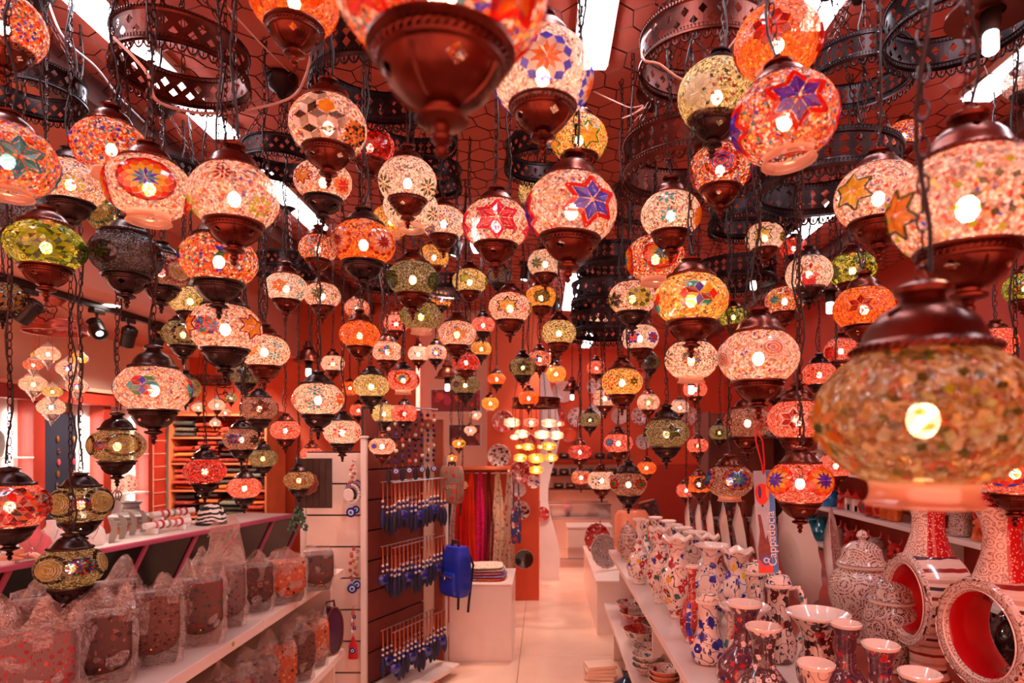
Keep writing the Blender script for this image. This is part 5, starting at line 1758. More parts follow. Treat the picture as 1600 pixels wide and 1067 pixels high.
# ------------------------------------------------------------------ right side: shelves with painted pottery
GLAZE = pbr('white_glaze', 'f2ddd0', .12, var=.03, coat=.8)
REDG = pbr('red_glaze', 'c0141c', .12, var=.1, coat=.8)
REDDOT = motif_mat('red_dotted_glaze', 'b8101a', [(1, 'e8c0b4')], 120, .12, .8, None, .22, second=[(1, 'b8101a')])
BLKG = pbr('black_glaze', '0e0a0a', .06, var=.1, coat=.8)
WOODT = pbr('cherry_wood', 'a83c26', .3, var=.18, vscale=7, coat=.3)
IZ = {
    'red':   motif_mat('painted_red', 'f0d6c8', [(3, 'b0141c'), (1.2, '2434a0'), (1, '1c5c54'), (.6, 'e0a020')], 23, .16, .8, '2c4a3c', .31, second=[(2, '1c4038'), (2, '202850'), (1, 'a01820')]),
    'blue':  motif_mat('painted_blue', 'f2dccf', [(4, '1c2898'), (1, '2a3cc0'), (.6, 'b01c1c'), (.4, 'e8c020')], 21, .16, .8, '28407c', .32, second=[(2, '203a70'), (2, '1c5c64'), (1, '28308c')]),
    'turq':  motif_mat('painted_turquoise', 'f0dacb', [(2, '2c8a98'), (2, '1c3a80'), (1, 'a82020')], 26, .16, .8, '1c4a54', .28, second=[(2, '1c5c64'), (1, '302020')]),
    'purple': motif_mat('painted_purple', '5c3444', [(2, 'c82428'), (2, 'e8c8c0'), (1, '2c2c70')], 40, .16, .8, '8a6a70', .26, second=[(1, 'a82030'), (1, 'c8a8a8')]),
    'dark':  motif_mat('painted_dark', 'd8bcae', [(2, '501418'), (2, '30181c'), (1, '982020')], 24, .16, .8, '281414', .34, second=[(2, '2a1a1a'), (1, '701820')]),
    'daisy': motif_mat('painted_daisy', '4a3438', [(3, 'ecd4cc'), (1, 'c8a0a0')], 44, .16, .8, '8a7472', .30, second=[(1, '2a1c24'), (1, 'b09490')]),
    'redall': motif_mat('painted_red_all', 'b0201c', [(2, 'd83c2c'), (2, 'e8c0b0'), (1, '701010')], 26, .16, .8, 'd8a898', .30, second=[(1, '1c3a48'), (1, 'e0b8a8')]),
    'speck': motif_mat('painted_speckle', 'caa898', [(2, '6a3430'), (2, '9a5c50')], 60, .2, .8, None, .34),
    'scroll': rings_mat('painted_scroll', 'e0c4b6', '6a3a38', 13, 46),
    'paisley': rings_mat('painted_paisley', 'd0b0a4', '141014', 20, 26, thr=-.3),
    'fine':  rings_mat('painted_fine', 'e6c8ba', '7a2c28', 34, 24),
    'band':  stripe_mat('painted_frieze', ('e0bca8', 'e8c8b6', '8c2a24', 'dcb8a6', 'e2c0ae', '3a2430', 'e4c4b2', 'c89484'), 12, 2, .16, .02, .8),
}

ps = thing('pottery_shelf', 'white two tier shelf on the right holding painted vases', 'shelf', (.75, 3.0, 0))
for (x0, x1, z, ys) in ((-.27, .27, .80, ((-1.7, -.42), (-.417, .55), (.553, 1.76))), (-.31, .25, .42, ((-1.7, .25), (.253, 1.70)))):
    for (y0, y1) in ys:
        MB().box(x0, x1, y0, y1, z - .032, z, b=.003).obj('board', SHELFW, ps, smooth=False)
for y in (-1.66, -.42, .25, 1.68):
    MB().box(-.20, .25, y - .012, y + .012, .421, .766).obj('upright', SHELFW, ps, smooth=False)
    MB().box(-.24, .25, y - .012, y + .012, 0, .386).obj('upright', SHELFW, ps, smooth=False)
MB().box(.252, .268, -1.7, 1.76, 0, .766).obj('back_panel', SHELFW, ps, smooth=False)
for i, (y0, y1) in enumerate(((.6, .95), (1.0, 1.35), (-.2, .15))):
    t = thing('cardboard_box', ('closed pale box on the floor under the pottery shelf', 'pale box farther back under the pottery shelf', 'open pale box in front under the pottery shelf')[i], 'box', (.72, 3.0 + (y0 + y1) / 2, 0))
    MB().box(-.17, .17, -.16, .16, .001, .24 + .03 * i, b=.004).obj('carton', CREAM, t, smooth=False)
    MB().box(-.175, .0, -.162, .162, .243 + .03 * i, .249 + .03 * i).obj('flap', CREAM, t, smooth=False)
wt = thing('wooden_counter', 'cherry wood counter behind the pottery shelf', 'counter', (1.55, 3.1, 0))
for i in range(4):
    MB().box(-.52 + i * .26, -.262 + i * .26, -1.9, 1.7, .76, .79, b=.002).obj('plank', WOODT, wt, smooth=False)
MB().box(-.50, .50, -1.86, 1.66, 0, .757).obj('cabinet', DARKW, wt, smooth=False)

PROF = {
    'amphora': [(.42, 0), (.44, .02), (.40, .045), (.58, .13), (.88, .28), (1, .43), (.93, .56), (.66, .68), (.47, .755), (.44, .80), (.50, .87), (.64, .94), (.80, .985), (.84, 1)],
    'bottle': [(.5, 0), (.52, .02), (.50, .04), (.85, .12), (1, .25), (.92, .37), (.60, .50), (.34, .60), (.27, .70), (.27, .84), (.36, .93), (.50, .985), (.54, 1)],
    'necked': [(.55, 0), (.5, .03), (.80, .13), (1, .30), (.90, .43), (.58, .54), (.40, .60), (.42, .615), (.38, .63), (.37, .75), (.42, .88), (.56, .97), (.60, 1)],
    'trumpet': [(.55, 0), (.5, .03), (.42, .08), (.66, .28), (.72, .40), (.60, .54), (.46, .66), (.50, .76), (.68, .88), (.95, .975), (1.0, 1)],
    'ewer': [(.72, 0), (.86, .02), (1, .12), (.96, .24), (.74, .38), (.60, .50), (.56, .66), (.57, .80), (.58, .84)],
    'jar': [(.58, 0), (.55, .03), (.82, .20), (1, .40), (.97, .52), (.80, .61), (.64, .65), (.62, .68)],
    'round': [(.4, 0), (.38, .03), (.75, .15), (1, .42), (.92, .66), (.6, .82), (.30, .90), (.28, .96), (.36, 1)],
}


def revolve(prof, n=28, wav=0.0, z0=.9):
    V, F = [], []
    for r, z in prof:
        for i in range(n):
            a = 2 * PI * i / n
            w = wav * math.sin(6 * a) * max(0, (z - z0)) if wav else 0
            V.append((r * math.cos(a), r * math.sin(a), z + w))
    for j in range(len(prof) - 1):
        for i in range(n):
            q = (i + 1) % n
            F.append((j * n + i, j * n + q, (j + 1) * n + q, (j + 1) * n + i))
    return V, F


def vase(px, z, rad, h, kind, mk, label, wav=False, top=None, handle=False, group='painted vases on the right shelf', base=.802, rz=0.0, x=None):
    X = (px - VX) / 1000 * z if x is None else x
    t = thing('painted_' + ('ewer' if kind == 'ewer' else 'jar' if kind == 'jar' else 'vase'), label, 'ewer' if kind == 'ewer' else 'jar' if kind == 'jar' else 'vase', (X, z, base), rz, group)
    pr = [(r * rad, q * h) for r, q in PROF[kind]]
    wv = .0
    V, F = revolve(pr, 32, .22 if wav else 0, h * .9)
    m = MB().add(V, F)
    m.f.append(tuple(reversed(range(32))))
    m.m.append(0)
    m.obj('body', IZ.get(mk, GLAZE) if isinstance(mk, str) else mk, t, angle=1.0)
    MB().lathe([(pr[0][0] * .96, .0), (pr[0][0] * 1.04, .002), (pr[0][0] * 1.04, h * .035), (pr[0][0] * .96, h * .04)], 28).obj('foot_ring', GLAZE, t)
    rm, zm = pr[-1]
    if kind in ('ewer', 'jar'):
        lid = [(rm * 1.12, zm + .002), (rm * 1.2, zm + .008), (rm * 1.05, zm + .018), (rm * 1.0, zm + .03), (rm * .9, zm + (h - zm) * .45), (rm * .55, zm + (h - zm) * .62), (rm * .2, zm + (h - zm) * .68),
               (rm * .16, zm + (h - zm) * .72), (rm * .3, zm + (h - zm) * .80), (rm * .2, zm + (h - zm) * .93), (0, h)]
        MB().lathe(lid, 28).obj('lid', IZ['turq'] if kind == 'ewer' else IZ[mk], t)
        MB().lathe([(rm * 1.0, zm - .012), (rm * 1.22, zm - .008), (rm * 1.24, zm), (rm * 1.05, zm + .003)], 28).obj('rim', GLAZE, t)
    else:
        V, F = revolve([(rm * .98, zm - .006), (rm * 1.03, zm - .003), (rm * 1.04, zm + .003), (rm * .97, zm + .005), (rm * .80, zm - h * .03), (rm * .6, zm - h * .09), (rm * .02, zm - h * .12)], 32, .22 if wav else 0, h * .9)
        MB().add(V, F).obj('mouth', GLAZE, t)
    if kind == 'ewer' or handle:
        pts = [(rad * .55, 0, h * .80), (rad * 1.05, 0, h * .82), (rad * 1.30, 0, h * .70), (rad * 1.28, 0, h * .45), (rad * 1.12, 0, h * .28), (rad * .95, 0, h * .22)]
        o = MB().tube(pts, [.008, .010, .012, .012, .010, .008], 8).obj('handle', IZ['turq'], t)
        o.rotation_euler = (0, 0, -.4)
    if kind == 'ewer':
        MB().tube([(-rad * .8, 0, h * .2), (-rad * 1.15, 0, h * .45), (-rad * 1.1, 0, h * .80)], [.012, .010, .008], 8).obj('spout', IZ['blue'], t)
    return t


VASES = [
 (981, 4.30, .070, .27, 'jar', 'speck', 'brown speckled lidded jar at the far end of the white shelf', {}),
 (999, 3.62, .072, .36, 'bottle', 'red', 'white and red bottle vase with narrow neck near the far shelf end', {}),
 (1030, 3.18, .064, .365, 'amphora', 'red', 'slim vase with red tulips and scalloped mouth at the shelf front', dict(wav=True)),
 (1058, 2.92, .082, .36, 'amphora', 'red', 'large vase with red carnations and scalloped mouth at the shelf front', dict(wav=True)),
 (1081, 2.56, .050, .30, 'bottle', 'redall', 'red bottle vase behind the white lidded ewer', {}),
 (1106, 2.32, .062, .265, 'ewer', 'blue', 'white ewer with blue leaves and turquoise lid at the shelf front', {}),
 (1113, 2.80, .088, .345, 'amphora', 'blue', 'blue carnation vase with wide flat mouth', {}),
 (1152, 2.70, .080, .34, 'amphora', 'blue', 'blue flower vase with scalloped mouth right of the wide flat mouthed one', dict(wav=True)),
 (1180, 2.52, .062, .34, 'ewer', 'turq', 'tall lidded jug with green leaves behind the trumpet vase', {}),
 (1216, 2.34, .066, .33, 'ewer', 'dark', 'tall lidded jug with dark red leaves and long handle', {}),
 (1164, 2.17, .082, .24, 'trumpet', 'red', 'vase with very wide white mouth behind the purple necked vase', {}),
 (1163, 1.93, .085, .31, 'necked', 'purple', 'vase with purple beaded neck in front', {}),
 (1193, 1.79, .080, .28, 'necked', 'daisy', 'vase with daisy patterned neck in front', {}),
 (1278, 1.93, .090, .28, 'trumpet', 'dark', 'wide mouthed vase with dark red flowers', {}),
 (1322, 1.80, .068, .285, 'necked', 'purple', 'slim vase with purple wavy neck', {}),
 (1275, 1.52, .070, .27, 'necked', 'dark', 'dark flowered vase cut by the bottom edge, its white mouth showing', {}),
 (1376, 1.66, .075, .28, 'necked', 'purple', 'purple wave vase standing alone on the wood', dict(base=.792)),
 (1437, 1.47, .075, .275, 'necked', 'daisy', 'white mouthed vase at the bottom edge below the ring vase', dict(base=.792)),
 (1024, 4.12, .055, .31, 'amphora', 'red', 'vase with white mouth farthest in the back row', {}),
 (1044, 3.86, .055, .32, 'amphora', 'blue', 'second vase from the far end in the back row', {}),
 (1053, 3.60, .058, .33, 'amphora', 'red', 'third vase from the far end in the back row', {}),
 (1068, 3.40, .060, .34, 'amphora', 'turq', 'fourth vase from the far end in the back row', {}),
 (1086, 3.20, .072, .345, 'amphora', 'red', 'broad vase with flat white mouth in the back row', {}),
 (1106, 3.06, .066, .345, 'amphora', 'turq', 'scalloped vase in the back row behind the blue carnation vase', dict(wav=True)),
 (1008, 4.05, .05, .30, 'bottle', 'turq', 'slender bottle vase at the far end of the back row', {}),
 (1347, 2.62, .130, .45, 'jar', 'scroll', 'large lidded ginger jar with concentric scroll decoration', dict(base=.792)),
 (1393, 2.28, .100, .36, 'jar', 'paisley', 'dark lidded jar with black and turquoise paisley', dict(base=.792)),
 (1500, 2.42, .105, .27, 'round', BLKG, 'glossy black round vase behind the two ring vases', dict(base=.792)),
 (1600, 2.10, .10, .30, 'round', BLKG, 'glossy black round vase at the right edge', dict(base=.792)),
]
for (px, z, r, h, kd, mk, lab, op) in VASES:
    vase(px, z, r, h, kd, mk, lab, **op)


def ring_vase(px, z, R, yaw, label):
    t = thing('ring_vase', label, 'vase', ((px - VX) / 1000 * z, z, .792), yaw, 'ring shaped vases')
    s = R / .16
    M = Matrix.Translation((0, 0, .16 * s + .125 * s)) @ Matrix.Rotation(PI / 2, 4, 'X') @ Matrix.Scale(s, 4)

    def part(name, prof, m, n=48):
        MB().lathe(prof, n).xf(M).obj(name, m, t, angle=.8)
    part('outer_band', [(.156, 0.0696), (.162, 0.0435), (.165, 0), (.162, -0.0435), (.156, -0.0696)], IZ['band'])
    part('front_face', [(.116, 0.0667), (.122, 0.0754), (.138, 0.0812), (.152, 0.0769), (.156, 0.0696)], IZ['fine'])
    part('back_face', [(.116, -0.0667), (.122, -0.0754), (.138, -0.0812), (.152, -0.0769), (.156, -0.0696)], IZ['fine'])
    part('inner_wall', [(.116, 0.0667), (.106, 0.0435), (.102, 0), (.106, -0.0435), (.116, -0.0667)], REDG)
    part('border_bead', [(.120, 0.0776), (.1225, 0.0819), (.125, 0.0790)], GLAZE)
    part('border_bead', [(.146, 0.0805), (.149, 0.0834), (.152, 0.0790)], IZ['dark'])
    MB().lathe([(.085 * s, 0), (.088 * s, .006), (.070 * s, .020 * s), (.056 * s, .05 * s), (.056 * s, .10 * s), (.070 * s, .14 * s)], 28).obj('foot', IZ['band'], t)
    zb = (.16 * 2 + .11) * s
    V, F = revolve([(.086 * s, zb - .01), (.070 * s, zb + .03 * s), (.054 * s, zb + .08 * s), (.050 * s, zb + .13 * s), (.060 * s, zb + .17 * s), (.080 * s, zb + .21 * s)], 28)
    nk = MB().add([(x * .8, y, q) for x, y, q in V], F)
    nk.m = [1 if -.55 < ((2 * PI * (i % 28) / 28 + PI) % (2 * PI)) - PI < 2.2 else 0 for i in range(len(F))]
    nk.obj('neck', [IZ['fine'], REDDOT], t)
    V, F = revolve([(.080 * s, zb + .21 * s), (.075 * s, zb + .213 * s), (.055 * s, zb + .165 * s), (.03 * s, zb + .13 * s), (.001, zb + .12 * s)], 28)
    MB().add([(x * .8, y, q) for x, y, q in V], F).obj('mouth', REDG, t)
    MB().tube([(0, -.04 * s, zb + .205 * s), (.0, -.070 * s, zb + .225 * s), (0, -.088 * s, zb + .222 * s)], [.03 * s, .022 * s, .008 * s], 10).obj('lip_curl', REDDOT, t)


ring_vase(1450, 2.14, .158, -1.62, 'ring shaped vase with red inner wall and animal frieze, nearer the ginger jar')
ring_vase(1566, 1.76, .158, -1.42, 'larger ring shaped vase with red inner wall at the right edge')

# plates standing on edge
PLM = [IZ['fine'], IZ['dark'], IZ['redall'], IZ['scroll'], IZ['red'], IZ['paisley']]


def standing_plate(x, y, base, R, yaw, lean, mat, label, group='plates standing on the wooden counter', scal=True):
    t = thing('painted_plate', label, 'plate', (x, y, base), yaw, group)
    n = 48
    def ring(r, z):
        return [((r + (.006 * R / .2 * math.cos(16 * 2 * PI * i / n) if r > R * .9 and scal else 0)) * math.cos(2 * PI * i / n), (r + (.006 * R / .2 * math.cos(16 * 2 * PI * i / n) if r > R * .9 and scal else 0)) * math.sin(2 * PI * i / n), z) for i in range(n)]
    def surf(pr):
        V, F = [], []
        for r, z in pr:
            V += ring(r, z)
        for j in range(len(pr) - 1):
            for i in range(n):
                q = (i + 1) % n
                F.append((j * n + i, j * n + q, (j + 1) * n + q, (j + 1) * n + i))
        return V, F
    M = Matrix.Translation((0, 0, R * math.cos(lean) + .012)) @ Matrix.Rotation(PI / 2 - lean, 4, 'X')
    V, F = surf([(R * .02, -.0), (R * .55, 0), (R * .75, R * .07), (R * .98, R * .12)])
    MB().add(V, F).xf(M).obj('front', mat, t)
    V, F = surf([(R * .98, R * .12), (R, R * .11), (R * .78, R * .04), (R * .56, -R * .05), (R * .5, -R * .06), (R * .02, -R * .03)])
    MB().add(V, F).xf(M).obj('back', GLAZE, t)
    return t


for i, (px, z, R, yaw, lab) in enumerate([
    (1288, 2.96, .245, 1.08, 'large scroll patterned plate standing left of the ginger jar'), (1228, 3.12, .24, 1.62, 'plate standing with its white back showing beside the hanging card'),
    (1172, 3.34, .235, 1.4, 'brown swirl plate standing behind the hanging card'), (1144, 3.50, .23, 1.38, 'plate standing third from the hanging card'),
    (1122, 3.68, .225, 1.36, 'plate standing fourth from the hanging card'), (1102, 3.88, .22, 1.34, 'plate standing fifth from the hanging card'),
    (1085, 4.10, .22, 1.32, 'plate standing sixth from the hanging card'), (1069, 4.34, .215, 1.3, 'plate standing farthest along the wooden counter')]):
    standing_plate((px - VX) / 1000 * z + .03, z, .792, R, yaw, .12, PLM[(3, 5, 0, 2, 1, 2, 4, 1)[i]], lab)

# bowls on the lower shelf
BOWLP = [(.42, 0), (.44, .06), (.55, .16), (.80, .50), (.97, .92), (1.0, 1.0)]
BOWLI = [(1.0, 1.0), (.95, .985), (.92, .92), (.74, .50), (.5, .18), (.02, .12)]


def bowl(px, z, r, h, mo, mi, label, zb=.422, group='bowls on the lower right shelf', tilt=0.0):
    t = thing('painted_bowl', label, 'bowl', ((px - VX) / 1000 * z, z, zb), 0, group)
    t.rotation_euler = (tilt, 0, 0)
    MB().lathe([(a * r, b * h) for a, b in BOWLP], 32).obj('outside', mo, t)
    MB().lathe([(a * r, b * h) for a, b in BOWLI], 32).obj('inside', mi, t)
    MB().lathe([(r * .985, h * .985), (r * 1.015, h * .99), (r * 1.015, h * 1.02), (r * .985, h * 1.02)], 32).obj('lip', GLAZE, t)


ORB = pbr('orange_glaze', 'f0906a', .2, var=.06, coat=.5)
bowl(986, 4.36, .10, .085, IZ['redall'], IZ['red'], 'red bowl farthest on the lower shelf')
bowl(996, 4.08, .115, .095, IZ['redall'], IZ['redall'], 'large red bowl holding the price card')
bowl(1003, 3.72, .110, .09, IZ['dark'], IZ['redall'], 'olive and red bowl in the middle of the lower shelf')
bowl(1030, 3.80, .10, .10, IZ['paisley'], IZ['paisley'], 'dark patterned bowl at the back of the lower shelf')
for k in range(2):
    bowl(1012, 3.44, .076, .05, IZ['turq'], IZ['scroll'], ('lower', 'upper')[k] + ' bowl of the farther turquoise stack', .422 + k * .028)
for k in range(3):
    bowl(1012, 3.24, .078, .05, IZ['speck'] if k == 0 else IZ['turq'], IZ['turq'], ('bottom', 'middle', 'top')[k] + ' bowl of the nearer turquoise stack', .422 + k * .028)
for k in range(3):
    bowl(1038, 3.05, .074, .052, ORB, IZ['red'], ('bottom', 'middle', 'top')[k] + ' bowl of the plain orange stack', .422 + k * .024)
bowl(1048, 2.78, .12, .04, IZ['speck'], IZ['scroll'], 'wide shallow speckled dish cut by the bottom edge')
t = thing('price_card', 'white handwritten price card standing in the red bowl', 'card', ((992 - VX) / 1000 * 4.05, 4.04, .45), .2)
MB().box(-.045, .045, -.001, .001, .02, .11).obj('card', WHITEP, t, smooth=False)


def lettering(txt, size, m, parent, loc, rot, ext=.0006, name='lettering', align='CENTER'):
    cu = bpy.data.curves.new(name, 'FONT')
    cu.body = txt
    cu.size = size
    cu.extrude = ext
    cu.align_x = align
    cu.align_y = 'CENTER'
    cu.materials.append(m)
    o = bpy.data.objects.new(name, cu)
    COL.objects.link(o)
    bpy.context.view_layer.update()
    me = bpy.data.meshes.new_from_object(o.evaluated_get(bpy.context.evaluated_depsgraph_get()))
    bpy.data.objects.remove(o, do_unlink=True)
    if not me.materials:
        me.materials.append(m)
    return link(name, me, parent, loc, rot)


INK = pbr('grey_ink', '6a5a58', .6)
lettering('KLAR', .034, INK, t, (0, -.002, .085), (PI / 2, 0, 0))
MB().box(-.035, .035, -.0025, -.0012, .045, .055).obj('ink_line', INK, t, smooth=False)
t = thing('ceramic_pomegranate', 'dark blue glazed pomegranate on the floor shelf under the bowls', 'ornament', ((974 - VX) / 1000 * 3.9, 3.72, 0))
MB().box(-.12, .14, -.12, .12, 0, .04, b=.004).obj('plinth', SHELFW, t, smooth=False)
MB().lathe([(.03, .041), (.075, .07), (.098, .13), (.085, .19), (.04, .225), (.022, .235), (.028, .26), (.015, .255), (0, .25)], 24).obj('fruit', pbr('navy_glaze', '1c3850', .12, var=.3, coat=.8), t)
for k in range(5):
    a = k * 2 * PI / 5
    MB().tube([(.018 * math.cos(a), .018 * math.sin(a), .235), (.034 * math.cos(a), .034 * math.sin(a), .275)], [.010, .002], 6).obj('crown_tip', MATS['navy_glaze'], t)
for k in range(4):
    o = MB().box(-.10, .10, -.07, .07, 0, .022, b=.003).obj('paper_tray', CREAM, None, ((936 - VX) / 1000 * 4.35 + .008 * (k % 2), 4.35, .001 + k * .024), (0, 0, .1 * (k - 1)))
    tag(o, ('bottom', 'second', 'third', 'top')[k] + ' pale paper tray in the floor stack beside the aisle', 'tray', 'paper trays on the floor')

# white block with plates beyond the shelf
wbk = thing('display_block', 'white display block on the floor beyond the pottery shelf', 'display block', (.74, 6.16, 0))
MB().box(-.30, .30, -.86, .88, .0, .43).obj('body', SHELFW, wbk, smooth=False)
MB().box(-.31, .31, -.87, .89, .431, .45, b=.003).obj('top', SHELFW, wbk, smooth=False)
standing_plate(.54, 5.75, .452, .155, .55, .25, IZ['paisley'], 'large blue rimmed plate leaning on the white block', 'plates on the white block')
standing_plate(.53, 6.45, .452, .16, .5, .2, IZ['redall'], 'red star plate leaning at the far end of the white block', 'plates on the white block')
for i in range(3):
    for k in range(3):
        bowl(0, 1, .07, .045, IZ[('red', 'dark', 'redall')[i]], GLAZE, ('bottom', 'middle', 'top')[k] + ' bowl of the ' + ('first', 'second', 'third')[i] + ' stack on the white block', .452 + k * .025, 'bowls on the white block')
        bpy.data.objects[[o.name for o in COL.objects if o.name.startswith('painted_bowl')][-1]].location = (.66 + .05 * i, 6.05 + .22 * i, .452 + k * .025)
o = MB().lathe([(0, 0), (.10, 0), (.13, .03), (.128, .26), (.10, .30), (.0, .30)], 24).xf(Matrix.Scale(.5, 4, (0, 1, 0))).obj('orange_panel', ORB, None, (.64, 4.66, .802))
tag(o, 'smooth orange rounded panel standing at the far end of the white shelf', 'panel')

# wall shelves at the right with souvenirs
ws = thing('souvenir_shelf', 'white wall shelves with souvenirs along the right wall', 'shelf', (2.55, 4.2, 0))
for z in (.74, 1.05, 1.36):
    MB().box(-.22, .198, -2.0, 2.0, z - .03, z, b=.003).obj('board', SHELFW, ws, smooth=False)
for y in (-1.99, 0, 1.99):
    MB().box(.10, .198, y - .012, y + .012, 0, 1.62).obj('upright', SHELFW, ws, smooth=False)
SOUV = [pbr('souvenir_red', 'c02018', .25, var=.1, coat=.5), pbr('souvenir_orange', 'd86020', .25, coat=.5), pbr('souvenir_blue', '1478b8', .2, var=.2, coat=.6), pbr('souvenir_teal', '106878', .2, var=.2, coat=.6), IZ['dark'], IZ['fine']]


def jug(x, y, z, s, m, label, hm=None):
    t = thing('handled_mug', label, 'mug', (x, y, z), PI * .9, 'mugs on the souvenir shelf', s)
    MB().lathe([(0, 0), (.30, 0), (.38, .05), (.42, .4), (.38, .8), (.42, 1.0), (.36, 1.0), (.32, .8), (.3, .1), (0, .08)], 20).obj('body', m, t)
    MB().tube([(.36, 0, .85), (.62, 0, .88), (.74, 0, .6), (.62, 0, .25), (.38, 0, .2)], .075, 8).obj('handle', hm or m, t)


def horned(x, y, z, s, m, label):
    t = thing('horned_figurine', label, 'figurine', (x, y, z), -1.1, 'figurines on the souvenir shelf', s)
    MB().lathe([(.30, 0), (.34, .1), (.26, .35), (.30, .55), (.28, .72), (.14, .84), (0, .86)], 18).obj('body', m, t)
    for sx in (-1, 1):
        MB().tube([(sx * .16, 0, .78), (sx * .28, 0, .92), (sx * .26, -.02, 1.12)], [.08, .06, .015], 8).obj('horn', SOUV[0], t)
        MB().sphere(sx * .12, -.25, .58, .06, .04, .07, 8, 6).obj('eye', BLKG, t)
    MB().tube([(0, -.24, .45), (0, -.42, .38)], [.12, .09], 10).obj('muzzle', m, t)


def house(x, y, z, s, m, label):
    t = thing('house_ornament', label, 'ornament', (x, y, z), -1.2, 'house ornaments on the souvenir shelf', s)
    MB().box(-.26, .26, -.2, .2, 0, .7, b=.02).obj('walls', m, t)
    MB().prism([(-.34, .7), (.34, .7), (0, 1.1)], lambda u, v, w: (u, -.24 + .48 * w, v)).obj('roof', SOUV[0], t, smooth=False)
    MB().box(-.08, .08, -.21, -.2, .05, .35).obj('doorway', BLKG, t, smooth=False)


def jugv(x, y, z, s, m, label):
    t = thing('glazed_jug', label, 'jug', (x, y, z), 2.5, 'jugs on the souvenir shelf', s)
    MB().lathe([(0, 0), (.3, 0), (.42, .2), (.46, .4), (.34, .62), (.2, .76), (.2, .9), (.3, 1.0), (.24, 1.0), (.15, .9), (0, .8)], 20).obj('body', m, t)
    MB().tube([(.22, 0, .9), (.5, 0, .85), (.55, 0, .6), (.44, 0, .45)], .05, 8).obj('handle', m, t)


order = ('first', 'second', 'third', 'fourth', 'fifth', 'sixth')
for i, px in enumerate((1362, 1374, 1386, 1398)):
    jug(2.42, 2.42 * 1000 / (px - VX), 1.051, .12, SOUV[0 if i < 2 else 1], f'{"red" if i < 2 else "orange"} mug with ring handle, {order[i]} in the row on the souvenir shelf')
for i, px in enumerate((1330, 1342)):
    house(2.44, 2.44 * 1000 / (px - VX), 1.051, .15, SOUV[4 + i], f'painted house ornament, {order[i]} from the blue jugs')
for i, px in enumerate((1262, 1280, 1297)):
    jugv(2.44, 2.44 * 1000 / (px - VX), 1.051, .19, SOUV[2 if i % 2 == 0 else 3], f'blue glazed jug, {order[i]} in the row at the far end of the souvenir shelf')
horned(2.44, 2.44 * 1000 / (1318 - VX), 1.051, .16, SOUV[0], 'red horned figurine between the blue jugs and house ornaments')
for i, (px, m, cn) in enumerate(((1306, 5, 'cream'), (1330, 0, 'pink red'), (1368, 4, 'dark'), (1400, 0, 'red'))):
    horned(2.42, 2.42 * 1000 / (px - VX), .741, .19, SOUV[m], f'{cn} horned figurine on the lower souvenir shelf, {order[i]} from the far end')
for i, px in enumerate((1246, 1256, 1268, 1284)):
    jugv(2.42, 2.42 * 1000 / (px - VX), .741, .2, SOUV[3], f'teal glazed jug on the lower souvenir shelf, {order[i]} from the far end')
for i, y in enumerate((3.9, 3.72, 3.54, 3.36, 3.18, 3.0)):
    (jug if i % 2 else horned)(2.42, y, 1.051, .15, SOUV[(0, 4, 1, 0, 4, 5)[i]], f'souvenir on the shelf behind the ring vases, {order[i]} from the mugs')
for i, y in enumerate((5.6, 5.2, 4.8, 4.4, 4.0, 3.6)):
    jugv(2.42, y, 1.361, .17, SOUV[(4, 0, 5, 1, 4, 0)[i]], f'painted jug on the highest souvenir shelf, {order[i]} from the far end')

# printed hanging card on a red ribbon
d = 1.97
p = P(1197, 815, d)
t = thing('souvenir_card', 'tall printed card with hot air balloon hanging on a red ribbon', 'card', p, -.06)
t.rotation_euler = (0, math.radians(-3), -.06)
hw, hh = .0305, .158
SKYC = pbr('card_sky', 'a8b4c8', .35, var=.12, vscale=20, coat=.3)
MB().box(-hw, hw, 0, .003, -hh, hh, b=.0012).obj('card', SKYC, t, smooth=False)
MB().prism([(.012, -hh + .002), (hw - .001, -hh + .002), (hw - .001, hh - .002), (.006, hh - .002), (.014, .06), (.010, .0), (.014, -.06)], lambda u, v, w: (u, -.0006 * w, v)).obj('blue_border', pbr('card_blue', '1478c8', .3, coat=.3), t, smooth=False)
bl = MB().prism([(-.008 + .021 * math.cos(a), .092 + .026 * math.sin(a) * (1 if math.sin(a) > 0 else 1.5)) for a in [2 * PI * i / 28 for i in range(28)]], lambda u, v, w: (u, -.0016 * w, v)).obj('balloon', pbr('balloon_red', 'e03020', .35), t, smooth=False)
for u0, m in ((-.019, pbr('balloon_blue', '40347c', .35)), (.004, pbr('balloon_orange', 'f08848', .35))):
    MB().prism([(u0 + .004 + .005 * math.cos(a), .092 + .020 * math.sin(a)) for a in [2 * PI * i / 16 for i in range(16)]], lambda u, v, w: (u, -.0014 - .001 * w, v)).obj('balloon_stripe', m, bl, smooth=False)
MB().box(-.0105, -.0055, -.002, 0, .046, .053).obj('basket', BLACKM, t, smooth=False)
MB().prism([(-.028, -.155), (.012, -.155), (.010, -.09), (.002, -.04), (-.004, -.055), (-.012, .0), (-.016, .022), (-.024, .024), (-.020, -.03), (-.028, -.08)], lambda u, v, w: (u, -.0012 * w, v)).obj('rock_chimney', pbr('card_rock', '7a3028', .4, var=.3, vscale=60), t, smooth=False)
MB().prism([(-.029, -.157), (.013, -.157), (.012, -.13), (-.012, -.125), (-.028, -.115)], lambda u, v, w: (u, -.0018 * w, v)).obj('red_ground', pbr('card_red', 'e0402c', .4), t, smooth=False)
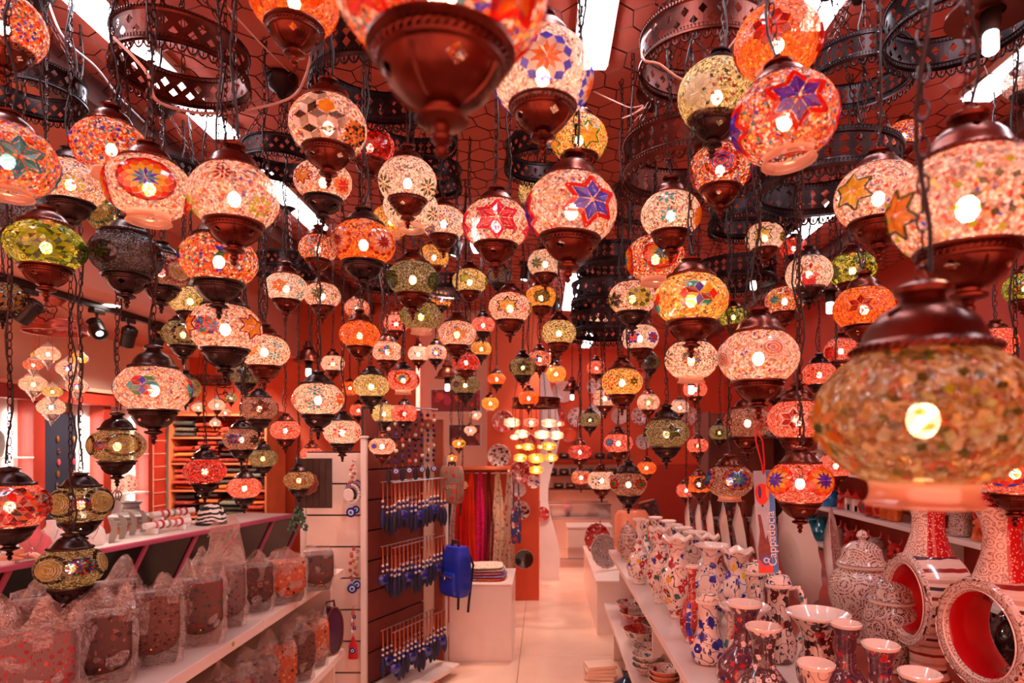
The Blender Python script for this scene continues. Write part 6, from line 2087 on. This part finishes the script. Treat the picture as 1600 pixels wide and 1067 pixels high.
for r_, m, dy in ((.0165, pbr('eye_blue', '2420a0', .2, coat=.6), .0025), (.0085, WHITEP, .0032), (.0058, pbr('eye_sky', '6ab0d8', .2), .0038), (.0026, BLACKM, .0044)):
    MB().prism([(-.006 + r_ * math.cos(a), -.118 + r_ * math.sin(a)) for a in [2 * PI * i / 24 for i in range(24)]], lambda u, v, w, dy=dy: (u, -.001 - (dy - .001) * w, v)).obj('evil_eye', m, t, smooth=False)
lettering('Cappadocia', .036, WHITEP, t, (.014, -.0022, -.052), (PI / 2, -PI / 2, 0), .0008)
RIB = pbr('red_ribbon', 'c81820', .5)
for sx in (-1, 1):
    MB().tube([(0, -.001, hh - .012), (sx * .004, -.003, hh + .02), (sx * .010 - .008, -.002, hh + .09), (-.018, 0, hh + .135)], .0028, 6).obj('ribbon', RIB, t)

# rolled rugs and a dark cabinet beyond the plates
for i, (x, y, lean, L, h, lab) in enumerate(((1.12, 5.15, -.5, 1.15, '4a2620', 'dark brown rolled rug leaning left beyond the standing plates'), (1.30, 5.30, .05, 1.25, '6a2c20', 'red brown rolled rug standing upright beyond the plates'),
                                             (1.46, 5.22, .12, 1.2, '3a2420', 'black brown rolled rug next to the upright one'), (1.62, 5.35, .02, 1.1, '8a4434', 'rust rolled rug nearest the dark cabinet'))):
    t = thing('rolled_rug', lab, 'rug', (x, y, .0), .3 * i)
    t.rotation_euler = (-.06, lean * .5, 0)
    m = motif_mat('rug_%d' % i, '#' + h, [(2, '301818'), (1, 'a04030'), (1, '8a6850')], 20, .9)
    MB().lathe([(.0, .02), (.075, .02), (.078, .04), (.078, L - .01), (.072, L), (.0, L)], 24).obj('roll', m, t)
    sp = [(.012 + .0045 * k * .9) for k in range(14)]
    MB().tube([((.008 + .0016 * k) * math.cos(k * .55), (.008 + .0016 * k) * math.sin(k * .55), L + .003) for k in range(40)], .004, 4).obj('spiral_edge', pbr('rug_edge', 'c08060', .9), t)
    MB().lathe([(.079, L * .7), (.082, L * .7), (.082, L * .72), (.079, L * .72)], 24).obj('tie', RIB, t)
cb = thing('dark_cabinet', 'dark open cabinet with painted bowls beyond the pottery', 'cabinet', (2.05, 6.6, 0))
for z in (.3, .75, 1.2, 1.65):
    MB().box(-.38, .38, -.18, .18, z - .02, z, b=.002).obj('shelf', DARKW, cb, smooth=False)
for x in (-.39, .39):
    MB().box(x - .012, x + .012, -.18, .18, 0, 1.9).obj('side', DARKW, cb, smooth=False)
MB().box(-.38, .38, .165, .18, .0, 1.9).obj('back', WOODM, cb, smooth=False)
for i, z in enumerate((.752, 1.202, 1.652)):
    for k in range(4):
        bowl(0, 1, .075, .07, IZ[('red', 'turq', 'dark', 'blue')[(i + k) % 4]], GLAZE, f'painted bowl, {order[k]} from the left on the {("low", "middle", "high")[i]} shelf of the dark cabinet', z, 'bowls in the dark cabinet')
        [o for o in COL.objects if o.name.startswith('painted_bowl') and o.parent is None][-1].location = (2.05 - .27 + .18 * k, 6.56, z)
# ------------------------------------------------------------------ slat wall at the end of the left shelf
sw = thing('slat_wall', 'white slat wall panel with hooks at the end of the bag shelf', 'slat wall', (-1.27, 3.90, 0))
for i in range(8):
    MB().box(-.18, .165, 0, .02, .004 + i * .192, .186 + i * .192, b=.002).obj('slat', SHELFW, sw, smooth=False)
MB().box(-.18, .165, .021, .035, 0, 1.54).obj('backing', pbr('slat_groove', '3c2420', .7), sw, smooth=False)
MB().box(-.205, -.181, -.03, .035, 0, 1.50, b=.003).obj('upright', WHITEP, sw, smooth=False)
post = thing('white_post', 'tall white post between the slat wall and the evil eye rack', 'post', (-1.085, 3.86, 0))
MB().box(-.017, .017, -.02, .02, 0, 1.62, b=.004).obj('tube', GREYM if False else WHITEP, post, smooth=False)
MB().box(-.022, .022, -.025, .025, 1.621, 1.635, b=.003).obj('end_cap', WHITEP, post, smooth=False)

EYEB = pbr('evil_eye_blue', '101c80', .08, var=.2, coat=.8)
EYEW = pbr('evil_eye_white', 'f0f0f0', .1)
EYEC = pbr('evil_eye_sky', '58a8d8', .1)
EYEK = pbr('evil_eye_pupil', '0a0a10', .1)
LACE = pbr('orange_lace', 'b8502c', .8)
NAVYF = pbr('navy_feather', '0a0c1c', .45, var=.4)
PEARL = pbr('pearl_bead', 'dcd0c8', .2, coat=.5)


def eye_disc(t, x, y, z, r):
    o = MB().lathe([(0, -r * .16), (r * .8, -r * .16), (r, 0), (r * .8, r * .16), (0, r * .16)], 20).xf(Matrix.Translation((x, y, z)) @ Matrix.Rotation(PI / 2, 4, 'X')).obj('evil_eye', EYEB, t)
    for q, (f, m) in enumerate(((.55, EYEW), (.38, EYEC), (.18, EYEK))):
        MB().lathe([(0, 0), (r * f, 0), (r * f, r * .04), (0, r * .05)], 16).xf(Matrix.Translation((x, y - r * (.16 + .04 * q), z)) @ Matrix.Rotation(PI / 2, 4, 'X')).obj('iris_ring', m, o)


def hook(t, y0=0.0):
    MB().tube([(0, .07 + y0, .0), (0, .0, .004), (0, -.005, .014)], .003, 6).obj('hook', GREYM, t)


t = thing('clock_charm', 'hanging charm with round mirror, small clock and evil eye on the slat wall', 'wall charm', P(551, 722, 3.84))
hook(t)
for k in range(9):
    MB().sphere(.012 * math.sin(k * 2.1), 0, -.02 - k * .012, .011, .009, .011, 7, 5).obj('silver_bead', PEARL if k % 2 else SPINK, t)
MB().lathe([(0, .006), (.052, .006), (.060, 0), (.056, -.006), (0, -.006)], 28).xf(Matrix.Translation((.012, .012, -.165)) @ Matrix.Rotation(PI / 2, 4, 'X')).obj('mirror_disc', pbr('mirror_blue', '6a6078', .1, .7), t)
for k in range(12):
    a = -1.9 + k * .30
    MB().sphere(-.004 + .045 * math.cos(a), -.012, -.19 + .055 * math.sin(a), .009, .008, .009, 7, 5).obj('pearl', PEARL, t)
MB().lathe([(0, .004), (.028, .004), (.031, 0), (0, -.004)], 22).xf(Matrix.Translation((-.018, -.020, -.195)) @ Matrix.Rotation(PI / 2, 4, 'X') @ Matrix.Scale(1.25, 4, (0, 1, 0))).obj('clock_face', WHITEP, t)
eye_disc(t, -.006, -.012, -.30, .030)
eye_disc(t, .018, .004, -.285, .024)
t = thing('beaded_charm', 'cluster of metal charms ending in evil eyes on the slat wall', 'wall charm', P(553, 855, 3.84))
hook(t)
for k in range(14):
    MB().sphere(.022 * math.sin(k * 1.9), -.005, -.01 - k * .014, .012, .010, .012, 6, 5).obj('metal_charm', (SPINK, CHROME, BRASS)[k % 3], t)
eye_disc(t, -.006, -.012, -.245, .030)
eye_disc(t, .018, .004, -.225, .026)
t = thing('tassel_charm', 'red tassel charm with small evil eye low on the slat wall', 'wall charm', P(552, 950, 3.84))
hook(t)
MB().tube([(0, 0, 0), (0, -.004, -.16)], .004, 6).obj('cord', RIB, t)
for k in range(6):
    MB().sphere(.008 * math.sin(k * 2), -.004, -.03 - k * .022, .011, .010, .013, 7, 5).obj('bead', (SPINK, EYEB, PEARL)[k % 3], t)
MB().lathe([(.004, 0), (.026, -.06), (.030, -.14), (.0, -.14)], 12).xf(Matrix.Translation((0, 0, -.165)) @ Matrix.Scale(.4, 4, (0, 1, 0))).obj('tassel', RIB, t)
eye_disc(t, 0, -.016, -.25, .018)

# dark carved board
t = thing('carved_board', 'dark plank board with carved round rosette hanging above the slat wall', 'wall board', P(495, 755, 3.72))
for k in range(6):
    MB().box(-.13 + k * .036, -.095 + k * .036, 0, .018, -.145, .145, b=.003).obj('plank', pbr('dark_plank', '3c2620', .6, var=.3, vscale=12), t, smooth=False)
LACEW = pbr('carved_rose', '9a5248', .5, var=.2)
for r_ in (.062, .050, .038, .024):
    MB().tube([(-.055 + r_ * math.cos(a) * (1 + .06 * math.cos(9 * a)), -.006, .0 + r_ * math.sin(a) * (1 + .06 * math.cos(9 * a))) for a in [2 * PI * i / 40 for i in range(40)]], .005, 5, closed=True).obj('carved_ring', LACEW, t)
t = thing('green_bead_bunch', 'bunch of green beads hanging below the dark board', 'beads', P(466, 792, 3.735))
GRB = pbr('green_bead', '3c6450', .25, coat=.5)
MB().tube([(0, 0, .0), (.02, 0, .06), (.06, -.01, .10)], .003, 5).obj('cord', GRB, t)
for k in range(40):
    a, r_ = k * 2.4, .012 + .0011 * k
    MB().sphere(r_ * math.cos(a), r_ * math.sin(a) * .6, -.0035 * k + .01 * math.sin(k), .011, .011, .011, 6, 4).obj('bead', GRB, t)

# ------------------------------------------------------------------ evil eye rack
ra, rb = Vector((-1.05, 3.93, 0)), Vector((-.80, 4.50, 0))
rk = thing('evil_eye_rack', 'dark red slat panel behind the rows of evil eye pendants', 'rack', ra, math.atan2(rb.y - ra.y, rb.x - ra.x))
LR = (rb - ra).length
for i in range(9):
    MB().box(0, LR, .055, .075, .10 + i * .19, .28 + i * .19, b=.002).obj('slat', pbr('red_slat', '6a2418', .6, var=.15), rk, smooth=False)
MB().box(0, LR, .076, .09, .0, 1.82).obj('backing', BLACKM, rk, smooth=False)
MB().box(0, LR, -.24, .09, .05, .075, b=.003).obj('bottom_shelf', SHELFW, rk, smooth=False)
nrm = Vector((rb.y - ra.y, -(rb.x - ra.x), 0)).normalized()


def rack_pt(u, off, z):
    q = ra.lerp(rb, u) + nrm * off
    return Vector((q.x, q.y, z))


for zi, z in enumerate((1.352, .955, .44)):
    for off in (.05, .14):
        a, b = rack_pt(.02, off, z), rack_pt(.97, off, z)
        o = MB().tube([a - Vector(ra), b - Vector(ra)], .0035, 6).obj('rod', GREYM, None)
        o.parent = rk
        o.rotation_euler = (0, 0, -rk.rotation_euler.z)
STR = {}


def strand_parts(kind):
    if kind not in STR:
        rnd = random.Random(kind)
        L = .11 + .02 * (kind % 3)
        cord = MB().tube([(0, 0, 0), (.002, 0, -L)], .0045, 5).mesh('cord', LACE)
        bd = MB()
        for k in range(3):
            bd.sphere(0, 0, -L - .008 - k * .017, .0095, .0095, .009, 8, 6, k % 2)
        beads_ = bd.mesh('beads', [PEARL, EYEB])
        z0 = -L - .055
        if kind % 4 == 3:
            m = MB().lathe([(0, -.004), (.030, -.004), (.034, 0), (.030, .004), (0, .004)], 20).xf(Matrix.Translation((0, 0, z0 - .04)) @ Matrix.Rotation(PI / 2, 4, 'X')).mesh('pendant', EYEB)
        else:
            pr = [(0, 0), (.006, -.004), (.015, -.03), (.019, -.06), (.016, -.095), (.007, -.125), (0, -.132)]
            m = MB().lathe([(r, z0 + q) for r, q in pr], 10).xf(Matrix.Scale(.45, 4, (0, 1, 0))).mesh('pendant', NAVYF if kind % 2 else pbr('royal_feather', '12164c', .5, var=.3))
        STR[kind] = (cord, beads_, m, z0)
    return STR[kind]


rowsn = ('upper', 'middle', 'lower')
ORD = ('first', 'second', 'third', 'fourth', 'fifth', 'sixth', 'seventh', 'eighth', 'ninth', 'tenth', 'eleventh', 'twelfth', 'thirteenth', 'fourteenth', 'fifteenth')
for zi, z in enumerate((1.348, .951, .436)):
    for row, off in enumerate((.05, .14)):
        nn = 14
        for k in range(nn):
            kind = (k * 5 + zi * 3 + row) % 8
            cd_, bd_, pd_, z0 = strand_parts(kind)
            u = .05 + .9 * k / (nn - 1)
            t = thing('evil_eye_pendant', f'blue pendant on orange cord, {ORD[k]} from the white post, {"rear" if row == 0 else "front"} {rowsn[zi]} row', 'pendant', rack_pt(u, off, z), .4, 'evil eye pendants on the rack', .98)
            link('cord', cd_, t)
            link('beads', bd_, t)
            pn_ = link('pendant', pd_, t)
for k in range(8):
    u = .1 + .8 * k / 7
    t = thing('beaded_garland', f'long dark bead garland, {ORD[k]} from the white post above the evil eye rack', 'garland', rack_pt(u, .07, 1.80), .3, 'bead garlands above the rack')
    MB().tube([(0, .0, .02), (.004, 0, -.12), (-.004, 0, -.26), (0, 0, -.36)], .0022, 5).obj('cord', LACE, t)
    for q in range(10):
        MB().sphere(.003 * math.sin(q * 2 + k), -.003, -.02 - q * .034, .010 + .004 * (q % 3 == k % 3), .009, .013, 7, 5).obj('bead', (EYEB, NAVYF, SPINK, PEARL, BLACKM)[(q + k) % 5], t)
    if k % 2:
        eye_disc(t, 0, -.012, -.385, .022)
    else:
        MB().lathe([(0, 0), (.014, -.03), (.016, -.07), (0, -.12)], 8).xf(Matrix.Translation((0, 0, -.36)) @ Matrix.Scale(.4, 4, (0, 1, 0))).obj('feather', NAVYF, t)
gb = MB().tube([rack_pt(.05, .07, 1.822), rack_pt(.97, .07, 1.822)], .006, 8).obj('garland_rail', GREYM)
tag(gb, 'metal rail carrying the bead garlands above the rack', 'rail')

# wooden door frame with the mirror standing behind the rack
fr = thing('wooden_portal', 'red brown wooden frame standing beside the evil eye rack', 'frame', (-.755, 4.58, 0))
MB().box(-.032, .032, 0, .06, 0, 1.76, b=.004).obj('post', WOODM, fr, smooth=False)
MB().box(-.40, -.035, 0, .06, 1.69, 1.76, b=.004).obj('top_rail', WOODM, fr, smooth=False)
MB().box(-.40, -.345, 0, .06, 0, 1.688, b=.004).obj('post', WOODM, fr, smooth=False)
MB().box(-.345, -.034, .055, .058, .02, 1.688).obj('pale_panel', CREAM, fr, smooth=False)
for k in range(3):
    o = MB().box(-.10, .10, -.14, .14, 0, .012, b=.002).obj('magazine', motif_mat('magazine_%d' % k, ('d8c0b4', '405a50', 'c8503c')[k], [(2, 'a83828'), (1, '2c4a78'), (1, 'e8d0b0')], 18, .3), None, (-.78, 4.20, .001 + k * .0135), (0, 0, .2 - .12 * k))
    tag(o, ('bottom', 'middle', 'top')[k] + ' magazine in the pile on the floor below the rack', 'magazine', 'magazines on the floor')

# ------------------------------------------------------------------ backpacks on the wooden frame
def backpack(p, rz, s, mb_, mp, label, trim):
    t = thing('backpack', label, 'backpack', p, rz, None, s)
    rounded(.62, .34, 1.0, .18, 28, 10).obj('body', mb_, t)
    rounded(.46, .12, .44, .3, 24, 8).obj('front_pocket', mp, t, (0, -.20, .06))
    MB().tube([(-.10, 0, .98), (-.09, 0, 1.10), (.09, 0, 1.10), (.10, 0, .98)], .028, 8).obj('handle', trim, t)
    for sx in (-1, 1):
        MB().tube([(sx * .16, .17, .92), (sx * .20, .30, .6), (sx * .18, .26, .25), (sx * .16, .22, -.12), (sx * .15, .20, -.36)], .026, 6).obj('strap', trim, t)
    MB().tube([(-.20, -.275, .42), (0, -.30, .44), (.20, -.275, .42)], .012, 5).obj('zip', BRASS, t)
    MB().sphere(0, -.31, .40, .03, .015, .04, 8, 6).obj('zip_pull', CHROME, t)


RBLUE = pbr('royal_blue_leather', '2034b0', .3, var=.15, coat=.3)
PATB = motif_mat('backpack_cloth', '8a7a68', [(2, 'd83c28'), (1, 'b83020')], 5, .8)
backpack(P(712, 930, 4.42), -.7, .34, RBLUE, RBLUE, 'royal blue leather backpack hanging on the wooden frame', BLACKM)
backpack(P(706, 786, 4.50), -.3, .26, PATB, PATB, 'khaki backpack with red dots hanging above the blue one', BLACKM)
o = MB().tube([(P(697, 933, 4.68).x, 4.68, 0), (P(697, 933, 4.68).x, 4.68, 1.5)], .016, 10).obj('hanging_rod', WHITEP)
tag(o, 'white upright pole beside the wooden portal behind the backpacks', 'rod')

# ------------------------------------------------------------------ white plinth with folded textiles
pl = thing('white_plinth', 'white box plinth with folded textiles beside the aisle', 'plinth', (-.4615, 4.95, 0))
MB().box(-.228, .228, -.29, .29, .0, .55, b=.003).obj('body', SHELFW, pl, smooth=False)
MB().box(-.232, .232, -.294, .294, .551, .565, b=.003).obj('top', SHELFW, pl, smooth=False)
FOLD = [('orange', 'e0582c'), ('lilac', '8c78a8'), ('pink', 'd06070'), ('grey striped', 'a89888'), ('cream striped', 'd8c0a8')]
for k, (nm, h) in enumerate(FOLD):
    m = motif_mat('fold_%d' % k, h, [(2, h), (1, 'f0d0b8'), (1, 'a83030')], 34, .85)
    q = rounded(.30 - .01 * k, .24, .02, .1, 24, 4)
    o = q.obj('folded_scarf', m, None, (-.44 + .012 * (k % 2), 4.86, .567 + k * .0215), (0, 0, .06 * (k - 2)))
    tag(o, f'{nm} folded scarf in the pile on the white plinth', 'scarf', 'folded scarves on the plinth')

# ------------------------------------------------------------------ hanging scarves
rl = thing('scarf_rail', 'orange shelf edge with rail above the hanging scarves', 'rail', (-.54, 5.55, 1.36))
MB().box(-.32, .25, -.10, .10, .0, .025, b=.003).obj('ledge', pbr('orange_board', 'e07848', .5), rl, smooth=False)
MB().tube([(-.32, 0, -.03), (.25, 0, -.03)], .008, 8).obj('rod', CHROME, rl)
for x in (-.30, .235):
    MB().box(x - .008, x + .008, -.02, .10, -.045, 0).obj('bracket', CHROME, rl, smooth=False)
MB().box(-.32, .25, .101, .115, -1.36, .025).obj('back_board', ORANGE, rl, smooth=False)
SCF = [(-.29, .05, .80, 'purple', pbr('scarf_purple', '5c1c50', .8, var=.2)), (-.235, .06, .82, 'white floral', motif_mat('scarf_white', 'e8cfc0', [(2, 'b05050'), (1, '705060')], 40, .85)),
       (-.165, .09, .84, 'scarlet', pbr('scarf_scarlet', 'e01c14', .75, var=.15)), (-.085, .08, .82, 'orange red', pbr('scarf_orange', 'f03c14', .75, var=.15)),
       (-.005, .09, .83, 'magenta', motif_mat('scarf_magenta', 'e01068', [(2, 'b00850'), (1, 'f04890')], 60, .8)), (.065, .06, .80, 'dark red', pbr('scarf_wine', '8c1c20', .8, var=.2)),
       (.14, .10, .84, 'cream floral', motif_mat('scarf_cream', 'e8c8a8', [(2, 'c05838'), (1, '88909c'), (1, 'b08040')], 30, .85)), (.235, .10, .84, 'pale blossom', motif_mat('scarf_blossom', 'e0c0a4', [(2, 'b84030'), (1, '90a0b0')], 24, .85))]
for k, (x, w, L, nm, m) in enumerate(SCF):
    V, F = [], []
    n, mm = 14, 16
    for j in range(mm + 1):
        tt = j / mm
        for i in range(n + 1):
            u = -1 + 2 * i / n
            ww = w * (.22 + .78 * min(1, tt * 1.6 + .1))
            V.append((x + u * ww * .62 + .008 * math.sin(tt * 5 + k), -.035 + .022 * math.sin(u * 7 + k * 2 + tt * 2) * min(1, .3 + tt) - .012 * math.sin(tt * 3), -.02 - L * tt - .012 * math.sin(u * 3 + k) * tt))
    for j in range(mm):
        for i in range(n):
            a = j * (n + 1) + i
            F.append((a, a + 1, a + n + 2, a + n + 1))
    t = thing('hanging_scarf', f'{nm} scarf hanging from the rail behind the white plinth', 'scarf', (-.54, 5.55, 1.36), 0, 'hanging scarves')
    MB().add(V, F).obj('cloth', m, t)
    MB().tube([(x, -.015, -.022), (x, -.012, -.05), (x + .004, -.02, -.075)], [.006, .012, .016], 6).obj('knot', m, t)
t = thing('tote_bag', 'blue and red patterned bag hanging beside the scarves', 'bag', (-.235, 5.40, .74), .3)
TB = motif_mat('tote_cloth', '34406c', [(2, 'c02828'), (1, 'e0c0b0')], 22, .8)
rounded(.085, .05, .30, .3, 20, 8).obj('body', TB, t)
MB().tube([(-.025, 0, .29), (-.02, 0, .50), (.0, .12, .592), (.02, 0, .50), (.025, 0, .29)], .006, 6).obj('strap', TB, t)

# ------------------------------------------------------------------ posters, wall plates, back of the shop
def poster(px0, py0, px1, py1, d, label, base, blobs, seed):
    a, b = P(px0, py0, d), P(px1, py1, d)
    t = thing('framed_poster', label, 'poster', ((a.x + b.x) / 2, d, (a.z + b.z) / 2))
    w, h = abs(b.x - a.x) / 2, abs(a.z - b.z) / 2
    MB().box(-w - .02, w + .02, .0, .012, -h - .02, h + .02).obj('frame', WHITEP, t, smooth=False)
    MB().box(-w, w, -.002, 0, -h, h).obj('print', motif_mat('poster_%d' % seed, base, blobs, 9, .4, dots=.34), t, smooth=False)


poster(674, 609, 750, 643, 6.78, 'upper framed poster of red market goods on the pale wall', '8c2018', [(2, 'e05030'), (1, '2c3c80'), (1, '481418'), (1, 'c82858')], 1)
poster(702, 664, 750, 696, 6.78, 'lower poster of dark figures on the pale wall', '5c1c1c', [(2, 'a02830'), (1, '281418'), (1, 'c86858')], 2)
WPM = [IZ['redall'], IZ['dark'], IZ['red'], IZ['fine'], pbr('orange_plate', 'e0581c', .3, coat=.4), IZ['turq'], pbr('dark_green_mirror', '12241c', .08, var=.2, coat=.8)]


def wall_plate(px, py, rp, d, mi, label, group):
    R = rp / 1000 * d
    p = P(px, py, d)
    t = standing_plate(p.x, d - .015 - R * .02, p.z - R - .012, R, 0, .0, WPM[mi], label, group)
    t.location.y = d - .01


pos = 'painted plates on the orange wall'
for i, (px, py, r, mi, lab) in enumerate([
    (786, 658, 17, 0, 'red wall plate at the upper edge of the orange wall beside the poster'), (780, 712, 18, 1, 'dark striped wall plate left of the tiered chandelier'),
    (813, 737, 17, 0, 'large red wall plate below the tiered chandelier'), (834, 753, 10, 2, 'small white wall plate at the edge of the orange wall'),
    (811, 765, 11, 3, 'small patterned wall plate under the large red one'), (787, 780, 16, 0, 'red rose wall plate beside the scarves'),
    (813, 797, 15, 1, 'purple rimmed wall plate in the middle of the orange wall'), (819, 873, 15, 6, 'round dark green plate low on the orange wall'),
    (826, 690, 12, 0, 'red wall plate behind the tiered chandelier')]):
    wall_plate(px, py, r, 6.445, mi, lab, pos)
pos = 'painted plates on the back wall'
for i, (px, py, r, mi, lab) in enumerate([
    (880, 612, 17, 3, 'moon pale plate highest on the back wall'), (902, 652, 15, 2, 'white plate with dark rim on the back wall'), (872, 650, 13, 0, 'red plate behind the chandelier lamps on the back wall'),
    (889, 680, 11, 4, 'plain orange scalloped plate on the back wall'), (935, 640, 14, 5, 'blue rimmed plate on the back wall behind the long chains'), (930, 604, 13, 2, 'white plate above the blue rimmed one on the back wall'),
    (968, 650, 13, 3, 'pale patterned plate farther right on the back wall'), (1000, 650, 14, 2, 'white plate right of the pale patterned one on the back wall'), (1005, 690, 12, 5, 'blue plate low on the back wall'),
    (1075, 650, 15, 2, 'white plate behind the grey green star lamp on the back wall'), (1095, 672, 13, 3, 'grey patterned plate behind the tiny dark shard lamp'), (1000, 590, 13, 0, 'red plate high on the back wall')]):
    wall_plate(px, py, r, 9.79, mi, lab, pos)
for i, (px, py, r, mi, lab) in enumerate([(847, 803, 12, 0, 'plate on the wavy partition edge near the glass table')]):
    wall_plate(px, py, r, 7.39, mi, lab, 'plate on the wavy partition')

cs = thing('wallet_shelf', 'wall shelves with rows of black wallets at the back', 'shelf', (.62, 9.55, 0))
for z in (.90, 1.10, 1.35):
    MB().box(-.55, .60, -.02, .20, z - .018, z, b=.002).obj('board', pbr('dark_shelf', '4a2420', .5), cs, smooth=False)
for x in (-.54, .59):
    MB().box(x - .012, x + .012, .17, .20, 0, 1.5).obj('upright', GREYM, cs, smooth=False)
LEA = LEATH[2]
for zi, (z, x0, nn) in enumerate(((.90, -.40, 6), (1.10, -.50, 6), (1.35, -.50, 6))):
    for k in range(nn):
        t = thing('wallet', f'dark wallet, {ORD[k]} from the wavy partition on the {("lowest", "middle", "highest")[zi]} wallet shelf', 'wallet', (.62 + x0 + .18 * k, 9.60, z + .001), 0, 'wallets on the back shelf')
        rounded(.15, .06, .10 if zi == 1 else .08, .2, 16, 5).obj('body', (LEA, LEATH[0], REDV)[(k + zi) % 3 if zi != 1 else 0], t)
        MB().box(-.02, .02, -.042, -.036, .035, .055).obj('clasp', BRASS, t, smooth=False)
gt = thing('glass_table', 'metal legged glass display table at the back', 'table', (.34, 8.25, 0))
for x in (-.30, .38):
    MB().tube([(x, 0, 0.03), (x, 0, .62)], .010, 8).obj('leg', CHROME, gt)
    MB().tube([(x, -.16, .02), (x, .16, .02)], .010, 8).obj('foot_bar', CHROME, gt)
MB().tube([(-.30, 0, .09), (.38, 0, .09)], .008, 8).obj('stretcher', CHROME, gt)
GLS = bpy.data.materials.new('table_glass')
GLS.use_nodes = True
k_ = NT('table_glass_sheet')
GLSM = k_.done(k_.n('MixShader', None, i0=.18, i1=k_.n('BsdfTransparent', None, Color=(.9, .9, .9, 1)).outputs[0], i2=k_.n('BsdfGlossy', None, Color=(1, 1, 1, 1), Roughness=.05).outputs[0]).outputs[0])
bpy.data.materials.remove(GLS)
MB().box(-.42, .50, -.20, .20, .66, .668).obj('glass_bottom', GLSM, gt, smooth=False)
for (x0, x1, y0, y1) in ((-.42, .50, -.20, -.195), (-.42, .50, .195, .20), (-.42, -.415, -.19, .19), (.495, .50, -.19, .19)):
    MB().box(x0, x1, y0, y1, .67, .80).obj('glass_side', GLSM, gt, smooth=False)
MB().box(-.43, .51, -.21, -.19, .80, .815).obj('top_frame', CHROME, gt, smooth=False)
MB().box(-.43, .51, .19, .21, .80, .815).obj('top_frame', CHROME, gt, smooth=False)
MB().box(-.43, .51, -.21, .21, .62, .655).obj('tray_frame', GREYM, gt, smooth=False)
o = MB().sphere(0, 0, .065, .065, .065, .065, 20, 14).obj('glass_ball', pbr('pink_ball', 'c86068', .1, var=.3, coat=.8), None, (.30, 8.22, .669))
tag(o, 'shiny pink ball lying in the glass display table', 'ball')
wbx = thing('white_crate', 'white storage crate under the glass table at the back', 'crate', (.62, 8.9, 0))
MB().box(-.30, .30, -.2, .2, .001, .42, b=.006).obj('body', WHITEP, wbx, smooth=False)
MB().box(-.31, .31, -.21, .21, .421, .45, b=.004).obj('lid', WHITEP, wbx, smooth=False)

# ------------------------------------------------------------------ tiered chandelier of capsule lamps
dd = 5.35
tc_ = P(838, 622, dd)
t = thing('tiered_chandelier', 'tiered chandelier of glowing capsule lamps in the centre back', 'chandelier', tc_)
Rr = .20
MB().lathe([(x * 2 * Rr, z * 2 * Rr) for x, z in RPROF], 48, holes=[(5, 0, 4), (7, 2, 4)]).obj('pierced_ring', COPPER, t, smooth=False)
MB().lathe([(0, 0), (.06, -.002), (.05, -.03), (.02, -.06), (0, -.065)], 16).obj('canopy', COPPER, t, (0, 0, CEIL - .001 - tc_.z))
for k in range(4):
    a = .4 + k * PI / 2
    chain_mb((Rr * .98 * math.cos(a), Rr * .98 * math.sin(a), 0), (0, 0, CEIL - .05 - tc_.z), .03, .006, .0016).obj('chain', CHAINM, t, smooth=False)['kind'] = 'stuff'
CAPS = MB().lathe([(0, .30), (.14, .30), (.24, .24), (.30, .12), (.31, 0), (.30, -.12), (.24, -.24), (.14, -.30), (0, -.30)], 20)
CAPS.xf(Matrix.Rotation(PI / 2, 4, 'Y') @ Matrix.Scale(1.55, 4, (0, 0, 1)))
capg = {}
for i, (px, py, w, g) in enumerate([
    (800, 660, 26, 'pink'), (830, 660, 25, 'redpk'), (858, 661, 24, 'pink'), (874, 662, 16, 'redpk'),
    (815, 678, 24, 'white'), (804, 683, 14, 'white'), (847, 679, 24, 'white'), (869, 680, 24, 'white'),
    (811, 698, 12, 'amber'), (825, 698, 20, 'amber'), (845, 698, 12, 'amber'), (858, 697, 22, 'amber'),
    (813, 715, 22, 'gold'), (838, 716, 27, 'amber'), (861, 715, 21, 'gold'), (838, 734, 22, 'amber')]):
    if g not in capg:
        capg[g] = CAPS.mesh('capsule_shade', globe_mat(g))
    q = P(px, py, dd + .10 * math.sin(i * 2.1)) - tc_
    s = w / 1000 * dd
    o = link('capsule_shade', capg[g], t, q, (0, 0, 0), (s * 1.05, s * .9, s * .9))
    link('bulb', CM['bulb'], o, scale=(1.4, 1.4, 1.4))
    MB().tube([q + Vector((0, 0, s * .26)), Vector((q.x * .95, q.y * .95, -.08))], .0022, 4).obj('hanger', CHAINM, t)
    MB().lathe([(.0, -.3 * s), (.16 * s, -.3 * s), (.1 * s, -.42 * s), (0, -.5 * s)], 10).obj('shade_tip', COPPER, t, q)
